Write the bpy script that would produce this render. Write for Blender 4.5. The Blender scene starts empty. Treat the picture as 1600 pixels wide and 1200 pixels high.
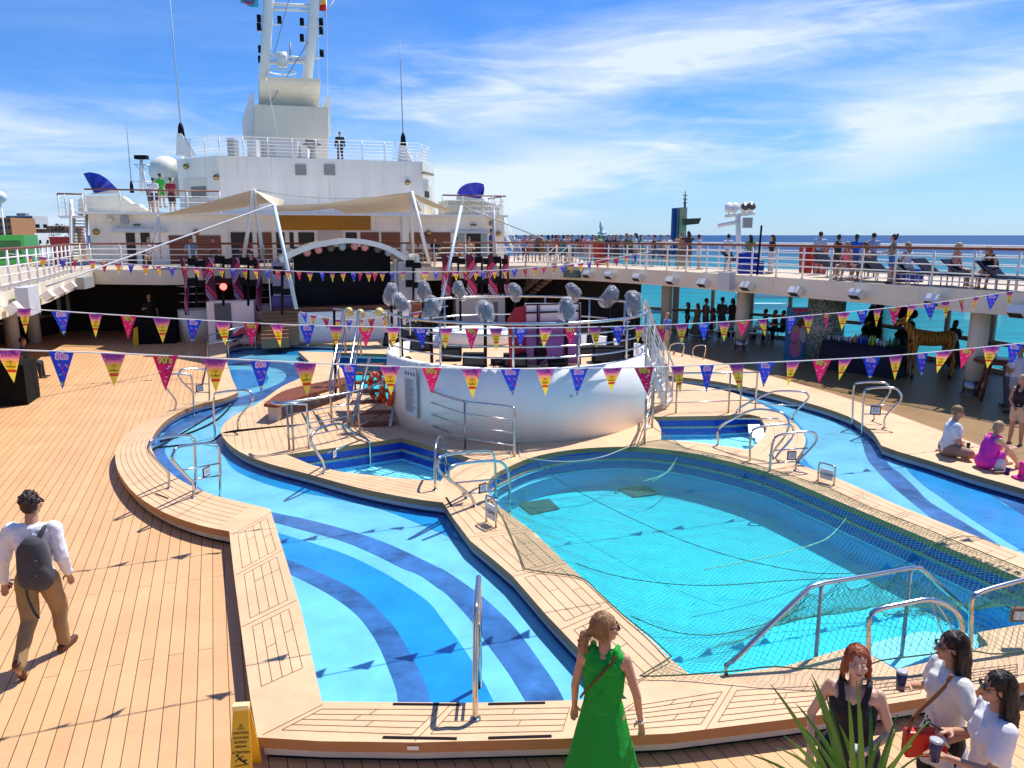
import bpy, bmesh, math, random
import numpy as np
from mathutils import Vector, Matrix, noise
from math import sin, cos, pi, radians, atan2, tan, sqrt
SC = bpy.context.scene
COL = SC.collection
random.seed(7)
# ------------------------------------------------------------ camera
H = 4.5; PITCH = radians(11.0); F = 1200.0
cd = bpy.data.cameras.new('camera'); cam = bpy.data.objects.new('camera', cd); COL.objects.link(cam)
cam.location = (0, 0, H); cam.rotation_euler = (pi/2 - PITCH, 0, 0)
cd.sensor_width = 36; cd.lens = 36*F/1600; cd.clip_start = 0.05; cd.clip_end = 90000
SC.camera = cam
# ------------------------------------------------------------ light
SUN_AZ = (0.70, 0.714); SUN_EL = radians(61)
sl = bpy.data.lights.new('sun', 'SUN'); sl.energy = 4.6; sl.angle = radians(0.5); sl.color = (1.0, 0.96, 0.89)
so = bpy.data.objects.new('sun', sl); COL.objects.link(so)
sd = Vector((SUN_AZ[0]*cos(SUN_EL), SUN_AZ[1]*cos(SUN_EL), sin(SUN_EL)))
so.rotation_euler = sd.to_track_quat('Z', 'Y').to_euler(); so.location = (10, 10, 40)
W = bpy.data.worlds.new('World'); SC.world = W; W.use_nodes = True
SC.view_settings.view_transform = 'Standard'; SC.view_settings.look = 'None'; SC.view_settings.gamma = 1
SC.view_settings.exposure = 0.43
SC.cycles.max_bounces = 8; SC.cycles.transparent_max_bounces = 24
SC.cycles.use_denoising = True
def world():
    nt = W.node_tree; nt.nodes.clear(); N = nt.nodes.new; L = nt.links.new
    out = N('ShaderNodeOutputWorld'); bg = N('ShaderNodeBackground'); sky = N('ShaderNodeTexSky')
    sky.sky_type = 'NISHITA'; sky.sun_disc = False; sky.sun_elevation = SUN_EL
    sky.sun_rotation = atan2(SUN_AZ[0], SUN_AZ[1]); sky.altitude = 20; sky.air_density = 1.0; sky.dust_density = 0.35; sky.ozone_density = 2.2
    tc = N('ShaderNodeTexCoord'); sep = N('ShaderNodeSeparateXYZ'); L(tc.outputs['Generated'], sep.inputs[0])
    # thin cirrus in two slanting bands over the sea, drawn out along their length
    def layer(rot, scl, nscale, detail, lo, hi, dist, loc=(0, 0, 0)):
        mp = N('ShaderNodeMapping'); mp.inputs['Rotation'].default_value = (0, radians(rot), 0); mp.inputs['Scale'].default_value = scl; mp.inputs['Location'].default_value = loc
        L(tc.outputs['Generated'], mp.inputs[0])
        n = N('ShaderNodeTexNoise'); n.inputs['Scale'].default_value = nscale; n.inputs['Detail'].default_value = detail; n.inputs['Roughness'].default_value = 0.58; n.inputs['Distortion'].default_value = dist
        L(mp.outputs[0], n.inputs['Vector'])
        r = N('ShaderNodeMapRange'); r.inputs[1].default_value = lo; r.inputs[2].default_value = hi; r.interpolation_type = 'SMOOTHSTEP'; L(n.outputs[0], r.inputs[0]); return r
    def math_(op, a, b=None):
        m = N('ShaderNodeMath'); m.operation = op
        for i, v in enumerate((a, b)):
            if v is None: continue
            if isinstance(v, (int, float)): m.inputs[i].default_value = v
            else: L(v, m.inputs[i])
        return m.outputs[0]
    wob = N('ShaderNodeTexNoise'); wob.inputs['Scale'].default_value = 2.5; wob.inputs['Detail'].default_value = 3; L(tc.outputs['Generated'], wob.inputs['Vector'])
    zp = math_('ADD', math_('SUBTRACT', sep.outputs['Z'], math_('MULTIPLY', sep.outputs['X'], 0.16)), math_('MULTIPLY', math_('SUBTRACT', wob.outputs[0], 0.5), 0.10))
    def band(c, w, amp):
        r = N('ShaderNodeMapRange'); r.interpolation_type = 'SMOOTHSTEP'; L(math_('ABSOLUTE', math_('SUBTRACT', zp, c)), r.inputs[0]); r.inputs[1].default_value = 0; r.inputs[2].default_value = w; r.inputs[3].default_value = amp; r.inputs[4].default_value = 0; return r.outputs[0]
    bands = math_('ADD', math_('ADD', band(0.175, 0.085, 1.0), band(0.062, 0.075, 1.15)), 0.10)
    a = layer(12, (1.2, 1.2, 5.0), 2.0, 10, 0.36, 0.66, 0.5, (3.1, 0.4, 0)); b = layer(20, (1.6, 1.6, 11.0), 3.2, 12, 0.40, 0.76, 0.8, (1.0, 7, 0))
    tot = math_('MULTIPLY', bands, math_('ADD', math_('MULTIPLY', a.outputs[0], 0.72), math_('MULTIPLY', b.outputs[0], 0.55)))
    # pale veil low over the horizon
    v = N('ShaderNodeMapRange'); L(sep.outputs['Z'], v.inputs[0]); v.inputs[1].default_value = 0.0; v.inputs[2].default_value = 0.16; v.inputs[3].default_value = 0.42; v.inputs[4].default_value = 0.0
    ad2 = N('ShaderNodeMath'); ad2.operation = 'ADD'; ad2.use_clamp = True; L(tot, ad2.inputs[0]); L(v.outputs[0], ad2.inputs[1])
    sc_ = N('ShaderNodeMath'); sc_.operation = 'MULTIPLY'; L(ad2.outputs[0], sc_.inputs[0]); sc_.inputs[1].default_value = 0.85
    mix = N('ShaderNodeMix'); mix.data_type = 'RGBA'; L(sc_.outputs[0], mix.inputs[0])
    tint = N('ShaderNodeMix'); tint.data_type = 'RGBA'; tint.blend_type = 'MULTIPLY'; tint.inputs[0].default_value = 1.0; L(sky.outputs[0], tint.inputs[6]); tint.inputs[7].default_value = (0.30, 0.64, 1.15, 1)
    L(tint.outputs[2], mix.inputs[6]); mix.inputs[7].default_value = (6.6, 7.3, 8.4, 1)
    L(mix.outputs[2], bg.inputs[0]); bg.inputs[1].default_value = 0.10; L(bg.outputs[0], out.inputs[0])
world()
# ------------------------------------------------------------ places
CP, SP = cos(PITCH), sin(PITCH)
def ray(px, py):
    u = (px-800)/F; v = (py-600)/F
    return Vector((u, CP - v*SP, -(SP + v*CP)))
ZP = 0.25      # top of the raised pool deck
ZU = H-1.45    # upper deck
def G(px, py, z=ZP):
    r = ray(px, py); t = (z-H)/r.z; return Vector((0, 0, H)) + r*t
def D(px, py, Y):
    r = ray(px, py); return Vector((0, 0, H)) + r*(Y/r.y)
class Pl:      # a vertical plane in the world
    def __init__(s, p, q=None, ang=None):
        s.p = Vector((p[0], p[1], 0))
        s.d = (Vector((q[0], q[1], 0))-s.p).normalized() if q is not None else Vector((cos(radians(ang)), sin(radians(ang)), 0))
        s.n = Vector((s.d.y, -s.d.x, 0))           # towards the viewer
    def q(s, px, py, off=0):
        r = ray(px, py); o = Vector((0, 0, H)); t = (s.p + s.n*off - o).dot(s.n)/r.dot(s.n); return o + r*t
    def at(s, a, z, off=0): return s.p + s.d*a + s.n*off + Vector((0, 0, z))
    def sz(s, px, py, off=0):
        w = s.q(px, py, off); return (w-s.p).dot(s.d), w.z
AX = radians(21)
VU = Vector((cos(AX), sin(AX), 0)); VV = Vector((-sin(AX), cos(AX), 0))
# ------------------------------------------------------------ materials
def mat(name, color, rough=0.6, metal=0.0, spec=0.5, var=0.0, vscale=8, bump=0.0, bscale=60, emit=None, coat=0, trans=0, ior=1.45, alpha=1, streak=0, sss=0):
    m = bpy.data.materials.new(name); m.use_nodes = True; nt = m.node_tree; b = nt.nodes['Principled BSDF']; N = nt.nodes.new; L = nt.links.new
    c = (color[0], color[1], color[2], 1)
    b.inputs['Base Color'].default_value = c; b.inputs['Roughness'].default_value = rough; b.inputs['Metallic'].default_value = metal
    b.inputs['Specular IOR Level'].default_value = spec; b.inputs['Coat Weight'].default_value = coat; b.inputs['Coat Roughness'].default_value = 0.08
    b.inputs['Transmission Weight'].default_value = trans; b.inputs['IOR'].default_value = ior; b.inputs['Alpha'].default_value = alpha
    if sss: b.inputs['Subsurface Weight'].default_value = sss; b.inputs['Subsurface Radius'].default_value = (0.01, 0.004, 0.002)
    if emit: b.inputs['Emission Color'].default_value = (*emit[:3], 1); b.inputs['Emission Strength'].default_value = emit[3]
    if var or bump or streak:
        tc = N('ShaderNodeTexCoord')
        if var:
            n = N('ShaderNodeTexNoise'); n.inputs['Scale'].default_value = vscale; n.inputs['Detail'].default_value = 7; n.inputs['Roughness'].default_value = 0.65
            mp = N('ShaderNodeMapping'); L(tc.outputs['Object'], mp.inputs[0]); L(mp.outputs[0], n.inputs['Vector'])
            if streak: mp.inputs['Scale'].default_value = (1, 1, 0.12)
            r = N('ShaderNodeMapRange'); r.inputs[1].default_value = 0.3; r.inputs[2].default_value = 0.7; r.inputs[3].default_value = 1-var; r.inputs[4].default_value = 1+var*0.5; L(n.outputs[0], r.inputs[0])
            mx = N('ShaderNodeMix'); mx.data_type = 'RGBA'; mx.blend_type = 'MULTIPLY'; mx.inputs[0].default_value = 1; mx.inputs[6].default_value = c; L(r.outputs[0], mx.inputs[7]); L(mx.outputs[2], b.inputs['Base Color'])
            rr = N('ShaderNodeMapRange'); rr.inputs[3].default_value = max(0.02, rough*0.8); rr.inputs[4].default_value = min(1, rough*1.25); L(n.outputs[0], rr.inputs[0]); L(rr.outputs[0], b.inputs['Roughness'])
        if bump:
            n2 = N('ShaderNodeTexNoise'); n2.inputs['Scale'].default_value = bscale; n2.inputs['Detail'].default_value = 4; L(tc.outputs['Object'], n2.inputs['Vector'])
            bp = N('ShaderNodeBump'); bp.inputs['Strength'].default_value = bump; bp.inputs['Distance'].default_value = 0.02; L(n2.outputs[0], bp.inputs['Height']); L(bp.outputs[0], b.inputs['Normal'])
    return m
def plank_mat(name, col, seam, ang, w=0.165, length=2.6, mortar=0.0045, rough=0.55, var=0.10):
    m = mat(name, col, rough, spec=0.35); nt = m.node_tree; b = nt.nodes['Principled BSDF']; N = nt.nodes.new; L = nt.links.new
    tc = N('ShaderNodeTexCoord'); mp = N('ShaderNodeMapping'); mp.inputs['Rotation'].default_value = (0, 0, -ang); L(tc.outputs['Object'], mp.inputs[0])
    br = N('ShaderNodeTexBrick'); L(mp.outputs[0], br.inputs['Vector']); br.inputs['Scale'].default_value = 1; br.inputs['Brick Width'].default_value = length; br.inputs['Row Height'].default_value = w
    br.inputs['Mortar Size'].default_value = mortar; br.inputs['Mortar Smooth'].default_value = 0.1; br.inputs['Bias'].default_value = 0; br.offset = 0.37; br.offset_frequency = 2
    c = Vector(col); br.inputs['Color1'].default_value = (*(c*(1-var)), 1); br.inputs['Color2'].default_value = (*(c*(1+var*0.6)), 1); br.inputs['Mortar'].default_value = (*seam, 1)
    n = N('ShaderNodeTexNoise'); n.inputs['Scale'].default_value = 0.9; n.inputs['Detail'].default_value = 8; n.inputs['Roughness'].default_value = 0.7; L(tc.outputs['Object'], n.inputs['Vector'])
    mp2 = N('ShaderNodeMapping'); mp2.inputs['Rotation'].default_value = (0, 0, -ang); mp2.inputs['Scale'].default_value = (3, 60, 1); L(tc.outputs['Object'], mp2.inputs[0])
    n2 = N('ShaderNodeTexNoise'); n2.inputs['Scale'].default_value = 1; n2.inputs['Detail'].default_value = 5; L(mp2.outputs[0], n2.inputs['Vector'])
    ad = N('ShaderNodeMath'); ad.operation = 'ADD'; L(n.outputs[0], ad.inputs[0]); 
    hm = N('ShaderNodeMath'); hm.operation = 'MULTIPLY'; hm.inputs[1].default_value = 0.5; L(n2.outputs[0], hm.inputs[0]); L(hm.outputs[0], ad.inputs[1])
    r = N('ShaderNodeMapRange'); r.inputs[1].default_value = 0.5; r.inputs[2].default_value = 1.0; r.inputs[3].default_value = 0.84; r.inputs[4].default_value = 1.10; L(ad.outputs[0], r.inputs[0])
    mx = N('ShaderNodeMix'); mx.data_type = 'RGBA'; mx.blend_type = 'MULTIPLY'; mx.inputs[0].default_value = 1; L(br.outputs['Color'], mx.inputs[6]); L(r.outputs[0], mx.inputs[7]); L(mx.outputs[2], b.inputs['Base Color'])
    bp = N('ShaderNodeBump'); bp.inputs['Strength'].default_value = 0.25; bp.inputs['Distance'].default_value = 0.004; L(n2.outputs[0], bp.inputs['Height']); L(bp.outputs[0], b.inputs['Normal'])
    return m
M = {}
M['deck'] = plank_mat('deck_planks', (0.65, 0.37, 0.18), (0.09, 0.05, 0.03), AX+pi/2, w=0.15, length=5.2, var=0.07)
M['coping'] = mat('coping_wood', (0.70, 0.44, 0.25), 0.6, var=0.16, vscale=2.2)
M['seam'] = mat('seam', (0.17, 0.09, 0.05), 0.8)
M['fascia'] = mat('wood_fascia', (0.36, 0.17, 0.07), 0.5, var=0.15, vscale=3)
M['base_white'] = mat('kerb_white', (0.55, 0.52, 0.48), 0.6, var=0.12)
M['white'] = mat('ship_white', (0.90, 0.84, 0.73), 0.38, var=0.13, vscale=0.7, streak=1)
M['white2'] = mat('white_paint', (0.86, 0.84, 0.80), 0.35, var=0.05, vscale=2)
M['cream'] = mat('cream_paint', (0.80, 0.73, 0.58), 0.42, var=0.08, vscale=1.0, streak=1)
M['grey'] = mat('grey_paint', (0.33, 0.34, 0.35), 0.5, var=0.08)
M['lgrey'] = mat('light_grey_paint', (0.55, 0.57, 0.60), 0.5, var=0.08)
M['black'] = mat('matte_black', (0.008, 0.008, 0.009), 0.85, spec=0.2)
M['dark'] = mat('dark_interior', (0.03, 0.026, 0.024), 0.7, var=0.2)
M['steel'] = mat('stainless_steel', (0.62, 0.60, 0.58), 0.2, metal=1.0)
M['steel_dk'] = mat('worn_steel', (0.42, 0.41, 0.40), 0.32, metal=1.0, var=0.1)
M['teak'] = mat('teak_rail', (0.20, 0.06, 0.03), 0.4, var=0.15, vscale=5)
M['glass'] = None
M['brass'] = mat('brass', (0.45, 0.30, 0.12), 0.35, metal=1.0)
M['canvas'] = mat('canvas', (0.66, 0.57, 0.45), 0.8, var=0.04)
nt_ = M['canvas'].node_tree; tl_ = nt_.nodes.new('ShaderNodeBsdfTranslucent'); tl_.inputs[0].default_value = (0.75,0.66,0.50,1); mx_ = nt_.nodes.new('ShaderNodeMixShader'); mx_.inputs[0].default_value = 0.07; nt_.links.new(nt_.nodes['Principled BSDF'].outputs[0], mx_.inputs[1]); nt_.links.new(tl_.outputs[0], mx_.inputs[2]); nt_.links.new(mx_.outputs[0], nt_.nodes['Material Output'].inputs[0])
M['red'] = mat('red_paint', (0.45, 0.03, 0.03), 0.45, var=0.1)
M['buoy'] = mat('buoy_orange', (0.75, 0.09, 0.02), 0.45)
M['brown'] = mat('dark_wood', (0.20, 0.055, 0.022), 0.4, var=0.15, vscale=4)
M['blue'] = mat('blue_fabric', (0.004, 0.02, 0.45), 0.6)
M['navy'] = mat('navy_mesh', (0.008, 0.010, 0.028), 0.9, spec=0.1)
M['maroon'] = mat('banner_maroon', (0.10, 0.008, 0.035), 0.6)
M['pink'] = mat('banner_pink', (0.62, 0.05, 0.16), 0.55)
M['lilac'] = mat('banner_lilac', (0.62, 0.50, 0.72), 0.55)
M['yellow'] = mat('caution_yellow', (0.78, 0.46, 0.02), 0.4)
M['ink'] = mat('black_print', (0.01, 0.01, 0.01), 0.5)
M['paper'] = mat('white_panel', (0.75, 0.76, 0.78), 0.5)
M['leaf'] = mat('leaf_green', (0.05, 0.13, 0.025), 0.45, var=0.35, vscale=12)
M['plastic'] = mat('clear_bag', (0.80, 0.84, 0.90), 0.14, spec=0.9, bump=1.0, bscale=24, alpha=0.24)
M['rope'] = mat('rope', (0.62, 0.60, 0.52), 0.8)
M['rope_g'] = mat('rope_green', (0.10, 0.42, 0.20), 0.8)
M['net'] = mat('net_cord', (0.05, 0.20, 0.12), 0.8)
def weather(m, rust=0.5):
    nt = m.node_tree; N = nt.nodes.new; L = nt.links.new; b = nt.nodes['Principled BSDF']; src = b.inputs['Base Color'].links[0].from_socket
    tc = N('ShaderNodeTexCoord'); sp = N('ShaderNodeSeparateXYZ'); L(tc.outputs['Object'], sp.inputs[0]); cb = N('ShaderNodeCombineXYZ'); L(sp.outputs['X'], cb.inputs[0]); L(sp.outputs['Z'], cb.inputs[1])
    br = N('ShaderNodeTexBrick'); br.inputs['Scale'].default_value = 1; br.inputs['Brick Width'].default_value = 2.6; br.inputs['Row Height'].default_value = 1.27; br.inputs['Mortar Size'].default_value = 0.012; br.inputs['Mortar Smooth'].default_value = 0.6; L(cb.outputs[0], br.inputs['Vector'])
    br.inputs['Color1'].default_value = (1,1,1,1); br.inputs['Color2'].default_value = (0.97,0.97,0.96,1); br.inputs['Mortar'].default_value = (0.86,0.84,0.80,1)
    m1 = N('ShaderNodeMix'); m1.data_type = 'RGBA'; m1.blend_type = 'MULTIPLY'; m1.inputs[0].default_value = 1; L(src, m1.inputs[6]); L(br.outputs['Color'], m1.inputs[7])
    mp = N('ShaderNodeMapping'); mp.inputs['Scale'].default_value = (5, 5, 0.35); L(tc.outputs['Object'], mp.inputs[0]); n = N('ShaderNodeTexNoise'); n.inputs['Scale'].default_value = 1; n.inputs['Detail'].default_value = 6; L(mp.outputs[0], n.inputs['Vector'])
    r = N('ShaderNodeMapRange'); r.inputs[1].default_value = 0.60; r.inputs[2].default_value = 0.80; r.inputs[4].default_value = rust; L(n.outputs[0], r.inputs[0])
    m2 = N('ShaderNodeMix'); m2.data_type = 'RGBA'; L(r.outputs[0], m2.inputs[0]); L(m1.outputs[2], m2.inputs[6]); m2.inputs[7].default_value = (0.50,0.33,0.18,1); L(m2.outputs[2], b.inputs['Base Color'])
weather(M['white']); weather(M['cream'])
def glassmat(name, tint, refl=0.12):
    m = bpy.data.materials.new(name); m.use_nodes = True; nt = m.node_tree; nt.nodes.clear(); N = nt.nodes.new; L = nt.links.new
    o = N('ShaderNodeOutputMaterial'); t = N('ShaderNodeBsdfTransparent'); g = N('ShaderNodeBsdfGlossy'); x = N('ShaderNodeMixShader'); fr = N('ShaderNodeFresnel'); fr.inputs[0].default_value = 1.33
    t.inputs[0].default_value = (*tint, 1); g.inputs['Roughness'].default_value = 0.03
    L(fr.outputs[0], x.inputs[0]); L(t.outputs[0], x.inputs[1]); L(g.outputs[0], x.inputs[2]); L(x.outputs[0], o.inputs[0]); return m, nt, g, fr
M['glass'] = glassmat('window_glass', (0.72, 0.90, 0.92))[0]
M['sheet'] = glassmat('clear_plastic', (0.85, 0.85, 0.88))[0]
def watermat():
    m, nt, g, fr = glassmat('pool_water', (0.88, 0.99, 1.0)); N = nt.nodes.new; L = nt.links.new
    tc = N('ShaderNodeTexCoord'); n = N('ShaderNodeTexNoise'); n.inputs['Scale'].default_value = 5.0; n.inputs['Detail'].default_value = 3; n.inputs['Distortion'].default_value = 0.6; L(tc.outputs['Object'], n.inputs['Vector'])
    bp = N('ShaderNodeBump'); bp.inputs['Strength'].default_value = 0.6; bp.inputs['Distance'].default_value = 0.05; L(n.outputs[0], bp.inputs['Height']); L(bp.outputs[0], g.inputs['Normal']); L(bp.outputs[0], fr.inputs['Normal'])
    return m
M['water'] = watermat()
_cm = {}
def C(r, g, b, rough=0.7, **k):
    key = (round(r, 3), round(g, 3), round(b, 3), rough, tuple(k.items()))
    if key not in _cm: _cm[key] = mat('colour', (r, g, b), rough, **k)
    return _cm[key]
# ------------------------------------------------------------ mesh builder
class MB:
    def __init__(s): s.v = []; s.f = []; s.mi = []; s.cur = 0; s.sm = []
    def add(s, vs, fs, smooth=False):
        o = len(s.v); s.v.extend([tuple(v) for v in vs])
        for f in fs: s.f.append([i+o for i in f]); s.mi.append(s.cur); s.sm.append(smooth)
        return s
    def use(s, i): s.cur = i; return s
    def box(s, a, b, R=None, o=None):
        x0, y0, z0 = a; x1, y1, z1 = b
        vs = [Vector(p) for p in ((x0,y0,z0),(x1,y0,z0),(x1,y1,z0),(x0,y1,z0),(x0,y0,z1),(x1,y0,z1),(x1,y1,z1),(x0,y1,z1))]
        if R is not None: vs = [R @ v for v in vs]
        if o is not None: vs = [v+Vector(o) for v in vs]
        return s.add(vs, [(3,2,1,0),(4,5,6,7),(0,1,5,4),(1,2,6,5),(2,3,7,6),(3,0,4,7)])
    def hexa(s, vs): return s.add(vs, [(3,2,1,0),(4,5,6,7),(0,1,5,4),(1,2,6,5),(2,3,7,6),(3,0,4,7)])
    def quad(s, a, b, c, d): return s.add([a,b,c,d], [(0,1,2,3)])
    def tube(s, pts, r, n=8, closed=False, cap=True, r2=None):
        pts = [Vector(p) for p in pts]; m = len(pts); vs = []; fs = []
        for i, p in enumerate(pts):
            if closed: t = (pts[(i+1)%m]-pts[i-1])
            else: t = pts[min(i+1, m-1)]-pts[max(i-1, 0)]
            t = t.normalized() if t.length > 1e-9 else Vector((0,0,1))
            a = Vector((0,0,1)) if abs(t.z) < 0.9 else Vector((1,0,0))
            x = t.cross(a).normalized(); y = x.cross(t).normalized()
            rr = r if r2 is None else r+(r2-r)*i/max(1, m-1)
            if isinstance(r, (list, tuple)): rr = r[i]
            for k in range(n): vs.append(p + x*(rr*cos(2*pi*k/n)) + y*(rr*sin(2*pi*k/n)))
        for i in range(m if closed else m-1):
            j = (i+1) % m
            for k in range(n): fs.append((i*n+k, i*n+(k+1)%n, j*n+(k+1)%n, j*n+k))
        if cap and not closed: fs.append(tuple(range(n-1,-1,-1))); fs.append(tuple((m-1)*n+k for k in range(n)))
        return s.add(vs, fs, True)
    def ball(s, c, r, R=None, nu=12, nv=8):
        if not isinstance(r, (list, tuple)): r = (r, r, r)
        c = Vector(c); vs = [Vector((0,0,-r[2]))]; fs = []
        for i in range(1, nv):
            a = -pi/2+pi*i/nv
            for k in range(nu): vs.append(Vector((r[0]*cos(a)*cos(2*pi*k/nu), r[1]*cos(a)*sin(2*pi*k/nu), r[2]*sin(a))))
        vs.append(Vector((0,0,r[2])))
        if R is not None: vs = [R @ v for v in vs]
        vs = [v+c for v in vs]
        for k in range(nu):
            fs.append((0, 1+(k+1)%nu, 1+k)); fs.append((len(vs)-1, 1+(nv-2)*nu+k, 1+(nv-2)*nu+(k+1)%nu))
            for i in range(nv-2): fs.append((1+i*nu+k, 1+i*nu+(k+1)%nu, 1+(i+1)*nu+(k+1)%nu, 1+(i+1)*nu+k))
        return s.add(vs, fs, True)
    def rc(s, a, b, ra, rb, n=10):
        a = Vector(a); b = Vector(b)
        if (b-a).length > 1e-5: s.tube([a, b], ra, n, r2=rb)
        s.ball(a, ra, nu=n, nv=6); s.ball(b, rb, nu=n, nv=6); return s
    def prism(s, poly, z0, z1):
        n = len(poly); vs = [(p[0], p[1], z0) for p in poly]+[(p[0], p[1], z1) for p in poly]
        ar = sum(poly[i][0]*poly[(i+1)%n][1]-poly[(i+1)%n][0]*poly[i][1] for i in range(n))
        if ar < 0: vs = vs[:n][::-1]+vs[n:][::-1]
        return s.add(vs, [tuple(range(n-1,-1,-1)), tuple(range(n, 2*n))]+[(i, (i+1)%n, n+(i+1)%n, n+i) for i in range(n)])
    def lathe(s, prof, c=(0,0,0), n=24, R=None, sx=1, sy=1):
        vs = []; fs = []; m = len(prof); c = Vector(c)
        for r, z in prof:
            for k in range(n):
                v = Vector((r*cos(2*pi*k/n)*sx, r*sin(2*pi*k/n)*sy, z)); vs.append((R @ v if R is not None else v)+c)
        for i in range(m-1):
            for k in range(n): fs.append((i*n+k, i*n+(k+1)%n, (i+1)*n+(k+1)%n, (i+1)*n+k))
        fs.append(tuple(range(n-1,-1,-1))); fs.append(tuple((m-1)*n+k for k in range(n)))
        return s.add(vs, fs, True)
    def ribbon(s, pts, w, z=None, closed=False):   # flat strip following pts
        pts = [Vector(p) for p in pts]; m = len(pts); vs = []
        for i, p in enumerate(pts):
            t = (pts[(i+1)%m]-pts[i-1]) if closed else pts[min(i+1, m-1)]-pts[max(i-1, 0)]
            nn = Vector((-t.y, t.x, 0)).normalized()*w/2; vs += [p-nn, p+nn]
        fs = [(2*i, 2*((i+1)%m), 2*((i+1)%m)+1, 2*i+1) for i in range(m if closed else m-1)]
        return s.add(vs, fs)
    def mesh(s, name, mats):
        me = bpy.data.meshes.new(name); me.from_pydata(s.v, [], s.f); 
        for m in mats: me.materials.append(m)
        if me.polygons:
            me.polygons.foreach_set('material_index', s.mi); me.polygons.foreach_set('use_smooth', s.sm)
        me.update(); return me
    def build(s, name, m, parent=None, **k):
        mats = m if isinstance(m, (list, tuple)) else [m]
        return link(name, s.mesh(name, mats), parent, **k)
def link(name, me, parent=None, label=None, cat=None, group=None, kind=None, loc=None, local=False):
    o = bpy.data.objects.new(name, me); COL.objects.link(o)
    if parent:
        o.parent = parent
        if not local: o.matrix_parent_inverse = pinv(parent)
    if loc is not None: o.location = loc
    tag(o, label, cat, group, kind); return o
def tag(o, label=None, cat=None, group=None, kind=None):
    if label: o['label'] = label
    if cat: o['category'] = cat
    if group: o['group'] = group
    if kind: o['kind'] = kind
def wmat(o):
    m = Matrix.LocRotScale(o.location, o.rotation_euler, o.scale)
    return wmat(o.parent) @ o.matrix_parent_inverse @ m if o.parent else m
def pinv(o): return wmat(o).inverted()
def thing(name, label, cat, loc=(0,0,0), rz=0, group=None):
    o = bpy.data.objects.new(name, None); COL.objects.link(o); o.location = loc; o.rotation_euler = (0,0,rz); o.empty_display_size = 0.2
    tag(o, label, cat, group); return o
def copy_tree(o, parent=None):
    c = o.copy(); COL.objects.link(c)
    if parent: c.parent = parent
    for ch in list(o.children): copy_tree(ch, c)
    return c
def dup(o, loc, rz=None, label=None, scale=None):
    c = copy_tree(o); c.location = loc
    if rz is not None: c.rotation_euler = (0,0,rz)
    if scale: c.scale = (scale,)*3
    if label: c['label'] = label
    return c
def bake(mb, name, m, parent=None, voxel=0.02, it=6, fac=0.5, **k):
    me = mb.mesh('tmp', []); o = bpy.data.objects.new('tmp', me); COL.objects.link(o)
    r = o.modifiers.new('r', 'REMESH'); r.mode = 'VOXEL'; r.voxel_size = voxel
    if it:
        s_ = o.modifiers.new('s', 'SMOOTH'); s_.iterations = it; s_.factor = fac
    dg = bpy.context.evaluated_depsgraph_get(); nm = bpy.data.meshes.new_from_object(o.evaluated_get(dg)); bpy.data.objects.remove(o); bpy.data.meshes.remove(me)
    nm.materials.clear(); nm.materials.append(m); nm.polygons.foreach_set('use_smooth', [True]*len(nm.polygons)); nm.name = name
    return link(name, nm, parent, **k)
def tfm(mb, R):
    mb.v = [tuple(R @ Vector(v)) for v in mb.v]; return mb
_txt = {}
def text_geo(t, size, bold=0.0):
    k = (t, round(size, 4), bold)
    if k not in _txt:
        cu = bpy.data.curves.new('t', 'FONT'); cu.body = t; cu.size = size; cu.align_x = 'CENTER'; cu.align_y = 'CENTER'; cu.offset = bold; cu.resolution_u = 3
        o = bpy.data.objects.new('t', cu); COL.objects.link(o); dg = bpy.context.evaluated_depsgraph_get()
        me = bpy.data.meshes.new_from_object(o.evaluated_get(dg)); _txt[k] = ([tuple(v.co) for v in me.vertices], [tuple(p.vertices) for p in me.polygons])
        bpy.data.objects.remove(o); bpy.data.meshes.remove(me); bpy.data.curves.remove(cu)
    return _txt[k]
def put_text(mb, t, size, o, x, y, bold=0.0):   # x, y: unit axes in the world
    vs, fs = text_geo(t, size, bold); o = Vector(o); x = Vector(x); y = Vector(y)
    return mb.add([o+x*v[0]+y*v[1] for v in vs], fs)
def smooth_pts(P, n=4, closed=False):   # Catmull-Rom
    out = []; m = len(P); P = [Vector(p) for p in P]
    for i in range(m if closed else m-1):
        g = (lambda j: P[j % m]) if closed else (lambda j: P[max(0, min(m-1, j))])
        a, b, c, d = g(i-1), g(i), g(i+1), g(i+2)
        for k in range(n):
            t = k/n; out.append(0.5*((2*b)+(c-a)*t+(2*a-5*b+4*c-d)*t*t+(3*b-a-3*c+d)*t**3))
    if not closed: out.append(P[-1])
    return out
def fillpoly(name, outer, holes, z, thick, mats, **k):   # flat sheet or slab with holes, top at z
    cu = bpy.data.curves.new('c', 'CURVE'); cu.dimensions = '2D'; cu.fill_mode = 'BOTH'; cu.extrude = thick/2
    for L_ in [outer]+holes:
        sp = cu.splines.new('POLY'); sp.points.add(len(L_)-1); sp.use_cyclic_u = True
        for i, p in enumerate(L_): sp.points[i].co = (p[0], p[1], 0, 1)
    o = bpy.data.objects.new('c', cu); COL.objects.link(o); dg = bpy.context.evaluated_depsgraph_get()
    me = bpy.data.meshes.new_from_object(o.evaluated_get(dg)); bpy.data.objects.remove(o); bpy.data.curves.remove(cu)
    for v in me.vertices: v.co.z += z-thick/2
    me.materials.clear()
    for m in mats: me.materials.append(m)
    for p in me.polygons:
        p.use_smooth = False; up = abs(p.normal.z) > 0.7
        p.material_index = 0 if (up or len(mats) == 1) else 1
    me.name = name
    return link(name, me, **k)
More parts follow.
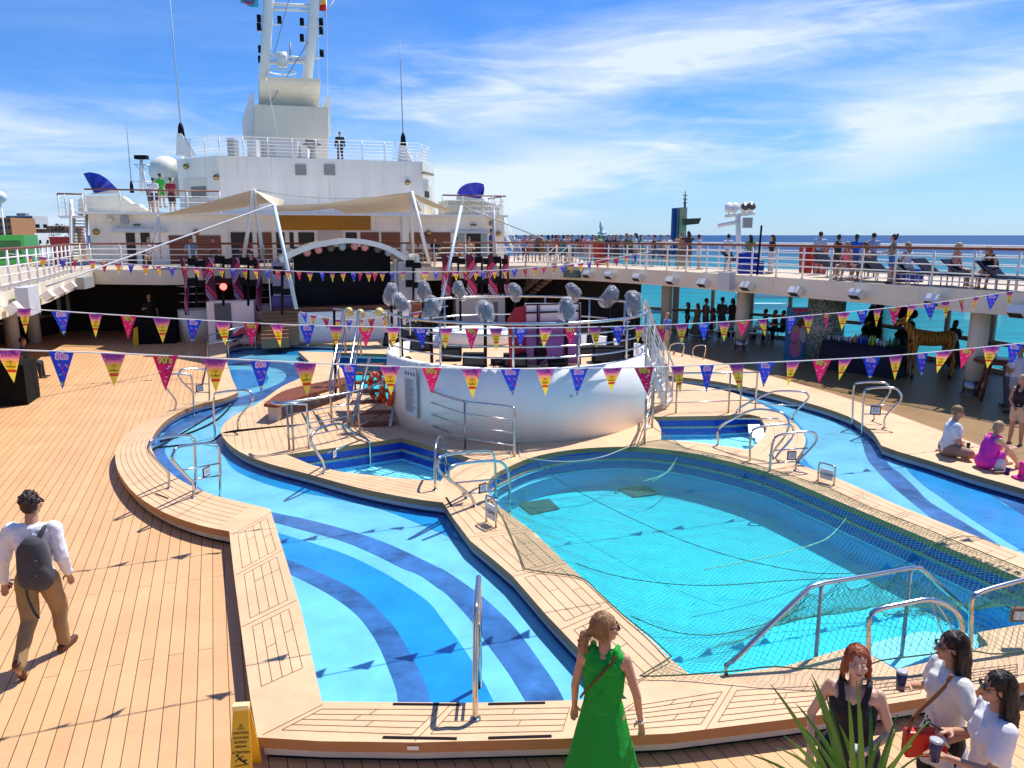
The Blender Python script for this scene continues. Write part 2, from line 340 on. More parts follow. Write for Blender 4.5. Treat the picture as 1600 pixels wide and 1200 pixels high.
def offset(poly, d, closed=True):
    out = []; m = len(poly)
    for i in range(m):
        a = Vector(poly[i-1][:2]) if (closed or i) else Vector(poly[0][:2]); b = Vector(poly[i][:2]); c = Vector(poly[(i+1) % m][:2]) if (closed or i < m-1) else b
        t = (c-a); n = Vector((-t.y, t.x)).normalized() if t.length > 1e-9 else Vector((0, 0)); out.append(Vector((b.x+n.x*d, b.y+n.y*d, poly[i][2] if len(poly[i]) > 2 else 0)))
    return out
# ============================================================ pool deck
def gl(pts, z=ZP): return [G(x, y, z) for x, y in pts]
FR = 0.015   # painted bottom of the shallow river, just wet
river_out = [(503,1096),(487,1025),(470,950),(445,868),(422,795)]
ring = smooth_pts([Vector((*p,0)) for p in [(422,795),(380,785),(330,772),(285,752),(255,728),(237,702),(240,680),(262,655),(300,635),(350,622),(372,613)]], 3)
river_out += [(p.x, p.y) for p in ring[1:]]
river_out += [(362,590),(353,562),(354,548),(362,541),(380,538),(430,535),(530,538),(700,545),(900,560),(1000,578),(1060,589)]
rbank = smooth_pts([Vector((*p,0)) for p in [(1060,589),(1120,596),(1185,609),(1250,626),(1300,641),(1335,655),(1360,672),(1370,684),(1377,696)]], 3)
river_out += [(p.x, p.y) for p in rbank[1:]]
river_out += [(1405,706),(1450,719),(1515,740),(1600,764),(1900,850),(2100,1000),(1850,962)]
near_bank = [(1600,866),(1500,828),(1400,788),(1320,752),(1240,722)]
isl_r = smooth_pts([Vector((*p,0)) for p in [(1240,722),(1254,703),(1259,686),(1250,670),(1225,650),(1147,614),(1060,598)]], 3)
isl_l = smooth_pts([Vector((*p,0)) for p in [(466,549),(488,573),(470,590),(440,604),(400,632),(365,650),(346,668),(350,685),(375,706),(420,724),(480,740),(560,762),(640,778),(692,785)]], 3)
river_px = river_out + near_bank + [(p.x,p.y) for p in isl_r[1:]] + [(1020,592),(950,580),(800,565),(600,553)] + [(p.x,p.y) for p in isl_l] + [(710,812),(735,845),(772,875),(800,899),(853,960),(901,1010),(980,1092),(740,1098)]
pool_arc = smooth_pts([Vector((*p,0)) for p in [(785,795),(766,776),(761,760),(772,742),(800,727),(830,715),(870,706),(920,700),(980,698),(1030,701),(1080,708),(1140,721),(1200,738),(1260,762)]], 3)
pool_px = [(p.x,p.y) for p in pool_arc]+[(1310,783),(1360,804),(1450,842),(1550,884),(1600,905),(1760,972),(1700,985),(1600,975),(1528,988),(1545,1008),(1470,1030),(1400,1046),(1355,1020),(1330,1010),(1290,1022),(1230,1040),(1140,1053),(1078,1054),(1052,1033),(1019,1000),(971,960),(917,909),(885,880),(835,832)]
spl_px = [(447,710),(489,727),(533,737),(620,747),(688,752),(700,737),(720,725),(736,716),(690,702),(627,684),(540,697)]
spr_px = [(1019,651),(1117,650),(1170,647),(1187,651),(1198,668),(1194,682),(1172,703),(1152,700),(1117,695),(1082,690),(1033,687),(1033,672),(1028,660)]
teal_px = [(520,551),(560,547),(610,545),(650,556),(655,590),(648,620),(600,624),(570,612),(548,590),(528,570)]
RIV = gl(river_px); POOL = gl(pool_px); SPL = gl(spl_px); SPR = gl(spr_px); TEAL = gl(teal_px)
out_l = smooth_pts([Vector((*p,0)) for p in [(300,628),(262,642),(215,665),(187,692),(180,715),(188,742),(212,772),(255,800),(310,820),(358,830)]], 3)
outer_px = [(325,520),(326,560),(318,600)]+[(p.x,p.y) for p in out_l]+[(366,900),(379,1000),(391,1090),(402,1152),(500,1158),(650,1160),(880,1154),(1050,1146),(1222,1125),(1281,1117),(1400,1098),(1600,1066)]
OUT = gl(outer_px)
e = OUT[-1]; OUT += [e+VU*5, e+VU*14+VV*4]
# threshold of the shaded promenade on the starboard side
thr = gl([(1600,722),(1500,683),(1400,647),(1300,614),(1200,586),(1100,560),(1000,538),(900,522)])
OUT += [thr[0]+(thr[0]-thr[1])*1.6]+thr
OUT += [G(760,512), G(560,512), G(430,520)]
deck_hole = [POOL, SPL, SPR, TEAL]
top = fillpoly('pool_deck', OUT, [RIV]+deck_hole, ZP, 0.10, [M['coping'], M['fascia']], kind='structure', label='raised pale wooden deck around the pools')
# plank seams are thin inlaid strips of the same deck
sm = MB(); zz = ZP+0.004
def seam(pts, w=0.0065, closed=False): sm.ribbon([Vector((p[0],p[1],zz)) for p in pts], w, closed=closed)
def px(p): return G(p[0], p[1], zz)
def lerp(a, b, t): return a+(b-a)*t
# curved port-side coping: seams between the river edge and the outer edge
ringw = [G(p.x, p.y) for p in ring[1:-2]]
outw = [G(p.x, p.y) for p in out_l]
def resample(P, n):
    L_ = [0]
    for i in range(1, len(P)): L_.append(L_[-1]+(P[i]-P[i-1]).length)
    o = []; 
    for k in range(n):
        t = L_[-1]*k/(n-1); i = 0
        while i < len(P)-2 and L_[i+1] < t: i += 1
        o.append(lerp(P[i], P[i+1], (t-L_[i])/max(1e-9, L_[i+1]-L_[i])))
    return o
A_ = resample(list(reversed(ringw)), 46); B_ = resample(outw, 46)
for f in (0.16, 0.30, 0.44, 0.58, 0.72, 0.86): seam([lerp(A_[i], B_[i], f) for i in range(2, 45)])
for i in (9, 20, 31, 40): seam([A_[i], B_[i]])
# panels along the straight port coping, the diagonal coping and the front coping
def panel(a, b, c, d, n, inset=0.13, cross=True):   # a-b one long edge, d-c the other
    a, b, c, d = [Vector((p[0],p[1],zz)) for p in (a, b, c, d)]
    w = ((d-a).length+(c-b).length)/2; l = (b-a).length; iw = inset/w; il = inset*0.8/l
    P = lambda s, t: lerp(lerp(a, b, s), lerp(d, c, s), t)
    for k in range(n+1):
        t = iw+(1-2*iw)*k/n; seam([P(il, t), P(1-il, t)])
        if 0 < k < n and cross and random.random() < 0.6:
            s0 = random.uniform(0.3, 0.7); seam([P(s0, t), P(s0, iw+(1-2*iw)*(k+1)/n)], 0.006)
    seam([P(il, iw), P(il, 1-iw)]); seam([P(1-il, iw), P(1-il, 1-iw)]); seam([a, d])
def panels(e0, e1, n, k=4, **kw):
    E0 = resample([px(p) for p in e0], n+1); E1 = resample([px(p) for p in e1], n+1)
    for i in range(n): panel(E0[i], E0[i+1], E1[i+1], E1[i], k, **kw)
panels([(362,836),(375,960),(391,1090)], [(424,800),(452,890),(492,1045)], 3, 4)
panels([(692,789),(735,845),(800,899),(901,1010),(985,1094)], [(772,784),(835,832),(885,880),(971,960),(1052,1036)], 4, 4)
panels([(410,1148),(650,1158),(890,1152)], [(505,1100),(700,1099),(905,1096)], 2, 4, inset=0.10)
panels([(905,1152),(1100,1140),(1300,1113),(1600,1063)], [(990,1098),(1100,1072),(1300,1064),(1600,1030)], 4, 5, inset=0.10)
panels([(1248,724),(1320,755),(1400,790),(1500,831),(1600,869)], [(1205,735),(1262,758),(1360,800),(1450,838),(1560,884)], 5, 3, inset=0.07)
panels([(1068,704),(1130,715),(1200,733)], [(1090,693),(1160,705),(1225,716)], 2, 2, inset=0.05)
# island planks run fore and aft
def inside(p, poly):
    c = False; n = len(poly); j = n-1
    for i in range(n):
        if (poly[i][1] > p[1]) != (poly[j][1] > p[1]) and p[0] < (poly[j][0]-poly[i][0])*(p[1]-poly[i][1])/(poly[j][1]-poly[i][1])+poly[i][0]: c = not c
        j = i
    return c
def hatch(region, d, step, w=0.006, avoid=()):
    d = Vector(d).normalized(); n = Vector((-d.y, d.x, 0)); R_ = [Vector((p[0],p[1],0)) for p in region]
    a0 = min(p.dot(n) for p in R_); a1 = max(p.dot(n) for p in R_); b0 = min(p.dot(d) for p in R_); b1 = max(p.dot(d) for p in R_)
    a = a0+step/2
    while a < a1:
        b = b0; run = None; ds = 0.12
        while b < b1+ds:
            p = n*a+d*b; ok = inside(p, region) and not any(inside(p, h) for h in avoid)
            if ok and run is None: run = p
            if not ok and run is not None:
                if (p-run).length > 0.35: seam([run+d*0.08, p-d*0.16], w)
                run = None
            b += ds
        a += step
isl = gl([(372,706),(352,685),(350,668),(368,652),(403,634),(440,608),(470,592),(520,600),(560,620),(600,640),(625,682),(540,695),(440,708)])
hatch(isl, VV, 0.15, avoid=(SPL, TEAL))
hatch(gl([(450,716),(375,708),(420,724),(480,740),(560,762),(690,783),(690,756),(533,742)]), G(690,772)-G(450,722), 0.13)
hatch(gl([(1022,602),(1062,602),(1145,618),(1175,640),(1100,648),(1022,648)]), VU, 0.14)
seamarc = [smooth_pts([G(x, y) for x, y in L_], 4) for L_ in ([(1190,645),(1222,660),(1232,682),(1222,705)],[(1180,640),(1228,650),(1246,680),(1238,712)],[(1192,655),(1208,668),(1208,688),(1190,708)],[(705,752),(722,738),(750,727),(790,722)],[(697,760),(712,742),(740,728),(778,718)],[(715,770),(738,750),(765,735)],[(724,778),(742,762),(755,750)])]
for s_ in seamarc: seam(s_)
ob = sm.build('plank_seams', M['seam'], top)
# kerb under the deck lip, its recessed foot painted black as the shadow there
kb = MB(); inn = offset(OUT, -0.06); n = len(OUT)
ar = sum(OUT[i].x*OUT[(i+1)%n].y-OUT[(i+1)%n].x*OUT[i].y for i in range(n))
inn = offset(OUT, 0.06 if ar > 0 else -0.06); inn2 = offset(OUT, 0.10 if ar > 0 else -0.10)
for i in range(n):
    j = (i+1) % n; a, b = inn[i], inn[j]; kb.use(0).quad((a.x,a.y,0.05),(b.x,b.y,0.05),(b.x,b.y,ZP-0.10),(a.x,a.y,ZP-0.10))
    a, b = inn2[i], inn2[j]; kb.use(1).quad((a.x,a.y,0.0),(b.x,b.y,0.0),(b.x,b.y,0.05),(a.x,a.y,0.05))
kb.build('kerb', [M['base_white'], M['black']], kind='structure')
# main deck sheet
WR = [G(1508,574,0), G(1371,547,0), G(1220,530,0), G(1100,520,0), G(1000,513,0)]
WR = [WR[0]+(WR[0]-WR[1]).normalized()*34, WR[0]+(WR[0]-WR[1]).normalized()*8]+WR
far = [Vector((-11,-12,0)), WR[0]]+WR[1:]+[Vector((4,47,0)), Vector((-30,40,0)), Vector((-24,22,0))]
fillpoly('main_deck', far, deck_hole, 0.0, 0.02, [M['deck']], kind='structure', label='tan plank deck')
# ---- river lining: pale wall, navy strip painted as the shadow gap at its foot, painted bottom in curving bands
def strip(poly, z0, z1, m, name, flip=1, parent=None):
    w = MB(); n = len(poly)
    for i in range(n):
        a, b = poly[i], poly[(i+1)%n]; w.quad((a.x,a.y,z0),(b.x,b.y,z0),(b.x,b.y,z1),(a.x,a.y,z1))
    return w
rw = MB(); n = len(RIV); sg = sum(RIV[i].x*RIV[(i+1)%n].y-RIV[(i+1)%n].x*RIV[i].y for i in range(n)); og = offset(RIV, -0.035 if sg > 0 else 0.035)
for i in range(n):
    a, b = og[i], og[(i+1)%n]
    rw.use(0).quad((a.x,a.y,0.07),(b.x,b.y,0.07),(b.x,b.y,ZP-0.10),(a.x,a.y,ZP-0.10)); rw.use(1).quad((a.x,a.y,FR-0.01),(b.x,b.y,FR-0.01),(b.x,b.y,0.07),(a.x,a.y,0.07))
rw.build('river_wall', [mat('river_wall_paint', (0.42,0.48,0.55), 0.5, var=0.1), mat('river_shadow_gap', (0.004,0.02,0.12), 0.3)], kind='structure')
def paint(name, c, var=0.18, sc=1.6):
    m = mat(name, c, 0.28, spec=0.5, var=var, vscale=sc, coat=0.8); nt = m.node_tree
    N = nt.nodes.new; L = nt.links.new; b = nt.nodes['Principled BSDF']
    tc = N('ShaderNodeTexCoord'); n = N('ShaderNodeTexNoise'); n.inputs['Scale'].default_value = 9; n.inputs['Detail'].default_value = 3; L(tc.outputs['Object'], n.inputs['Vector'])
    bp = N('ShaderNodeBump'); bp.inputs['Strength'].default_value = 0.45; bp.inputs['Distance'].default_value = 0.02; L(n.outputs[0], bp.inputs['Height']); L(bp.outputs[0], b.inputs['Coat Normal'])
    return m
PL_ = paint('river_pale', (0.16, 0.56, 0.78), 0.22, 1.3); PB = paint('river_blue', (0.008, 0.27, 0.62), 0.25, 1.2); PS = paint('river_slate', (0.04, 0.16, 0.42), 0.6, 1.8)
fillpoly('river_floor', og, [], FR, 0.006, [PL_], kind='structure', label='pale blue painted bottom of the shallow river')
def clipband(name, pts, k, m):
    # polygon on the river bottom, clipped to the river outline cell by cell
    z = FR+0.004*k; P_ = [G(x, y, z) for x, y in pts]
    bm = bmesh.new(); vs = [bm.verts.new(p) for p in P_]; bm.faces.new(vs)
    x0 = min(p.x for p in P_); x1 = max(p.x for p in P_); y0 = min(p.y for p in P_); y1 = max(p.y for p in P_)
    st = 0.14
    g = x0+st
    while g < x1: bmesh.ops.bisect_plane(bm, geom=bm.verts[:]+bm.edges[:]+bm.faces[:], plane_co=(g,0,0), plane_no=(1,0,0)); g += st
    g = y0+st
    while g < y1: bmesh.ops.bisect_plane(bm, geom=bm.verts[:]+bm.edges[:]+bm.faces[:], plane_co=(0,g,0), plane_no=(0,1,0)); g += st
    dl = [f for f in bm.faces if not inside(f.calc_center_median(), og)]
    bmesh.ops.delete(bm, geom=dl, context='FACES'); me = bpy.data.meshes.new(name); bm.to_mesh(me); bm.free(); me.materials.append(m)
    for p in me.polygons:
        if p.normal.z < 0: p.flip()
    link(name, me, kind='structure')
def sp(P, n=3): return [(v.x, v.y) for v in smooth_pts([Vector((*p,0)) for p in P], n)]
slA_u = [(418,795),(424,800),(473,810),(517,821),(556,832),(600,847),(641,865),(680,884),(700,894),(751,930),(791,966),(816,995),(847,1038),(870,1072),(884,1100)]
slA_l = [(415,815),(428,816),(473,828),(534,845),(583,865),(627,887),(655,898),(682,917),(700,930),(735,968),(757,1000),(793,1049),(824,1100)]
blB_u = [(425,830),(432,832),(490,849),(545,868),(600,895),(641,920),(671,942),(690,966),(726,1015),(751,1056),(773,1100)]
blB_l = [(436,870),(446,873),(490,890),(534,910),(567,930),(594,956),(619,983),(638,1016),(655,1047),(669,1080),(673,1100)]
slC_l = [(440,892),(453,897),(490,915),(523,934),(556,959),(578,986),(594,1013),(608,1047),(619,1077),(622,1100)]
clipband('river_band', sp(slA_u)+sp(slA_l)[::-1], 1, PS)
clipband('river_band', sp(blB_u)+sp(blB_l)[::-1], 1, PB)
clipband('river_band', sp(blB_l)+sp(slC_l)[::-1], 1, PS)
clipband('river_band', sp([(336,690),(350,712),(371,737),(436,762),(515,777),(560,787),(600,797),(640,812),(675,827),(722,848)])+[(760,850),(700,770),(560,755),(420,722),(360,705),(345,680)], 1, PB)
clipband('river_band', sp([(372,620),(345,645),(300,665),(275,680),(259,698),(262,715),(290,745),(322,770)])+sp([(280,765),(240,735),(225,700),(240,670),(290,635),(345,618)]), 1, PS)
clipband('river_band', sp([(345,637),(385,632),(425,618),(455,607),(478,590),(470,575),(440,565),(395,560),(345,562)])+sp([(345,572),(395,570),(432,576),(447,585),(440,597),(410,610),(375,620),(345,625)]), 1, PS)
clipband('river_band', sp([(345,578),(385,578),(418,586),(412,600),(380,608),(345,610)]), 2, PB)
clipband('river_band', [(345,548),(470,548),(470,555),(345,553)], 1, PB)
clipband('river_band', [(345,536),(470,534),(460,540),(345,542)], 1, PS)
clipband('river_band', sp([(1240,630),(1280,645),(1308,662),(1337,678),(1347,691),(1354,714),(1369,734),(1394,759),(1420,781),(1480,828),(1540,870)])+sp([(1600,880),(1560,850),(1508,817),(1454,785),(1431,762),(1407,740),(1388,725),(1380,704),(1372,680),(1330,652),(1280,632),(1240,622)]), 1, PS)
clipband('river_band', sp([(1400,705),(1411,719),(1420,736),(1442,757),(1469,776),(1520,812),(1600,862),(1700,920)])+[(1800,900),(1600,800)]+sp([(1572,790),(1544,770),(1515,757),(1478,742),(1450,722)]), 1, PB)
clipband('river_band', sp([(1450,722),(1478,742),(1515,757),(1544,770),(1580,792),(1640,830),(1760,900)])+sp([(1800,890),(1680,825),(1600,780),(1540,752),(1500,738),(1480,728)]), 2, PS)
clipband('river_band', sp([(1130,608),(1200,632),(1245,660),(1262,690),(1256,715),(1290,745),(1330,760)])+[(1320,752),(1235,722),(1255,690),(1225,650),(1150,616)], 1, PB)
# ---- basins with tiled walls and water
tile_n = mat('navy_tile', (0.006,0.04,0.38), 0.2, var=0.25, vscale=30); tile_b = mat('blue_tile', (0.006,0.32,0.70), 0.25, var=0.12, vscale=3); tile_l = mat('pale_tile', (0.18,0.70,0.92), 0.25)
def basin(name, poly, zf, floorc, wz=-0.02, label=''):
    w = MB(); n = len(poly); sg = sum(poly[i].x*poly[(i+1)%n].y-poly[(i+1)%n].x*poly[i].y for i in range(n)); s_ = 1 if sg > 0 else -1
    o1 = offset(poly, -0.02*s_)
    lv = [(ZP-0.10, -0.02, 0, 0.0), (-0.02, -0.05, 2, 0.0), (-0.05, -0.20, 0, 0.05), (-0.20, -0.235, 2, 0.05), (-0.235, zf-0.005, 1, 0.10)]
    prev = o1; po = 0
    for z1, z0, m, dd in lv:
        oo = offset(poly, (-0.02+dd)*s_)
        w.use(2)
        if dd != po:
            for i in range(n):
                a, b, c, d = prev[i], prev[(i+1)%n], oo[(i+1)%n], oo[i]; w.quad((a.x,a.y,z1),(b.x,b.y,z1),(c.x,c.y,z1),(d.x,d.y,z1))
        w.use(m)
        for i in range(n):
            a, b = oo[i], oo[(i+1)%n]; w.quad((a.x,a.y,z0),(b.x,b.y,z0),(b.x,b.y,z1),(a.x,a.y,z1))
        prev = oo; po = dd
    w.build('pool_wall', [tile_n, tile_b, tile_l], kind='structure')
    fillpoly('pool_floor', prev, [], zf, 0.01, [floorc], kind='structure')
    fillpoly('water', offset(poly, -0.015*s_), [], wz, 0.0, [M['water']], kind='structure', label=label)
def poolfloor(name, c):
    m = mat(name, c, 0.5, var=0.06, vscale=1.5); nt = m.node_tree; N = nt.nodes.new; L = nt.links.new; b = nt.nodes['Principled BSDF']
    return m
basin('main', POOL, -0.58, poolfloor('pool_floor_cyan', (0.008,0.66,0.84)), label='clear turquoise water of the large pool')
basin('left', SPL, -0.27, poolfloor('pool_floor_pale', (0.32,0.88,0.98)), label='clear blue water of the small port pool')
basin('right', SPR, -0.27, poolfloor('pool_floor_pale', (0.32,0.88,0.98)), label='clear blue water of the small starboard pool')
basin('teal', TEAL, -0.50, poolfloor('pool_floor_teal', (0.0,0.62,0.70)), label='teal water of the whirlpool behind the stairs')
# drains on the bottom of the large pool
def drain(pts, lab):
    d = MB(); z = -0.55
    P_ = [G(x, y, z) for x, y in pts]; c = sum(P_, Vector())/4
    d.add([(p.x,p.y,z) for p in P_]+[(p.x,p.y,-0.576) for p in P_], [(0,1,2,3),(0,4,5,1),(1,5,6,2),(2,6,7,3),(3,7,4,0)])
    o = d.build('drain_cover', mat('drain_grate', (0.02,0.10,0.11), 0.6, var=0.3, vscale=40)); tag(o, lab, 'drain cover')
drain([(809,786),(830,803),(874,794),(858,779)], 'dark square drain cover on the pool bottom nearer the double handrail')
drain([(966,764),(990,776),(1031,771),(1008,758)], 'dark square drain cover on the pool bottom below the bandstand')
# wet step platform and raised corner at the near end of the large pool
s_ = MB(); P_ = [G(x, y, -0.02) for x, y in [(1338,1008),(1362,1022),(1402,1043),(1470,1027),(1543,1007),(1528,990),(1440,985)]]
s_.prism([(p.x,p.y) for p in P_], -0.9, -0.03); s_.build('pool_steps', mat('step_pale', (0.30,0.72,0.85), 0.4, var=0.08), kind='structure')
# grip strips and depth marks on the coping
def strip_thing(pts, w, lab, z=ZP+0.004):
    s2 = MB(); P2 = [G(x, y, z) for x, y in pts]; d = (P2[1]-P2[0]).normalized(); nn = Vector((-d.y, d.x, 0))*w/2
    s2.box((0,0,0),(1,1,1)) if False else None
    a, b = P2; s2.hexa([a-nn, b-nn, b+nn, a+nn]+[p+Vector((0,0,0.004)) for p in (a-nn, b-nn, b+nn, a+nn)])
    o = s2.build('grip_strip', M['black']); tag(o, lab, 'grip strip', 'black grip strips on the coping')
strip_thing([(614,1100),(718,1101)], 0.028, 'black grip strip on the river edge left of the single handrail')
strip_thing([(763,1100),(852,1098)], 0.028, 'black grip strip on the river edge right of the single handrail')
strip_thing([(598,1152),(714,1154)], 0.03, 'black grip strip on the outer coping edge left of the single handrail')
strip_thing([(763,1153),(862,1150)], 0.03, 'black grip strip on the outer coping edge right of the single handrail')
strip_thing([(243,771),(263,779)], 0.03, 'black grip strip on the curved coping by the rail with a sign')
strip_thing([(697,777),(706,791)], 0.03, 'short black grip strip at the inner corner of the diagonal coping')
def decal(name, txt, size, p0, p1, lab, cat, z=ZP+0.006):
    a = G(*p0, z); b = G(*p1, z); x = (b-a).normalized(); y = Vector((-x.y, x.x, 0)); m = MB(); put_text(m, txt, size, (a+b)/2, x, y, bold=0.004)
    o = m.build(name, M['ink']); tag(o, lab, cat)
decal('depth_mark', '1.30 m / 4 ft 3 in', 0.15, (1513,869), (1620,905), 'black depth lettering 1.30 m / 4 ft 3 in on the near right coping', 'depth mark')
decal('depth_mark', '1.30 m / 4 ft 3 in', 0.13, (1050,704), (1120,714), 'black depth lettering on the coping at the far side of the pool', 'depth mark')
pl_ = MB(); a = G(646,1166,0.2); pl_.box((-0.05,-0.004,-0.018),(0.05,0.0,0.018), o=(a.x, OUT[0].y*0+G(646,1160).y-0.004, 0.2)); o = pl_.build('depth_plate', M['paper']); tag(o, 'small white plate on the wooden edge of the front coping', 'plate')
# ============================================================ upper deck ring
eL = [G(x, y, ZU) for x, y in [(0,459),(73,441),(117,426),(145,421),(250,422),(536,419),(822,415),(885,416),(937,418),(1042,423),(1200,432.5),(1400,445),(1600,457)]]
first = eL[0]+(eL[0]-eL[1]).normalized()*26; last = eL[-1]+(eL[-1]-eL[-2]).normalized()*26
EDGE = [first]+eL+[last]
WLS = offset(EDGE, 4.2, closed=False); side = 1 if (WLS[3]-EDGE[3]).dot(VU) < 0 else -1
def off_edge(d, i0=0, i1=None): return offset(EDGE, d*side, closed=False)[i0:i1]
outer_r = [WR[0], WR[1], WR[2], WR[3], WR[4], WR[5], WR[6]]
ol = off_edge(7.5)
outer_u = [ol[0], ol[1], ol[2], ol[3]+(ol[3]-ol[2])*0.2, Vector((-24,42,0)), Vector((-14,52,0)), Vector((4,56,0)), WR[6]+VV*6]+[p for p in outer_r[::-1]]
FH = 0.62
up = MB()
udk = mat('upper_deck_green', (0.55,0.44,0.32), 0.6, var=0.15)
out2 = [(p.x,p.y) for p in outer_u]
fillpoly('upper_deck', [Vector((*p,0)) for p in out2+[(EDGE[-1].x,EDGE[-1].y)]+[(p.x,p.y) for p in EDGE[::-1][1:]]], [], ZU, FH, [udk, M['cream']], kind='structure', label='white edged upper deck running round the pool opening')
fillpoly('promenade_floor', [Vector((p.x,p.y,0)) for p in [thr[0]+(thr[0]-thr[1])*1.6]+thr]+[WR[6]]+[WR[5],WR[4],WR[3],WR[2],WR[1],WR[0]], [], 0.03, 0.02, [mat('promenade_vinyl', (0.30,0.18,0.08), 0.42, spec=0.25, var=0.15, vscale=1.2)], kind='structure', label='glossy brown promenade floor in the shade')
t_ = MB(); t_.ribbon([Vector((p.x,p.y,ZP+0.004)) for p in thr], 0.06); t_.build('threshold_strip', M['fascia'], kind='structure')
def railing(path, z, h=1.08, sp=1.15, bars=4, m=None, hand=None, name='railing', label='', group=None, rb=0.020, rp=0.034, rh=0.04):
    m = m or M['white2']; t = thing(name, label, 'railing', Vector((path[0].x, path[0].y, z)), group=group)
    P_ = [Vector((p.x, p.y, 0)) for p in path]; U = Vector((0,0,1))
    hb = MB(); hb.tube([p+U*(z+h) for p in P_], rh, 8); hb.build('handrail', hand or M['teak'], t)
    bb = MB()
    for k in range(bars): bb.tube([p+U*(z+h*(k+0.75)/(bars+0.75)) for p in P_], rb, 5)
    bb.build('bars', m, t)
    L_ = sum((P_[i+1]-P_[i]).length for i in range(len(P_)-1)); n = min(98, max(2, int(L_/sp)+1)); R_ = resample(P_, n)
    pb = MB(); pb.tube([(0,0,0),(0,0,h)], rp, 6); pb.box((-0.05,-0.05,0),(0.05,0.05,0.02)); me = pb.mesh('post', [m])
    for p in R_:
        o = link('post', me, t); o.location = Vector((p.x, p.y, z)); 
    return t
def inset_edge(a, b, d=0.12): return off_edge(d, a, b)
railing(inset_edge(0, 4), ZU, sp=1.0, label='white port side railing with teak handrail above the left deck edge')
railing(inset_edge(3, 8), ZU, sp=1.4, label='white railing with teak handrail across the deck behind the stage')
railing(inset_edge(7, 15), ZU, sp=1.12, label='long white starboard railing with teak handrail below the sunbathers')
orl = [Vector((p.x,p.y,0)) for p in WR[1:]]
o2 = offset(orl, -0.25, closed=False); o3 = offset(orl, 0.25, closed=False)
orl = o2 if (o2[3]-orl[3]).dot(VU) < 0 else o3
railing(orl[::-1], ZU, sp=1.9, bars=3, hand=M['white2'], label='outer white guard rail on the seaward side of the starboard deck')
railing(off_edge(6.9, 0, 4)[::-1], ZU, sp=1.9, bars=3, hand=M['white2'], label='outer white guard rail on the port side of the upper deck')
# ============================================================ glazed starboard promenade wall
gw = thing('window_wall', 'tall framed glass wall along the shaded starboard promenade', 'window wall', WR[2])
mull = mat('window_frame_taupe', (0.42,0.36,0.30), 0.45, var=0.1)
fr = MB(); gp = MB(); W2 = resample(WR[1:], 27); ztop = ZU-FH
base = MB()
for i, p in enumerate(W2[:-1]):
    q = W2[i+1]
    if i % 2 == 0:
        d = (q-p).normalized(); nn = Vector((-d.y,d.x,0)); w = 0.07 if i % 4 else 0.14
        fr.hexa([p-d*w-nn*0.06, p+d*w-nn*0.06, p+d*w+nn*0.06, p-d*w+nn*0.06]+[Vector((v.x,v.y,ztop)) for v in (p-d*w-nn*0.06, p+d*w-nn*0.06, p+d*w+nn*0.06, p-d*w+nn*0.06)])
for z0, z1, th in ((0.03,0.16,0.05),(0.98,1.08,0.045),(ztop-0.12,ztop,0.05)):
    for a, b in zip(WR[1:-1], WR[2:]):
        d = (b-a).normalized(); nn = Vector((-d.y,d.x,0))*th
        fr.hexa([a-nn+Vector((0,0,z0)), b-nn+Vector((0,0,z0)), b+nn+Vector((0,0,z0)), a+nn+Vector((0,0,z0)), a-nn+Vector((0,0,z1)), b-nn+Vector((0,0,z1)), b+nn+Vector((0,0,z1)), a+nn+Vector((0,0,z1))])
for a, b in zip(WR[1:-1], WR[2:]): gp.quad(a+Vector((0,0,0.16)), b+Vector((0,0,0.16)), b+Vector((0,0,ztop-0.12)), a+Vector((0,0,ztop-0.12)))
fr.build('window_frame', mull, gw); gp.build('pane', M['glass'], gw)
hr = MB(); ins = [p-(VU*0.35) for p in WR[1:]]; hr.tube([p+Vector((0,0,1.0)) for p in ins], 0.03, 6); 
o = hr.build('leaning_rail', M['brown'], gw)
# ---- columns
def column(px_, py_, r, m, lab, z=0.03, sleeve=True):
    p = G(px_, py_, z); t = thing('column', lab, 'column', p, group='round deck columns')
    c = MB(); c.lathe([(r,0.42 if sleeve else 0),(r,ZU-FH-z+0.02)], p, 24); c.build('shaft', m, t)
    if sleeve:
        c = MB(); c.lathe([(r*0.985,0),(r*0.985,0.42)], p, 24); c.lathe([(r*1.25,0),(r*1.25,0.02)], p, 24); c.build('sleeve', M['steel_dk'], t)
column(1518, 616, 0.25, M['cream'], 'white column with a steel foot beside the tall wooden bar table')
column(1157, 546, 0.25, M['cream'], 'white column with a steel foot beside the white dining chairs')
column(1040, 520, 0.25, M['cream'], 'white column behind the man in the blue shirt')
column(958, 508, 0.27, M['cream'], 'white column behind the bandstand, nearest the dark glazed corner')
mos = mat('mosaic', (0.16,0.24,0.21), 0.3); nt = mos.node_tree; vo = nt.nodes.new('ShaderNodeTexVoronoi'); vo.inputs['Scale'].default_value = 24; tc = nt.nodes.new('ShaderNodeTexCoord'); nt.links.new(tc.outputs['Object'], vo.inputs['Vector'])
cr = nt.nodes.new('ShaderNodeValToRGB'); cr.color_ramp.elements[0].color = (0.05,0.10,0.09,1); cr.color_ramp.elements[1].color = (0.30,0.38,0.31,1); cr.color_ramp.elements[0].position = 0.2; cr.color_ramp.elements[1].position = 0.8
sx_ = nt.nodes.new('ShaderNodeSeparateColor'); nt.links.new(vo.outputs['Color'], sx_.inputs[0]); nt.links.new(sx_.outputs[0], cr.inputs[0]); nt.links.new(cr.outputs[0], nt.nodes['Principled BSDF'].inputs['Base Color'])
p = G(1285, 568, 0.03); c = MB(); c.lathe([(0.62,0),(0.62,ZU-FH)], p, 40); o = c.build('mosaic_column', mos); tag(o, 'thick column covered in grey green mosaic tiles beside the bar', 'column')
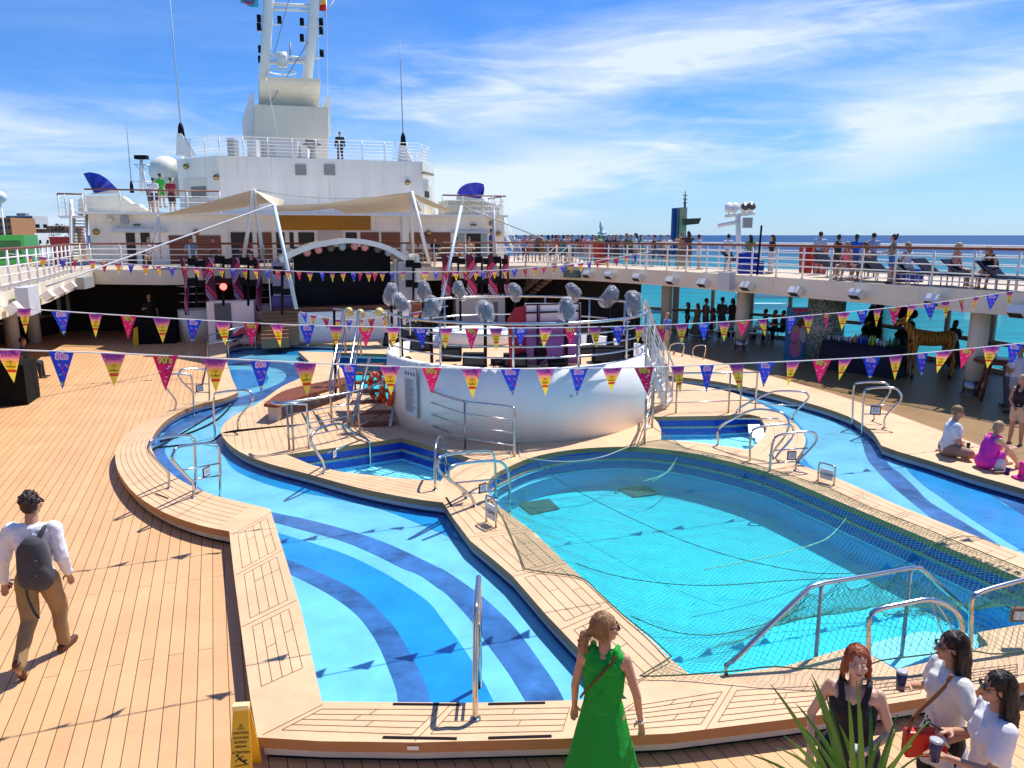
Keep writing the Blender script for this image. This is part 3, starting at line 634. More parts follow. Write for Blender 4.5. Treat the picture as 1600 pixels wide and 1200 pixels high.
# port side columns and dark lounge wall
for x_, y_, l_ in [(22,545,'white port column nearest the left picture edge'),(55,535,'white port column under the grey loudspeaker box'),(90,520,'white port column, third from the left edge'),(105,514,'slim white port column before the patchwork counter')]:
    column(x_, y_, 0.26, M['cream'], l_, z=0.0, sleeve=False)
column(233, 505, 0.2, M['cream'], 'slanted white column beside the black speaker stack', z=0, sleeve=False)
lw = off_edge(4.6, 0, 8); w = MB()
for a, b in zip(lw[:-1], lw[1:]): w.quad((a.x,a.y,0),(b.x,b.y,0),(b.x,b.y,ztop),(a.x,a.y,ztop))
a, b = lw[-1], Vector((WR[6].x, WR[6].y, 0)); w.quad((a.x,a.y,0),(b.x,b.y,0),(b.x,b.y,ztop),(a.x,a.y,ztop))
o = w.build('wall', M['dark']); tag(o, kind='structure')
# mullions of the dark port windows
pw = thing('window_wall', 'dark lounge windows with cream frames under the port deck', 'window wall', lw[2]); w = MB()
for p in resample(off_edge(4.5, 0, 5), 22): w.box((-0.06,-0.06,0.9),(0.06,0.06,ztop), o=(p.x,p.y,0))
lp = off_edge(4.45, 0, 5)
for z in (0.9, ztop-0.1): w.tube([Vector((p.x,p.y,z)) for p in lp], 0.06, 4)
w.build('window_frame', M['cream'], pw)
# patchwork counter below those windows
chk = mat('patchwork', (0.3,0.2,0.1), 0.6); nt = chk.node_tree; ck = nt.nodes.new('ShaderNodeTexChecker'); ck.inputs['Scale'].default_value = 3.2; ck.inputs[1].default_value = (0.55,0.42,0.26,1); ck.inputs[2].default_value = (0.05,0.035,0.03,1)
tc = nt.nodes.new('ShaderNodeTexCoord'); nt.links.new(tc.outputs['Object'], ck.inputs[0]); nt.links.new(ck.outputs[0], nt.nodes['Principled BSDF'].inputs['Base Color'])
ct = MB(); a, b = G(60,512,0), G(185,505,0); d = (b-a).normalized(); nn = Vector((-d.y,d.x,0)); ct.hexa([a,b,b+nn*0.5,a+nn*0.5]+[v+Vector((0,0,1.0)) for v in (a,b,b+nn*0.5,a+nn*0.5)]); o = ct.build('counter', chk); tag(o, 'low counter with cream and brown patchwork front in the port lounge', 'counter')
# ============================================================ floodlights and boxes on the fascia
eP = [Pl(EDGE[i], EDGE[i+1]) for i in range(len(EDGE)-1)]
def on_edge(px_, py_):
    best = None
    for i in range(len(EDGE)-1):
        pl = Pl(EDGE[i], EDGE[i+1])
        if abs(pl.d.dot(ray(px_, py_).normalized())) > 0.999: continue
        w = pl.q(px_, py_); a = (w-pl.p).dot(pl.d); L_ = (EDGE[i+1]-EDGE[i]).xy.length
        if -0.05 <= a <= L_+0.05 and w.y > 0: best = (w, pl)
    return best
def flood(px_, py_, lab, s=1.0):
    r = on_edge(px_, py_)
    if not r: return
    w, pl = r; n = pl.n if pl.n.dot(Vector((0,0,0))-w) > 0 else -pl.n
    t = thing('floodlight', lab, 'floodlight', w, group='floodlights on the deck edge')
    b = MB(); R = Matrix((( -n.y, n.x, 0),( n.x, n.y, 0),(0,0,1))).transposed()
    R = Matrix([[ -n.y, n.x, 0],[n.x, n.y, 0],[0,0,1]])
    X = Vector((-n.y, n.x, 0)); c = w+n*0.22
    dn = (n*0.6+Vector((0,0,-0.8))).normalized(); upv = X.cross(dn)
    def bx(cc, sx, sy, sz, mb): mb.hexa([cc+X*a*sx+upv*b_*sy+dn*g*sz for g in (-1,1) for a, b_ in ((-1,-1),(1,-1),(1,1),(-1,1))])
    bx(c, 0.20*s, 0.13*s, 0.12*s, b); b.tube([w, c], 0.03, 6); b.build('housing', M['white2'], t)
    g = MB(); bx(c+dn*0.125*s, 0.17*s, 0.10*s, 0.01, g); g.build('lens', C(0.05,0.05,0.06,0.15), t)
for i, (x_, y_, l_) in enumerate([(922,428,'small white floodlight on the deck edge just right of the stair head'),(957,430,'white floodlight on the deck edge above the dark glazed corner'),(1001,433,'white floodlight under the group of people leaning on the rail'),(1055,438,'white floodlight left of the big grey loudspeaker box'),(1105,442,'dark faced floodlight beside the angled bracket'),(1173,447,'white floodlight right of the grey loudspeaker box'),(1250,455,'white floodlight below the red planters'),(1345,459,'white floodlight below the dark empty loungers'),(1465,468,'white floodlight above the leftmost pennants of the upper string'),(1597,486,'white floodlight at the right picture edge'),(6,482,'white floodlight at the left picture edge'),(62,462,'white floodlight right of the port loudspeaker box'),(82,455,'second white floodlight right of the port loudspeaker box'),(100,447,'farthest white floodlight on the port deck edge')]):
    flood(x_, y_, l_)
def facebox(x0, y0, x1, y1, m, lab, name='loudspeaker', cat='loudspeaker', depth=0.3, off=0.15):
    r = on_edge((x0+x1)/2, (y0+y1)/2)
    if not r: return
    w, pl = r; pl2 = pl; s = 1 if pl.n.dot(-w) > 0 else -1
    a0, z1 = pl.sz(x0, y0, s*off); a1, z0 = pl.sz(x1, y1, s*off); b = MB(); P_ = [pl.at(a0,0,s*off), pl.at(a1,0,s*off), pl.at(a1,0,s*(off+depth)), pl.at(a0,0,s*(off+depth))]
    b.prism([(p.x,p.y) for p in P_], z0, z1); o = b.build(name, m); tag(o, lab, cat)
facebox(1131,425,1148,453, M['lgrey'], 'big grey loudspeaker box on the starboard deck edge below the light mast')
facebox(887,421,908,434, C(0.10,0.17,0.15), 'dark green grey box on the deck edge at the stair head')
facebox(22,450,45,488, M['lgrey'], 'tall pale grey loudspeaker box on the port deck edge')
facebox(117,434,135,448, M['grey'], 'small grey loudspeaker below the port railing')
# ============================================================ deck houses
PA = Pl((-20.5, 38), ang=19); Z3 = PA.sz(160, 335)[1]
def wallrect(pl, x0, y0, x1, y1, d0=-0.02, d1=0.03, mb=None, zb=None, zt=None):
    mb = mb or MB(); a0, z1 = pl.sz(x0, y0, d1); a1, z0 = pl.sz(x1, y1, d1)
    if zb is not None: z0 = zb
    if zt is not None: z1 = zt
    P_ = [pl.at(a0,0,d0), pl.at(a1,0,d0), pl.at(a1,0,d1), pl.at(a0,0,d1)]
    return mb.prism([(p.x,p.y) for p in P_], min(z0,z1), max(z0,z1))
dh = thing('deck_house', 'long white lower deck house with sliding doors and slatted brown panels', 'deck house', PA.at(0,ZU))
aR = PA.sz(788, 400)[0]; w = MB(); P_ = [PA.at(0,0), PA.at(aR,0), PA.at(aR,0,-9), PA.at(0,0,-9)]; w.prism([(p.x,p.y) for p in P_], ZU+0.001, Z3); w.build('wall', M['white'], dh)
def wr(name, m, x0, y0, x1, y1, d1=0.05, **k): return wallrect(PA, x0, y0, x1, y1, 0.003, d1, zb=k.get('zb'), zt=k.get('zt')).build(name, m, dh)
zdt = 0
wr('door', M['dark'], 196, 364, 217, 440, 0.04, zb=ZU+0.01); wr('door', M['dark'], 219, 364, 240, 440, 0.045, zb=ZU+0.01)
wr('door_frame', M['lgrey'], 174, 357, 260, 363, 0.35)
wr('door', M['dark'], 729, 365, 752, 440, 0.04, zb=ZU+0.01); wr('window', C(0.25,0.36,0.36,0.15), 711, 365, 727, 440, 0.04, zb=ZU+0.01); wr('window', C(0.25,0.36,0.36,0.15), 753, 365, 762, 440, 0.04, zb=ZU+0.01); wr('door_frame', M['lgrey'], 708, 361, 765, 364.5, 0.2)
slat = mat('slatted_wood', (0.22,0.065,0.03), 0.5); nt = slat.node_tree; wv = nt.nodes.new('ShaderNodeTexWave'); wv.bands_direction = 'Z'; wv.inputs['Scale'].default_value = 3.4; tc = nt.nodes.new('ShaderNodeTexCoord'); nt.links.new(tc.outputs['Object'], wv.inputs['Vector'])
mx = nt.nodes.new('ShaderNodeMix'); mx.data_type = 'RGBA'; mx.inputs[6].default_value = (0.06,0.02,0.01,1); mx.inputs[7].default_value = (0.30,0.10,0.05,1); nt.links.new(wv.outputs[0], mx.inputs[0]); nt.links.new(mx.outputs[2], nt.nodes['Principled BSDF'].inputs['Base Color'])
for x0, x1 in ((263,305),(306,349)): wr('shutter_panel', slat, x0, 368, x1, 430, 0.05, zb=ZU+0.02)
for x0, x1, m_ in ((360,398,M['dark']),(401,428,slat),(431,448,M['dark']),(452,462,M['dark']),(466,494,M['dark']),(540,560,M['dark']),(563,594,slat),(596,627,slat),(640,660,slat),(662,705,slat)): wr('shutter_panel', m_, x0, 363, x1, 430, 0.05, zb=ZU+0.02)
wr('panel', C(0.50,0.47,0.40), 496, 361, 538, 430, 0.06, zb=ZU+0.02)
wr('pilaster', M['white2'], 351, 345, 359, 430, 0.12, zb=ZU+0.02); wr('pilaster', M['white2'], 628, 335, 638, 430, 0.12, zb=ZU+0.02)
def blob_lamp(pl, x_, y_, lab, off=0.15, m=None, r=0.16):
    w = pl.q(x_, y_, off); b = MB(); R = Matrix.Rotation(pi/2, 3, 'X'); b.lathe([(0.05,0.12),(r*0.7,0.08),(r,0.0),(r*0.8,-0.1),(0.03,-0.16)], w, 14, R=R); o = b.build('wall_lamp', m or M['brass']); tag(o, lab, 'wall lamp')
for x_, y_, l_ in [(150,362,'brass round lamp low on the wall left of the port door'),(306,363,'brass lamp over the slatted panels'),(670,364,'brass lamp on the wall between the canopy legs')]: blob_lamp(PA, x_, y_, l_)
for x_, y_, l_ in [(779,365,'brass lamp low at the right end of the deck house'),(768,349,'brass lamp above the starboard door corner'),(172,343,'cream round siren on the wall left of the grey loudspeaker')]: blob_lamp(PA, x_, y_, l_, m=M['cream'] if 'siren' in l_ else None)
def box_thing(pl, x0, y0, x1, y1, d0, d1, name, m, lab, cat, **k): o = wallrect(pl, x0, y0, x1, y1, d0, d1, **k).build(name, m); tag(o, lab, cat); return o
box_thing(PA,187,338,200,349,0.05,0.4,'loudspeaker',M['grey'],'grey loudspeaker box high on the port end of the white wall','loudspeaker')
for x0,x1,l_ in ((208,219,'left of the two small green exit lamps, over the port door'),(736,745,'small green exit lamp over the starboard door')): box_thing(PA,x0,350,x1,352.5,0.05,0.15,'exit_lamp',C(0.03,0.12,0.07),l_,'exit lamp')
ob_ = box_thing(PA,435,336,580,360,2.2,2.7,'valance',C(0.52,0.22,0.02,0.6,var=0.08),'long orange canvas valance hanging over the stage','valance')
# level three deck edge
d3 = MB(); P_ = [PA.at(-0.5,0,0.35), PA.at(aR+0.1,0,0.35), PA.at(aR+0.1,0,-12), PA.at(-0.5,0,-12)]; d3.prism([(p.x,p.y) for p in P_], Z3+0.002, Z3+0.12); d3.build('sun_deck', M['white2'], kind='structure', label='white edged deck on top of the lower deck house')
railing([PA.at(0,0,0.25), PA.at(PA.sz(345,330)[0],0,0.25)], Z3+0.12, h=1.05, sp=1.3, bars=3, label='white railing with teak handrail above the port door', rb=0.013)
railing([PA.at(PA.sz(690,330)[0],0,0.25), PA.at(aR,0,0.25), PA.at(aR,0,-3)], Z3+0.12, h=1.05, sp=1.0, bars=3, label='white railing at the starboard end of the sun deck, below the right blue shell', rb=0.013)
# upper house, a chamfered block
def at_off(px_, py_, off): return PA.q(px_, py_, off)
b1, b2 = at_off(345,300,-3.4), at_off(661,300,-3.4); b0 = at_off(280,300,-6.5); b3 = at_off(679,300,-5.4)
ZH = PA.sz(345,243,-3.4)[1]
uh = thing('upper_deck_house', 'tall white upper deck house with chamfered corners, below the funnel', 'deck house', (b1.x,b1.y,Z3))
UHP = [(b0.x,b0.y),(b1.x,b1.y),(b2.x,b2.y),(b3.x,b3.y),(b3.x+VV.x*9,b3.y+VV.y*9),(b0.x+VV.x*7,b0.y+VV.y*7)]
w = MB(); w.prism(UHP, Z3+0.125, ZH); w.build('wall', M['white'], uh)
PF = Pl(b1, b2); PLf = Pl(b0, b1); PRf = Pl(b2, b3)
for x0, x1 in ((461,479),(506,524)): wallrect(PF, x0, 257, x1, 274, 0.003, 0.06).build('vent', C(0.30,0.29,0.27,0.6,var=0.3,vscale=30), uh)
wallrect(PLf, 286, 280, 326, 325, 0.003, 0.03, zb=Z3+0.14).build('recess', M['cream'], uh); wallrect(PLf, 298, 292, 322, 308, 0.03, 0.06).build('window', C(0.18,0.17,0.14,0.2), uh)
wallrect(PRf, 645.0+17, 287, 675, 325, 0.003, 0.03, zb=Z3+0.14).build('recess', M['cream'], uh); wallrect(PRf, 664, 298, 671, 309, 0.03, 0.06).build('window', M['dark'], uh)
blob_lamp(PLf, 290, 260, 'small dark round lamp on the upper house near its port corner'); blob_lamp(PLf, 337, 277, 'brass lamp beside the recessed cream window'); blob_lamp(PF, 637, 285, 'brass lamp at the starboard end of the upper house front')
wallrect(PRf, 664, 268, 678, 275, 0.1, 0.3).build('air_horn', M['brass'], uh)
rp_ = [Vector((*p,0)) for p in UHP]; cen = sum(rp_, Vector())/6
rp_ = [p+(cen-p).normalized()*0.25 for p in rp_]
railing([rp_[5], rp_[0], rp_[1], rp_[2], rp_[3], rp_[4]], ZH, h=1.05, sp=1.25, bars=5, hand=M['white2'], label='white railing round the roof of the upper deck house', rb=0.016, rh=0.02)
# funnel
PG = Pl(PF.at(0,0,-3.5), ang=19)
fn = thing('funnel', 'white block funnel with an overhanging curved cap, below the twin masts', 'funnel', PG.q(455,240))
def slabpts(pl, L_, d0, d1):   # front outline in pixels, extruded backwards
    F_ = [pl.q(x, y) for x, y in L_]; mb = MB(); n = len(F_); B_2 = [p-pl.n*(d0) for p in F_]
    mb.add(F_+B_2, [tuple(range(n))[::-1], tuple(range(n, 2*n))]+[(i,(i+1)%n,n+(i+1)%n,n+i) for i in range(n)]); return mb
slabpts(PG, [(396,245),(399,163),(513,168),(512,250)], 5, 0).build('body', M['cream'], fn)
cp = MB(); prof = []; n = 9
for k in range(n):
    t = k/(n-1); y = 121+t*44; off = 0.15+0.9*sin(t*pi*0.5)**2*-1.2; prof.append((PG.q(405.5, y), PG.q(500, y+4), off))
vs = []; 
for a, b, o_ in prof: vs += [a+PG.n*(o_+0.2), b+PG.n*(o_+0.2)]
fs = [(2*i,2*i+2,2*i+3,2*i+1) for i in range(n-1)]
m0 = len(vs); vs += [vs[0]-PG.n*3.5, vs[1]-PG.n*3.5, vs[2*n-2]-PG.n*2, vs[2*n-1]-PG.n*2]
fs += [(0,1,m0+1,m0),(m0,m0+1,m0+3,m0+2),(2*n-2,m0+2,m0+3,2*n-1), tuple([2*i for i in range(n)][::-1]+[m0,m0+2][::1]) , tuple([2*i+1 for i in range(n)]+[m0+3,m0+1])]
cp.add(vs, fs); cp.build('cap', M['cream'], fn)
slabpts(Pl(PG.p-PG.n*0.6, ang=19), [(380,212),(378,190),(391,145),(396,144),(402,212)], 2.4, 0).build('side_fin', M['white2'], fn)
slabpts(Pl(PG.p-PG.n*0.6, ang=19), [(506,200),(503,170),(512,150),(516,150),(516,212)], 2.4, 0).build('side_fin', M['white2'], fn)
# twin masts
ms = thing('signal_mast', 'white twin legged signal mast with cross bars and lamps above the funnel', 'mast', PG.q(450,122,-2))
PM = Pl(PG.p-PG.n*1.6, ang=19)
def mt(L_, r, m=None, name='leg', pl=None): o = MB().tube([(pl or PM).q(x, y) for x, y in L_], r, 10).build(name, m or M['white2'], ms); return o
mt([(422,-50),(420,0),(416,60),(412,126)], 0.31); mt([(496,-50),(492,0),(487,60),(480,126)], 0.31)
mt([(420,6),(492,10)], 0.1, name='crossbar'); mt([(420,14),(490,17)], 0.08, name='crossbar'); mt([(414,86),(484,92)], 0.09, name='crossbar'); mt([(414,98),(484,96)], 0.12, name='crossbar')
mt([(426,98),(440,86)], 0.05, name='crossbar')
for x_, y_, d_ in [(405,36,1),(405,49,1),(407,84,1),(407,100,1),(502,41,-1),(502,55,-1),(503,90,-1),(472,41,1),(472,66,1),(437,38,-1)]:
    a = MB().tube([PM.q(x_, y_), PM.q(x_+11*d_, y_)], 0.06, 6); p = PM.q(x_, y_); a.build('lamp_bracket', M['white2'], ms)
    l2 = MB().lathe([(0.13,0.05),(0.13,0.45)], p, 10); l2.build('signal_lamp', M['black'], ms)
rd = MB(); p = PM.q(442, 118); rd.lathe([(0.06,0),(0.06,0.5),(0.35,0.5),(0.35,1.3),(0.1,1.35)], p, 12); rd.tube([p+Vector((0.8*cos(k*pi/10),0.8*sin(k*pi/10),0.2)) for k in range(20)], 0.04, 6, closed=True); rd.build('radar', M['white2'], ms)
MB().tube([PM.q(453,66), PM.q(454,97)], 0.05, 6, r2=0.06).build('whip_aerial', M['grey'], ms)
# flags
def flagthing(pts, cols, lab, pl):
    t = thing('flag', lab, 'flag', pl.q(*pts[0])); mb = MB(); n = 8; a, b, c, d = [pl.q(*p) for p in pts]
    for k, (f0, f1, mi) in enumerate(cols[1]):
        vs = []; 
        for i in range(n+1):
            s = i/n; wv_ = pl.n*(0.10*sin(s*9+1))
            for f in (f0, f1): vs.append(lerp(lerp(a, b, s), lerp(d, c, s), f)+wv_+Vector((0,0,0.06*sin(s*7))))
        fs = [(2*i,2*i+2,2*i+3,2*i+1) for i in range(n)]; mb.use(mi).add(vs, fs, True); o_ = len(vs)
        mb.add([v-pl.n*0.015 for v in vs], [f[::-1] for f in fs], True)
    mb.build('cloth', cols[0], t); return t, mb
f1, _ = flagthing([(488,-22),(510,-20),(510,18),(489,12)], ([C(0.6,0.02,0.02),C(0.85,0.55,0.03),C(0.85,0.6,0.3)], [(0,0.25,0),(0.25,0.72,1),(0.72,1,0)]), 'red and yellow flag at the right mast leg', PM)
e_ = MB(); p = PM.q(498,1); e_.ball(p+PM.n*0.16, (0.22,0.03,0.3)); e_.build('emblem', C(0.75,0.45,0.35), f1)
f2, _ = flagthing([(374,-25),(404,-28),(404,12),(376,6)], ([C(0.03,0.45,0.62)], [(0,1,0)]), 'turquoise flag with a red ring left of the masts', PM)
e_ = MB(); p = PM.q(388,-2)+PM.n*0.14; e_.tube([p+PM.d*0.3*cos(k*pi/8)+Vector((0,0,0.3*sin(k*pi/8))) for k in range(16)], 0.07, 6, closed=True); e_.build('emblem', C(0.5,0.05,0.12), f2)
MB().tube([PM.q(405,-28), PM.q(412,20)], 0.02, 4).build('halyard', M['white2'], f2)
f3, _ = flagthing([(414,-12),(423,-12),(423,2),(414,1)], ([C(0.5,0.03,0.03)], [(0,1,0)]), 'small red pennant on the left mast leg', PM)
# stays
def wire(a, b, r, m, lab, sag=0.0, name='wire', cat='wire', n=10):
    P_ = [lerp(a, b, k/n)-Vector((0,0,sag*4*(k/n)*(1-k/n))) for k in range(n+1)]; o = MB().tube(P_, r, 4).build(name, m); tag(o, lab, cat)
wire(PM.q(522,0,-1), PG.q(420,165,0.3), 0.03, M['grey'], 'slanting stay wire crossing in front of the funnel cap')
wire(PM.q(454,-10,1), PM.q(428,85,1), 0.025, M['grey'], 'thin stay wire between the two mast legs')
for x_, l_ in ((511,'thin halyard right of the masts'),(497,'second thin halyard close to the right mast leg')): wire(PM.q(x_-1,0), PG.q(x_+2,215), 0.02, M['white2'], l_)
wire(PG.q(416,122,1), PG.q(434,215,1), 0.02, M['white2'], 'thin halyard crossing the funnel front')
# whip antennas
def whip(a, b, r, m, lab): 
    t = thing('antenna', lab, 'antenna', a); MB().tube([a, b], r, 6, r2=r*0.35).build('whip', m, t); MB().lathe([(r*4,0),(r*3,0.5),(r*1.5,0.7)], a-Vector((0,0,0.2)), 10).build('base', M['black'], t)
whip(PF.q(283,207,-2.8), PF.q(264,-20,-2.8), 0.05, C(0.5,0.6,0.66), 'very tall pale whip antenna at the port corner of the upper roof')
whip(PF.q(630,222,-0.4), PF.q(624.5,62,-0.4), 0.045, M['grey'], 'tall dark whip antenna at the starboard end of the upper roof')
whip(PA.q(206,296,-10), PA.q(196,176,-10), 0.03, M['grey'], 'thin antenna left of the small radar mast')
for x_, pl_, l_ in ((283,PF,'port'),(629,PF,'starboard')):
    off = -2.6 if x_ < 300 else -0.45
    b = MB(); p = pl_.q(x_, 243 if x_ < 300 else 257, off); P2 = [(p.x-0.5,p.y),(p.x+0.5,p.y),(p.x+0.2,p.y+0.6),(p.x-0.2,p.y+0.6)]
    b.add([p+Vector((-0.3,0,0)), p+Vector((0.7,0,0)), p+Vector((0.7,0.4,0)), p+Vector((-0.3,0.4,0)), p+Vector((-0.15,0,1.2)), p+Vector((0.1,0,1.2)), p+Vector((0.1,0.4,1.2)), p+Vector((-0.15,0.4,1.2))], [(0,1,5,4),(1,2,6,5),(2,3,7,6),(3,0,4,7),(4,5,6,7),(3,2,1,0)])
    o = b.build('antenna_plinth', M['white2']); tag(o, 'white plinth under the %s whip antenna'%l_, 'plinth')
# radome and small mast
rdm = MB(); p = PA.q(258, 300, -12); r_ = 24/1200*p.y; rdm.ball(PA.q(259, 268, -12), (r_,r_,r_*0.95), nu=28, nv=16); rdm.lathe([(r_*0.75,-r_*1.6),(r_*0.9,-0.3)], PA.q(259,268,-12), 24); o = rdm.build('radome', M['white']); tag(o, 'large white radome left of the upper deck house', 'radome')
rm = thing('radar_mast', 'small white lattice radar mast left of the radome', 'mast', PA.q(222,300,-9)); q_ = lambda x, y: PA.q(x, y, -9)
m_ = MB(); m_.tube([q_(220,302), q_(221,246)], 0.09, 6); m_.tube([q_(228,302), q_(223,258)], 0.06, 6); m_.build('pole', M['white2'], rm)
m_ = MB(); m_.tube([q_(209,257), q_(235,258)], 0.05, 6); m_.tube([q_(212,258), q_(221,268)], 0.03, 5); m_.tube([q_(233,258), q_(223,268)], 0.03, 5); m_.tube([q_(206,284), q_(239,284)], 0.04, 5); m_.build('crossbar', M['white2'], rm)
m_ = MB(); a = q_(221,246); m_.box((-0.35,-0.2,-0.1),(0.35,0.2,0.12), o=a); m_.build('scanner', M['black'], rm)
# blue shells
def shell(pts, apex, lab, off, flip=1):
    t = thing('shell_awning', lab, 'awning', PA.q(*apex, off)); mb = MB(); n = len(pts); A = PA.q(*apex, off)
    vs = [A]; 
    for i, p in enumerate(pts): vs.append(PA.q(*p, off+(1.0 if i % 2 else 0.7)+1.2*sin(pi*i/(n-1))))
    fs = [(0,i+1,i+2) for i in range(n-1)]; mb.add(vs, fs)
    m2 = len(vs); mb.add([v-PA.n*0.05 for v in vs], [f[::-1] for f in fs]); mb.build('fabric', M['blue'], t)
    return t
t1 = shell([(130,271),(139,269),(147,270),(155,272),(162,276),(169,281),(175,287),(183,295)], (147,302), 'deep blue folded shell awning on the port side, left of the radome', -4)
MB().add([PA.q(x,y,-3.9) for x,y in ((140,303),(188,303),(187,295),(150,300))]+[PA.q(x,y,-4.6) for x,y in ((140,303),(188,303),(187,295),(150,300))], [(0,1,2,3),(3,2,6,7),(1,5,6,2),(0,3,7,4)]).build('base', M['cream'], t1)
t2 = shell([(714,303),(717,296),(722,291),(729,287),(737,285.5),(744,285),(751,286),(756,288),(757,295),(755,307)], (748,311), 'deep blue folded shell awning at the starboard end above the sun deck', -2)
MB().add([PA.q(x,y,-1.9) for x,y in ((712,312),(760,316),(754,309),(715,304))]+[PA.q(x,y,-2.8) for x,y in ((712,312),(760,316),(754,309),(715,304))], [(0,1,2,3),(3,2,6,7),(1,5,6,2),(0,3,7,4)]).build('base', M['cream'], t2)
# stairs
def stairs(a, b, w, n, lab, m=None, tread=None, solid=False):   # a bottom, b top, w a vector across
    t = thing('staircase', lab, 'staircase', a); tr = tread or M['lgrey']; st = m or M['white2']
    for k in range(n):
        p = lerp(a, b, (k+0.5)/n); d = (b-a); d.z = 0; d = d.normalized()*0.15
        x = MB(); x.hexa([p-d-Vector((0,0,0.02)), p+w-d-Vector((0,0,0.02)), p+w+d-Vector((0,0,0.02)), p+d-Vector((0,0,0.02)), p-d+Vector((0,0,0.03)), p+w-d+Vector((0,0,0.03)), p+w+d+Vector((0,0,0.03)), p+d+Vector((0,0,0.03))]); x.build('tread', tr, t)
    for s in (0, 1):
        q = w*s; x = MB(); x.hexa([a+q-w.normalized()*0.03, a+q+w.normalized()*0.03, b+q+w.normalized()*0.03, b+q-w.normalized()*0.03]+[v+Vector((0,0,0.28)) for v in (a+q-w.normalized()*0.03, a+q+w.normalized()*0.03, b+q+w.normalized()*0.03, b+q-w.normalized()*0.03)]); x.build('stringer', st, t)
        x = MB(); U = Vector((0,0,1)); x.tube([a+q, a+q+U*0.95, b+q+U*0.95, b+q], 0.025, 6)
        for f in (0.25,0.5,0.75): x.tube([lerp(a,b,f)+q, lerp(a,b,f)+q+U*0.95], 0.018, 5)
        for f in (0.35,0.65): x.tube([a+q+U*0.95*f, b+q+U*0.95*f], 0.012, 5)
        x.build('handrail', tr if solid else M['white2'], t)
    return t
stairs(PA.q(115,400,1.0), PA.q(117,343,-1.5), PA.q(136,400,1.0)-PA.q(115,400,1.0), 12, 'enclosed white staircase at the port end of the deck house', tread=C(0.30,0.32,0.26))
stairs(PA.q(792,418,-1.0), PA.q(784,330,-1.0)+Vector((-1.5,1.0,0)), Vector((0.9,-0.1,0)), 12, 'white outside staircase at the starboard end of the deck house')
sa = PA.q(93,338,0.5); bal = MB(); bal.hexa([PA.q(93,341,-2),PA.q(132,341,-2),PA.q(132,341,0.8),PA.q(93,341,0.8)]+[v+Vector((0,0,0.12)) for v in (PA.q(93,341,-2),PA.q(132,341,-2),PA.q(132,341,0.8),PA.q(93,341,0.8))]); o = bal.build('balcony', M['white2']); tag(o, 'small white balcony at the head of the port stairs', 'balcony')
railing([Vector((*PA.q(132,341,0.8).xy,0)), Vector((*PA.q(94,341,0.8).xy,0)), Vector((*PA.q(94,341,-1.8).xy,0))], PA.q(93,341,0.8).z+0.12, h=1.0, sp=0.7, bars=4, label='railing of the small balcony at the far left', rb=0.012)
a = PA.q(112,400,1.3); wire(PA.q(111,398,1.4), PA.q(110,312,0.9), 0.07, M['white2'], 'slim white and teak post at the foot of the port stairs', name='post', cat='post')
st_ = MB(); P_ = [PA.q(x, y, -2.2) for x, y in ((140,335),(140,308),(200,308),(215,322),(240,335))]; 
o = slabpts(Pl(PA.p-PA.n*2.2, ang=19), [(122,338),(122,312),(135,306),(190,306),(205,318),(215,318),(222,325),(245,335)], 2.5, 0).build('stair_housing', M['cream']); tag(o, 'cream stepped stair housing behind the port sun deck railing', 'stair housing')
o = slabpts(Pl(PA.p-PA.n*3.0, ang=19), [(700,335),(700,313),(745,313),(782,320),(782,340)], 2.5, 0).build('netted_screen', C(0.62,0.57,0.46,0.8,var=0.3,vscale=6)); tag(o, 'cream netted screen behind the starboard sun deck railing', 'screen')
# starboard stair from the upper deck down to the pool
a = G(800,488,ZP); b = G(893,417,ZU)+VV*0.3
stairs(a, b, Vector((-0.5,1.0,0)), 15, 'long open staircase from the starboard upper deck down behind the bandstand', m=C(0.62,0.55,0.47), tread=M['brown'])
# ============================================================ sea, land
sea = bpy.data.materials.new('sea'); sea.use_nodes = True; nt = sea.node_tree; b = nt.nodes['Principled BSDF']; N = nt.nodes.new; L = nt.links.new
b.inputs['Base Color'].default_value = (0.0,0.13,0.22,1); b.inputs['Roughness'].default_value = 0.5; b.inputs['IOR'].default_value = 1.33; b.inputs['Specular IOR Level'].default_value = 0.18
tc = N('ShaderNodeTexCoord'); n1 = N('ShaderNodeTexNoise'); n1.inputs['Scale'].default_value = 0.35; n1.inputs['Detail'].default_value = 6; mp = N('ShaderNodeMapping'); mp.inputs['Scale'].default_value = (0.5,1.3,1); L(tc.outputs['Object'], mp.inputs[0]); L(mp.outputs[0], n1.inputs['Vector'])
bp = N('ShaderNodeBump'); bp.inputs['Strength'].default_value = 0.8; bp.inputs['Distance'].default_value = 1.2; L(n1.outputs[0], bp.inputs['Height']); L(bp.outputs[0], b.inputs['Normal'])
# shallow green water of the harbour turns to deep blue offshore
ln = N('ShaderNodeVectorMath'); ln.operation = 'LENGTH'; L(tc.outputs['Object'], ln.inputs[0]); mr = N('ShaderNodeMapRange'); mr.inputs[1].default_value = 120; mr.inputs[2].default_value = 1500; L(ln.outputs['Value'], mr.inputs[0])
mx = N('ShaderNodeMix'); mx.data_type = 'RGBA'; mx.inputs[6].default_value = (0.0,0.23,0.27,1); mx.inputs[7].default_value = (0.0,0.05,0.16,1); L(mr.outputs[0], mx.inputs[0])
n3 = N('ShaderNodeTexNoise'); n3.inputs['Scale'].default_value = 0.12; n3.inputs['Detail'].default_value = 5; L(mp.outputs[0], n3.inputs['Vector']); r3 = N('ShaderNodeMapRange'); r3.inputs[1].default_value = 0.3; r3.inputs[2].default_value = 0.7; r3.inputs[3].default_value = 0.75; r3.inputs[4].default_value = 1.25; L(n3.outputs[0], r3.inputs[0])
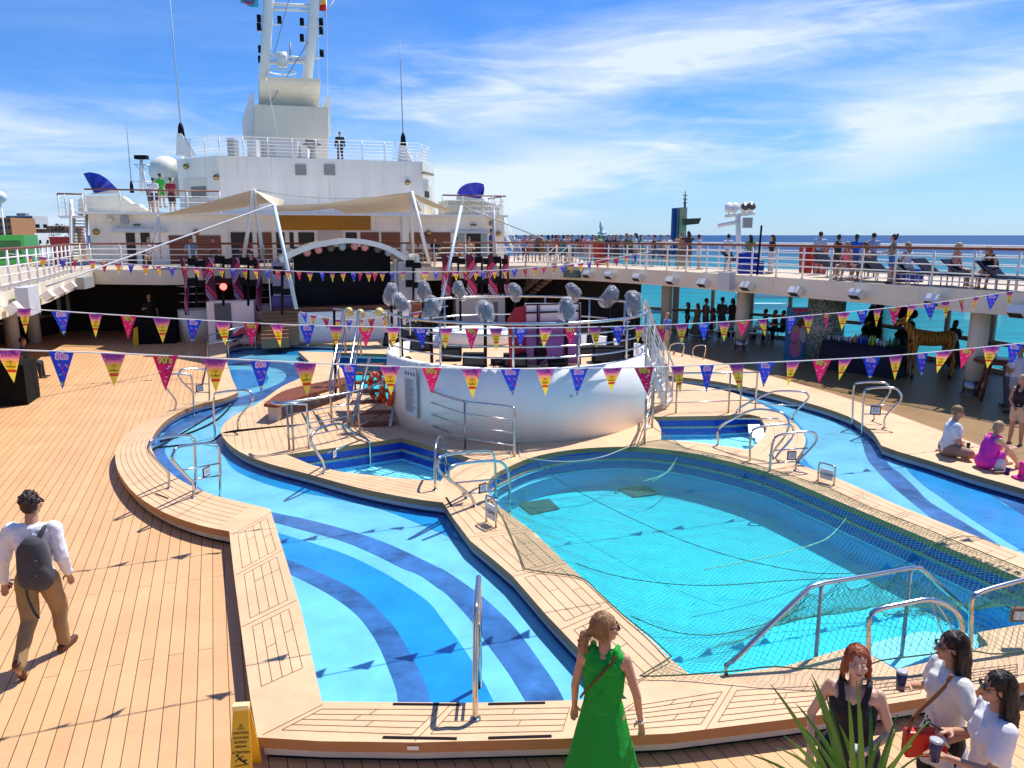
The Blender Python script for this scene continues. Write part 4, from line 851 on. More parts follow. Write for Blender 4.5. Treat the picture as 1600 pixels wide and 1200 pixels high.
m4 = N('ShaderNodeMix'); m4.data_type = 'RGBA'; m4.blend_type = 'MULTIPLY'; m4.inputs[0].default_value = 1; L(mx.outputs[2], m4.inputs[6]); L(r3.outputs[0], m4.inputs[7]); L(m4.outputs[2], b.inputs['Base Color'])
mb = MB(); R_ = 45000; mb.add([(R_*cos(2*pi*k/64), R_*sin(2*pi*k/64), -24) for k in range(64)], [tuple(range(64))]); mb.build('sea', sea, kind='structure')
ld = MB(); ld.prism([(-900,150),(-45,90),(-120,400),(-500,1500),(-2500,1500)], -24, -20); ld.build('land', C(0.20,0.18,0.13,0.9,var=0.3,vscale=0.05), kind='structure')
hl = MB(); P_ = []
hills = [(-2600,1700,40),(-1900,1900,70),(-1500,2100,55),(-1150,2200,25),(-1000,2200,-5)]
# ---- hull and quay
hu = MB(); P_ = [(p.x,p.y) for p in [Vector((-11,-12,0)), WR[0]]+WR[1:]+[Vector((5,60,0)), Vector((-14,70,0)), Vector((-30,44,0)), Vector((-24,22,0))]]; hu.prism(P_, -23.9, -1.0)
for i in range(len(P_)): hu.quad((*P_[i],-1.0),(*P_[(i+1)%len(P_)],-1.0),(*P_[(i+1)%len(P_)],-0.03),(*P_[i],-0.03)); o = hu.build('hull', M['white']); tag(o, kind='structure')
def building(name, x0, x1, ytop, ybot, Y, m, lab, rows=0, cols=0, win=None, depth=14, cat='building', roof=None):
    t = thing(name, lab, cat, D((x0+x1)/2, ybot, Y)); a = D(x0, ybot, Y); b = D(x1, ybot, Y); zt = D((x0+x1)/2, ytop, Y).z; z0 = -20
    w = MB(); w.prism([(a.x,a.y),(b.x,b.y),(b.x-2,b.y+depth),(a.x-2,a.y+depth)], z0, zt); w.build('wall', m, t)
    zb = D((x0+x1)/2, ybot, Y).z; W_ = b.x-a.x
    for r in range(rows):
        z = zb+(zt-zb)*(r+0.3)/rows; hh = (zt-zb)/rows*0.45
        if cols == 1: MB().box((a.x+W_*0.03, a.y-0.3, z),(b.x-W_*0.03, a.y-0.003, z+hh)).build('window_band', win, t)
        else:
            for c in range(cols): MB().box((a.x+W_*(c+0.25)/cols, a.y-0.15, z),(a.x+W_*(c+0.7)/cols, a.y-0.003, z+hh)).build('window', win, t)
    if roof: MB().box((a.x-0.5,a.y-0.6,zt+0.003),(b.x+0.5,b.y+depth*0.9,zt+(zt-zb)*0.06+0.2)).build('roof', roof, t)
    return t
wd = C(0.03,0.04,0.06,0.2); wb = C(0.02,0.05,0.12,0.1)
building('office_building', 12, 54, 337, 366, 330, C(0.50,0.50,0.52), 'long office block with dark blue window bands far behind the green container', 5, 1, wb)
building('plant_room', 26, 40, 333, 337, 335, C(0.2,0.2,0.22), 'small grey plant room on top of the office block', depth=6)
building('apartment_block', -20, 20, 340, 372, 210, C(0.42,0.19,0.08), 'orange brick block at the left picture edge behind the green container', 3, 6, wd)
building('apartment_block', 52, 80, 360, 384, 300, C(0.36,0.15,0.09), 'low red brick block left of the staircase, farthest of the two', 3, 5, wd, roof=C(0.3,0.1,0.06))
building('apartment_block', 76, 104, 356, 386, 240, C(0.40,0.17,0.12), 'red brick block with dark balconies beside the staircase', 4, 5, wd, roof=C(0.35,0.12,0.07))
building('villa', 66, 84, 364, 392, 180, C(0.62,0.48,0.28), 'small yellow house in front of the red brick blocks', 2, 2, wd)
for i, (x, y, w_, l_) in enumerate([(4,306,9,'white dome at the left edge of the picture above the brick block')]):
    b_ = MB(); b_.ball(D(x-4, y+2, 160), w_/1200*160); b_.lathe([(0.12,-22),(0.15,0)], D(x-4,y+2,160), 12); o = b_.build('radome', M['white2']); tag(o, l_, 'radome')
# containers on the port deck
gc = thing('generator', 'green generator container with louvres behind the port railing', 'generator', G(30,400,ZU)); Yg = 40
a, b2_, c_ = D(-60,400,34), D(40,400,Yg), D(62,398,44)
zt = D(40,367,Yg).z; mb = MB(); mb.prism([(a.x,a.y),(b2_.x,b2_.y),(c_.x,c_.y),(a.x-2,a.y+6)], ZU+0.02, zt); mb.build('body', C(0.05,0.33,0.04,0.4,var=0.1), gc)
lv = MB(); pg = Pl(b2_, a); 
for k in range(9):
    z = ZU+0.25+(zt-ZU-0.5)*k/9; p0 = lerp(a, b2_, 0.1); p1 = lerp(a, b2_, 0.94); nn = Vector((0.25,-1,0)).normalized()
    lv.hexa([Vector((v.x,v.y,z+dz))+nn*o_ for dz in (0,0.09) for v, o_ in ((p0,0.0),(p1,0.0),(p1,0.07),(p0,0.07))])
lv.build('louvre', C(0.02,0.10,0.02), gc)
wc = thing('container', 'white container box beside the green generator', 'container', D(70,398,50)); a, b2_ = D(58,400,50), D(84,400,52); mb = MB(); mb.prism([(a.x,a.y),(b2_.x,b2_.y),(b2_.x-3,b2_.y+8),(a.x-3,a.y+8)], ZU+0.02, D(70,364,50).z); mb.build('body', M['white2'], wc)
w_ = MB()
for f in (0.25,0.7):
    for z in (1.0,2.0): p = lerp(a, b2_, f); w_.box((-0.12,-0.06,-0.12),(0.12,-0.01,0.12), o=(p.x,p.y,ZU+z))
w_.build('vent', M['dark'], wc)
# port deck red planters and bush
def planter(p, s, h, lab, plant=True, group=None, m=None):
    t = thing('planter', lab, 'planter', p, group=group); b = MB(); b.lathe([(s*0.60,0),(s*0.72,h*0.95),(s*0.78,h),(s*0.68,h),(s*0.66,h-0.04)], (0,0,0), 4, R=Matrix.Rotation(pi/4+AX,3,'Z')); b.v = [tuple(Vector(v)+p) for v in b.v]; b.sm = [False]*len(b.f); b.build('pot', m or M['red'], t)
    if plant:
        f = MB()
        for k in range(260):
            th = random.uniform(0,2*pi); ph = random.uniform(-0.2,1.4); rr = s*0.75*random.uniform(0.5,1.0); c = p+Vector((rr*cos(th)*cos(ph), rr*sin(th)*cos(ph), h+s*0.1+rr*sin(ph)*0.9)); d = Vector((random.gauss(0,1),random.gauss(0,1),random.gauss(0,1))).normalized(); e2 = d.cross(Vector((0,0,1))).normalized()*0.03
            f.add([c-e2, c+e2, c+d*0.10], [(0,1,2)])
        f.build('foliage', M['leaf'], t)
    return t
planter(G(100,414,ZU)+Vector((0,0,0)), 0.85, 1.35, 'tall red planter with a green bush by the port stairs')
planter(D(940,396,37.5)*1.0 if False else G(938,413,ZU), 0.55, 1.05, 'red planter with a round green shrub among the people at the rail')
planter(G(1258,427,ZU), 0.38, 1.0, 'left of the two tall red planters on the starboard deck', plant=False); planter(G(1280,428,ZU), 0.38, 1.0, 'right of the two tall red planters on the starboard deck', plant=False)
# ============================================================ bandstand
base_f = G(810, 692); ta = 0.1705; Rb = base_f.y*ta/(1-ta); BC = Vector((base_f.x, base_f.y+Rb, 0)); ZT = 1.80; ZF = 1.50
bs = thing('bandstand', 'round white bandstand drum with a raised wooden floor between the pools', 'bandstand', (BC.x,BC.y,ZP))
w = MB(); w.lathe([(Rb,ZP),(Rb,ZT-0.32),(Rb-0.01,ZT-0.31),(Rb-0.01,ZT),(Rb-0.16,ZT),(Rb-0.16,ZF-0.02)], (BC.x,BC.y,0), 96)
bw = mat('bandstand_white', (0.92,0.89,0.84), 0.6, var=0.05, vscale=1.0, streak=1); w.build('wall', bw, bs)
f = MB(); f.lathe([(0.01,ZF-0.04),(Rb-0.18,ZF-0.04),(Rb-0.18,ZF),(0.01,ZF)], (BC.x,BC.y,0), 64); f.sm = [False]*len(f.f); f.build('floor', M['coping'], bs)
def bpt(ang, r, z): return Vector((BC.x+r*cos(radians(ang)), BC.y+r*sin(radians(ang)), z))   # -90 faces the camera
rl = MB(); angs = list(range(-175, 1, 5))+[0]
for dz in (0.92,): rl.tube([bpt(a, Rb-0.08, ZT+dz) for a in angs[:-1]], 0.032, 8)
for dz in (0.22,0.45,0.68): rl.tube([bpt(a, Rb-0.08, ZT+dz) for a in angs[:-1]], 0.018, 6)
rl.build('rail', M['steel'], bs)
for a in (-172,-148,-122,-92,-66,-40,-16): MB().tube([bpt(a,Rb-0.08,ZT),bpt(a,Rb-0.08,ZT+0.92)], 0.026, 6).build('rail_post', M['steel'], bs)
rl = MB(); rl.tube([bpt(a, Rb-0.1, ZT+1.0) for a in range(20, 161, 7)], 0.03, 6); rl.tube([bpt(a, Rb-0.1, ZT+0.5) for a in range(20, 161, 7)], 0.02, 6)
rl.build('rear_rail', M['steel'], bs)
for a in (25,50,75,105,130,155): MB().tube([bpt(a,Rb-0.1,ZF),bpt(a,Rb-0.1,ZT+1.0)], 0.026, 6).build('rail_post', M['steel'], bs)
# notice board on the curved wall, lifebuoys
a0, a1 = -141, -132.5; nb = MB(); n = 5; vs = []
nbt = thing('notice_board', 'tall white pool rules board on the port side of the bandstand wall', 'notice board', bpt(-137, Rb+0.03, 1.0))
for k in range(n+1):
    a = lerp(a0, a1, k/n)
    for z in (0.60, 1.76): vs.append(bpt(a, Rb+0.05, z))
nb.add(vs, [(2*i,2*i+2,2*i+3,2*i+1) for i in range(n)], True); nb.build('panel', C(0.62,0.68,0.72,0.3), nbt)
nb = MB(); nb.tube([bpt(a1+0.4,Rb+0.06,0.58), bpt(a1+0.4,Rb+0.06,1.78)], 0.022, 4); nb.build('frame', M['grey'], nbt)
nb = MB(); nn = Vector((cos(radians(-136.7)), sin(radians(-136.7)), 0)); xx = Vector((-nn.y, nn.x, 0)); c0 = Vector((BC.x,BC.y,0))+nn*(Rb+0.062)
put_text(nb, 'POOL REGULATIONS', 0.045, c0+Vector((0,0,1.68)), xx, (0,0,1), 0.001)
for k in range(4):
    x = -0.15+0.1*k; nb.add([c0+xx*(x-0.022)+Vector((0,0,1.50)), c0+xx*(x+0.022)+Vector((0,0,1.50)), c0+xx*(x+0.022)+Vector((0,0,1.57)), c0+xx*(x-0.022)+Vector((0,0,1.57))], [(0,1,2,3)]); 
for k in range(26):
    z = 1.40-k*0.028; l = random.uniform(0.24,0.38); nb.add([c0+xx*-0.19+Vector((0,0,z)), c0+xx*(-0.19+l)+Vector((0,0,z)), c0+xx*(-0.19+l)+Vector((0,0,z+0.009)), c0+xx*-0.19+Vector((0,0,z+0.009))], [(0,1,2,3)])
nb.build('print', C(0.12,0.14,0.16), nbt)
def ring_buoy(c, R, lab):
    t = thing('lifebuoy', lab, 'lifebuoy', c); m = MB(); m.tube([c+R @ Vector((0.29*cos(k*pi/14),0.29*sin(k*pi/14),0)) for k in range(28)], 0.065, 10, closed=True); m.build('ring', M['buoy'], t)
    for a in (0.3,1.9,3.4,5.0): q = c+R @ Vector((0.29*cos(a),0.29*sin(a),0)); tt = R @ Vector((-sin(a),cos(a),0)); MB().tube([q-tt*0.04,q+tt*0.04], 0.068, 10).build('reflective_band', M['white2'], t)
R1 = Matrix.Rotation(radians(52),3,'Z') @ Matrix.Rotation(pi/2,3,'X')
ring_buoy(bpt(-157, Rb+0.10, 0.95), Matrix.Rotation(radians(-60),3,'Z') @ Matrix.Rotation(pi/2,3,'X'), 'orange lifebuoy hanging closest to the pool rules board')
ring_buoy(bpt(-164, Rb+0.28, 1.0), Matrix.Rotation(radians(-52),3,'Z') @ Matrix.Rotation(pi/2,3,'X'), 'orange lifebuoy behind the first one, nearer the wooden steps')
# lamps in clear bags
def cyl_hit(px_, z, near=True, r=Rb-0.2):
    # point of the ring seen in picture column px_
    best = None
    for k in range(720):
        a = k*0.5; p = bpt(a, r, z); v = p-Vector((0,0,H)); yc = v.y*CP-v.z*SP; x = 800+F*v.x/yc
        isn = sin(radians(a)) < 0
        if isn == near and (best is None or abs(x-px_) < best[0]): best = (abs(x-px_), p)
    return best[1]
def bag(px_, py_, near, s, lab):
    p0 = cyl_hit(px_, 2.5, near); pl = Pl((p0.x,p0.y), ang=0); c = pl.q(px_, py_)
    t = thing('stage_lamp', lab, 'stage lamp', (c.x,c.y,ZF), group='moving stage lamps in clear bags')
    m = MB(); m.tube([(c.x,c.y,ZF),(c.x,c.y,c.z-0.18)], 0.035, 8); m.box((-0.1,-0.1,ZF),(0.1,0.1,ZF+0.03), o=(c.x,c.y,0)); m.build('stand', M['black'], t)
    m = MB(); R = Matrix.Rotation(random.uniform(-0.5,0.5),3,'Y'); m.rc(c+R @ Vector((0,0,-0.10*s)), c+R @ Vector((0,0,0.08*s)), 0.12*s, 0.14*s); m.tube([c+Vector((-0.15*s,0,-0.1*s)), c+Vector((-0.15*s,0,0.08*s))], 0.02, 6); m.tube([c+Vector((0.15*s,0,-0.1*s)), c+Vector((0.15*s,0,0.08*s))], 0.02, 6); m.build('lamp_head', C(0.02,0.03,0.045,0.4), t)
    m = MB(); m.lathe([(0.06,-0.33),(0.14,-0.28),(0.19,-0.15),(0.20,0.0),(0.19,0.12),(0.13,0.26),(0.05,0.30)], (0,0,0), 30)
    sd_ = random.uniform(0,50); vs = []
    for v in m.v:
        v = Vector(v)*s; a = atan2(v.y, v.x); r = (1+0.42*noise.noise(Vector((v.x*8+sd_, v.y*8, v.z*6)))+0.16*abs(noise.noise(Vector((v.x*22+sd_, v.y*22, v.z*9))))+0.08*abs(sin(a*4.5+sd_+v.z*7)))*0.92; vs.append(tuple(c+R @ Vector((v.x*r+0.03*sin(v.z*9+sd_), v.y*r, v.z*(1+0.08*noise.noise(Vector((a,sd_,0))))))))
    m.v = vs; m.build('bag', M['plastic'], t)
for x_, y_, nr, s, l_ in [(611,459,False,1.15,'small bagged stage lamp, leftmost of the ring'),(626,474,True,1.15,'second bagged stage lamp from the left, in front of the leftmost one'),(661,455,False,1.2,'bagged stage lamp behind the pair left of the stage steps'),(673,481,True,1.15,'bagged stage lamp above the pool rules board'),(719,454,False,1.2,'bagged stage lamp in front of the white cabinet'),(758,487,True,1.1,'bagged stage lamp at the front middle of the ring'),(804,456,False,1.15,'bagged stage lamp above the left side of the purple photo panel'),(886,484,True,1.2,'bagged stage lamp overlapping the right side of the purple photo panel'),(895,456,False,1.15,'bagged stage lamp behind and above the purple photo panel'),(952,463,False,1.3,'bagged stage lamp between the columns, second from the right'),(990,474,True,1.3,'large bagged stage lamp, rightmost of the ring')]:
    bag(x_, y_, nr, s*0.76, l_)
# purple photo backdrop standing on the bandstand, seen from behind
pb_ = thing('photo_backdrop', 'purple and maroon photo backdrop seen from behind on the bandstand', 'photo backdrop', (BC.x+0.9,BC.y+0.3,ZF)); PBk = Pl(cyl_hit(850,2.0,True,r=1.0).xy, ang=4)
grad = bpy.data.materials.new('sunset_print'); grad.use_nodes = True; nt = grad.node_tree; tc = nt.nodes.new('ShaderNodeTexCoord'); sp_ = nt.nodes.new('ShaderNodeSeparateXYZ'); nt.links.new(tc.outputs['Generated'], sp_.inputs[0]); cr = nt.nodes.new('ShaderNodeValToRGB')
for pos, c in ((0.0,(0.22,0.07,0.20)),(0.35,(0.30,0.07,0.18)),(0.6,(0.26,0.09,0.30)),(1.0,(0.17,0.05,0.36))):
    e = cr.color_ramp.elements.new(pos) if pos not in (0.0,1.0) else cr.color_ramp.elements[0 if pos == 0 else 1]; e.color = (*c,1)
nt.links.new(sp_.outputs['Z'], cr.inputs[0]); nt.links.new(cr.outputs[0], nt.nodes['Principled BSDF'].inputs['Base Color']); nt.nodes['Principled BSDF'].inputs['Roughness'].default_value = 0.4
wallrect(PBk, 820,474,906,572,-0.03,0.0,zb=ZF+0.01).build('print_panel', grad, pb_)
m = MB(); a0_, z1_ = PBk.sz(794,478); a1_, _ = PBk.sz(822,478); z0_ = ZF+0.01
m.add([PBk.at(a0_,z0_,0.5), PBk.at(a1_,z0_,0.02), PBk.at(a1_,z1_,0.02), PBk.at(a0_+0.12,z1_,0.45), PBk.at(a0_-0.05,z1_-0.25,0.5)], [(0,1,2,3,4)]); m.add([v-Vector((0.0,-0.02,0)) for v in [PBk.at(a0_,z0_,0.5), PBk.at(a1_,z0_,0.02), PBk.at(a1_,z1_,0.02), PBk.at(a0_+0.12,z1_,0.45), PBk.at(a0_-0.05,z1_-0.25,0.5)]], [(4,3,2,1,0)]); m.build('side_wing', C(0.25,0.01,0.03,0.3), pb_)
m = MB(); q = lambda x, y: PBk.q(x, y, 0.05)
for a, b, r in [((841,476),(841,574),0.035),((884,476),(884,574),0.04),((821,489),(904,486),0.022),((821,507),(904,503),0.03),((821,476),(906,474),0.02),((906,474),(906,572),0.03)]: m.tube([q(*a), q(*b)], r, 4)
m.build('frame', C(0.03,0.006,0.03), pb_)
m = MB(); tt = q(845, 526); put_text(m, 'SUNSETS', 0.24, tt, -PBk.d, (0,0,1), 0.002); m.build('lettering', C(0.22,0.06,0.26), pb_)
def boxat(px_, py_, z, w, d, h, m, name, lab, cat, rz=0, bev=0.0, group=None):
    p = G(px_, py_, z); mb = MB(); mb.box((-w/2,-d/2,0),(w/2,d/2,h)); tfm(mb, Matrix.Rotation(rz,3,'Z')); mb.v = [tuple(Vector(v)+p) for v in mb.v]; o = mb.build(name, m); tag(o, lab, cat, group); return o
def speaker_box(px_, py_, z, w, d, h, lab, rz=0):
    p = G(px_, py_, z); t = thing('loudspeaker', lab, 'loudspeaker', p, rz); m = MB(); s = 0.35*h
    m.hexa([Vector(v) for v in ((-w/2,-d/2,0),(w/2,-d/2,0),(w/2,d/2,0),(-w/2,d/2,0),(-w/2,-d/2+s,h),(w/2,-d/2+s,h),(w/2,d/2,h),(-w/2,d/2,h))]); link('cabinet', m.mesh('cabinet',[M['black']]), t, local=True)
    g = MB(); g.hexa([Vector(v) for v in ((-w/2+0.04,-d/2+0.04,0.05),(w/2-0.04,-d/2+0.04,0.05),(w/2-0.04,-d/2+0.06,0.05),(-w/2+0.04,-d/2+0.06,0.05),(-w/2+0.04,-d/2+s-0.03,h-0.05),(w/2-0.04,-d/2+s-0.03,h-0.05),(w/2-0.04,-d/2+s,h-0.05),(-w/2+0.04,-d/2+s,h-0.05))]); g.v = [(v[0],v[1]-0.02,v[2]) for v in g.v]; link('grille', g.mesh('grille',[C(0.03,0.03,0.035,0.5)]), t, local=True)
speaker_box(705,563,ZF,0.5,0.4,0.32,'black wedge monitor on the bandstand floor left of the photo backdrop')
speaker_box(742,572,ZF,0.55,0.4,0.30,'black wedge monitor at the front rim of the bandstand, below the middle lamp')
speaker_box(805,573,ZF,0.55,0.4,0.30,'black wedge monitor in front of the maroon wing of the backdrop')
speaker_box(950,566,ZF,0.75,0.5,0.38,'large black wedge monitor at the starboard rim of the bandstand')
speaker_box(637,545,ZF,0.5,0.5,0.62,'black loudspeaker box at the port rim of the bandstand', rz=0.5)
speaker_box(648,520,ZF,0.45,0.45,0.5,'black equipment case behind the port rim of the bandstand', rz=0.3)
speaker_box(985,552,ZF,0.5,0.5,0.45,'black equipment case under the rightmost bagged lamp', rz=-0.4)
speaker_box(935,540,ZF,0.6,0.5,0.35,'low black case on the starboard half of the bandstand', rz=-0.2)
m = MB(); c = G(735,536,ZF); m.lathe([(1.15,0),(1.2,0.12),(1.2,0.36),(1.12,0.40),(0.01,0.40)], c, 40, sx=1, sy=0.75); o = m.build('round_seat', M['white2']); tag(o, 'low white round seat on the bandstand floor', 'seat')
m = MB(); 
c = G(843,568,ZF); m.ball(c+Vector((0,0,0.28)), (0.24,0.22,0.30)); m.tube([c+Vector((0,0,0.5)),c+Vector((0,0,0.65))], 0.06, 8); o = m.build('equipment_bag', M['black']); tag(o, 'round black bag in front of the photo backdrop', 'bag')
# curved steps and open stairs on the port side of the bandstand
t = thing('open_steps', 'brown open wooden steps between the whirlpool and the bandstand', 'steps', G(580,665))
for k, (y, x0, x1) in enumerate([(664,546,612),(646,546,611),(629,547,610),(612,548,609),(598,549,609),(584,551,608),(571,553,608)]):
    z = ZP+0.17*(k+1); Yk = G(580,668).y+0.30*k; a = D(x0,y,Yk); b = D(x1,y,Yk); z = a.z
    m = MB(); m.hexa([Vector((a.x,Yk,z-0.04)),Vector((b.x,Yk+0.1,z-0.04)),Vector((b.x,Yk+0.38,z-0.04)),Vector((a.x,Yk+0.28,z-0.04)),Vector((a.x,Yk,z)),Vector((b.x,Yk+0.1,z)),Vector((b.x,Yk+0.38,z)),Vector((a.x,Yk+0.28,z))]); m.build('tread', M['brown'], t)
for x_ in (548,609): m = MB(); a = G(x_,668); b = a+Vector((0.1,2.0,1.25)); m.tube([a,b], 0.05, 6); m.build('stringer', M['steel_dk'], t)
for x0, ys in ((0,0),(-0.45,0.3)):
    m = MB(); a = G(545,668)+Vector((x0,ys,0)); U = Vector((0,0,1)); b = a+Vector((-0.1,2.2,1.3)); m.tube([a, a+U*1.0, lerp(a,b,0.5)+U*1.05, b+U*1.1, b], 0.03, 8); m.tube([a+U*0.5, b+U*0.55], 0.02, 6); m.tube([lerp(a,b,0.5), lerp(a,b,0.5)+U*1.05], 0.025, 6); m.build('handrail', M['steel'], t)
# curved teak bench
be = thing('bench', 'curved teak bench on pale blocks beside the river', 'bench', G(430,655)); A_1 = [G(x,y,ZP+0.42) for x, y in [(412,631),(440,612),(475,602),(510,595),(548,587)]]; B_1 = [G(x,y,ZP+0.42) for x, y in [(433,633),(470,620),(505,610),(530,602),(556,593)]]
m = MB(); A2 = smooth_pts(A_1, 4); B2 = smooth_pts(B_1, 4); vs = []; 
for a, b in zip(A2, B2): vs += [a, b, b-Vector((0,0,0.07)), a-Vector((0,0,0.07))]
n = len(A2); fs = []
for i in range(n-1):
    for k in range(4): fs.append((4*i+k, 4*i+(k+1)%4, 4*(i+1)+(k+1)%4, 4*(i+1)+k))
fs += [(3,2,1,0),(4*n-4,4*n-3,4*n-2,4*n-1)]; m.add(vs, fs); m.build('seat', M['brown'], be)
for i in (1, 8, 14): c = (A2[i]+B2[i])/2; MB().box((-0.12,-0.12,ZP),(0.12,0.12,ZP+0.35), o=(c.x,c.y,0)).build('leg', M['base_white'], be)
# starboard stairs of the bandstand
a = G(1040,640); b = bpt(-22, Rb, ZF)
stairs(a, b, Vector((0.35,0.95,0)), 8, 'white staircase with steel handrails up to the starboard side of the bandstand', m=M['base_white'], tread=M['lgrey'], solid=True)
a = G(1035,600); b = bpt(8, Rb, ZF+0.4); 
stairs(a, b, Vector((0.2,1.0,0)), 7, 'second steel staircase behind the bandstand on the starboard side', m=M['steel_dk'], tread=M['lgrey'], solid=True)
boxat(1015,592,ZP,1.0,0.4,0.45,M['red'],'bench','dark red box bench behind the starboard bandstand stairs','bench',rz=0.3)
# ============================================================ stage behind
PS_ = Pl(D(540,490,31.8).xy, ang=19); e_off = 0
sg_ = thing('stage', 'covered stage with a white arch over a black screen', 'stage', PS_.at(PS_.sz(540,490)[0],0.3))
def srect(name, m, x0, y0, x1, y1, d0, d1, par=sg_, **k): return wallrect(PS_, x0, y0, x1, y1, d0, d1, **k).build(name, m, par)
srect('screen', M['black'], 458, 386, 612, 482, -0.6, -0.4)
srect('floor', M['brown'], 428, 482, 660, 488, -2.0, 0.3, zb=ZP)
for k in range(8): srect('step', C(0.26,0.14,0.07,0.6,var=0.1), 408, 487+k*6, 466 if k < 5 else 452, 497+k*6, 0.32+0.2*k, 0.51+0.2*k, zb=ZP)
srect('front_wall', M['white2'], 455, 489, 640, 515, 0.32, 0.5, zb=ZP)
m = MB(); top_ = smooth_pts([PS_.q(x,y,0.3) for x, y in [(436,404),(455,392),(490,380),(525,374),(545,372.5),(575,375),(610,385),(638,402)]], 5); bot_ = smooth_pts([PS_.q(x,y,0.3) for x, y in [(440,411),(460,400),(492,388),(525,382),(545,380),(573,382.5),(605,392),(634,409)]], 5)
vs = []
for a, b in zip(top_, bot_): vs += [a, b, b-PS_.n*2.2, a-PS_.n*2.2]
n = len(top_); fs = [(4*i+k, 4*i+(k+1)%4, 4*(i+1)+(k+1)%4, 4*(i+1)+k) for i in range(n-1) for k in range(4)]+[(3,2,1,0),(4*n-4,4*n-3,4*n-2,4*n-1)]; m.add(vs, fs); m.build('arch', M['white'], sg_)
srect('side_panel', C(0.30,0.26,0.34), 424, 408, 456, 462, -0.3, -0.1, zb=PS_.sz(440,463)[1]); srect('side_panel', C(0.10,0.07,0.22), 424, 464, 460, 487, -0.3, -0.05); srect('side_frame', M['white2'], 418, 406, 424, 486, -0.3, 0.1); srect('side_frame', M['lgrey'], 457, 404, 462, 486, -0.3, 0.05)
srect('side_panel', C(0.45,0.42,0.43), 622, 410, 650, 468, -0.3, 0.6); srect('side_frame', M['white'], 650, 398, 657, 470, -0.3, 1.2); srect('side_frame', M['cream'], 616, 405, 622, 470, -0.3, 0.1)
m_l = C(0.75,0.35,0.28,0.3)
for i, (x_, y_, c_) in enumerate([(480,395,0),(498,391,1),(517,388,2),(535,386,3),(554,385.5,0),(570,387,1),(590,390,2),(607,395,3)]):
    b_ = MB(); p = PS_.q(x_, y_, 0.1); b_.lathe([(0.06,0.2),(0.14,0.1),(0.16,0),(0.0,-0.01)], p, 14, R=Matrix.Rotation(radians(70),3,'X')); o = b_.build('par_lamp', [C(0.75,0.28,0.24,0.3),C(0.8,0.3,0.25,0.3),C(0.12,0.10,0.09,0.3),C(0.35,0.42,0.42,0.3)][c_]); tag(o, ['pinkish stage spotlight, first from the left under the arch','reddish stage spotlight, second from the left under the arch','dark stage spotlight with brass rim, third from the left under the arch','pale green stage spotlight left of the arch crown','pink stage spotlight at the arch crown','red stage spotlight right of the arch crown','dark stage spotlight, second from the right under the arch','pale stage spotlight, rightmost under the arch'][i], 'spotlight', 'spotlights under the stage arch')
# canopy
cv = thing('canopy', 'peaked cream tensile canopy stretched over the stage', 'canopy', PA.q(540,330,3))
def membrane(rows, name='fabric'):   # rows of (px,py,Y)
    P_ = [[D(*c) for c in r] for r in rows]; n = 8; k = len(rows); vs = []; fs = []
    for i in range(n+1):
        for j in range(n+1):
            s, t_ = i/n, j/n; a = lerp(P_[0][0], P_[0][1], s); b = lerp(P_[1][0], P_[1][1], s); p = lerp(a, b, t_); sag = 16*s*(1-s)*t_*(1-t_); vs.append(p-Vector((0,0,0.14*sag)))
    for i in range(n):
        for j in range(n): fs.append((i*(n+1)+j,(i+1)*(n+1)+j,(i+1)*(n+1)+j+1,i*(n+1)+j+1))
    m = MB(); m.add(vs, fs, True); m.build(name, M['canvas'], cv)
membrane([((397,296,30.5),(247,337,32.5)),((446,313,36),(330,333,38.5))])
membrane([((397,297,30.5),(430,322,29)),((446,313,36),(432,334,35))])
membrane([((430,321,29),(505,318,31.5)),((432,331,37.5),(540,324,39))])
membrane([((505,318,31.5),(642,300,34)),((540,334,38),(660,330,42))])
membrane([((642,300,34),(716,333,34.5)),((655,316,41),(700,328,42))])
m = MB()
for a, b in [((397,296,30.5),(380,402,31.2)),((397,296,30.5),(412,404,31.8)),((642,299,34),(645,398,34.8)),((642,299,34),(671,412,33.6)),((428,319,29),(468,540,25.5)),((721,322,33),(688,480,29))]:
    pass
for a, b, r, l_ in [((397,296,30.5),(381,402,31.2),0.08,'left leg of the canopy trestle at the port side'),((397,296,30.5),(411,404,31.8),0.08,'right leg of the canopy trestle at the port side'),((642,299,34),(645,400,34.8),0.08,'upright leg of the canopy trestle at the starboard side'),((643,299,34),(671,412,33.6),0.08,'leaning leg of the canopy trestle at the starboard side'),((428,319,29),(463,482,27),0.07,'long pale mast leaning in front of the left stage panel'),((721,322,33),(687,484,30),0.065,'long grey mast leaning in front of the striped banners')]:
    wire(D(*a), D(*b), r, M['white2'] if 'trestle' in l_ else C(0.60,0.70,0.74,0.4), l_, name='canopy_mast', cat='canopy mast', n=1)
wire(D(247,337,32.5), D(233,404,33), 0.05, M['white2'], 'slim canopy strut left of the slatted panels', name='canopy_mast', cat='canopy mast', n=1)
wire(D(247,337,32.5), D(251,404,33), 0.05, M['white2'], 'second slim canopy strut left of the slatted panels', name='canopy_mast', cat='canopy mast', n=1)
wire(D(778-7,327,36), D(772,405,36), 0.07, M['lgrey'], 'short grey post before the starboard deck house door', name='canopy_mast', cat='canopy mast', n=1)
wire(D(397,296,30.5), D(642,300,34), 0.02, M['grey'], 'long wire between the two canopy peaks', sag=0.3)
wire(D(428,319,29), D(72,448,21), 0.025, M['lgrey'], 'long stay wire from the canopy mast down to the port deck edge')
wire(D(721,322,33), D(862,378,34), 0.025, M['grey'], 'stay wire from the starboard canopy mast down to the rail')
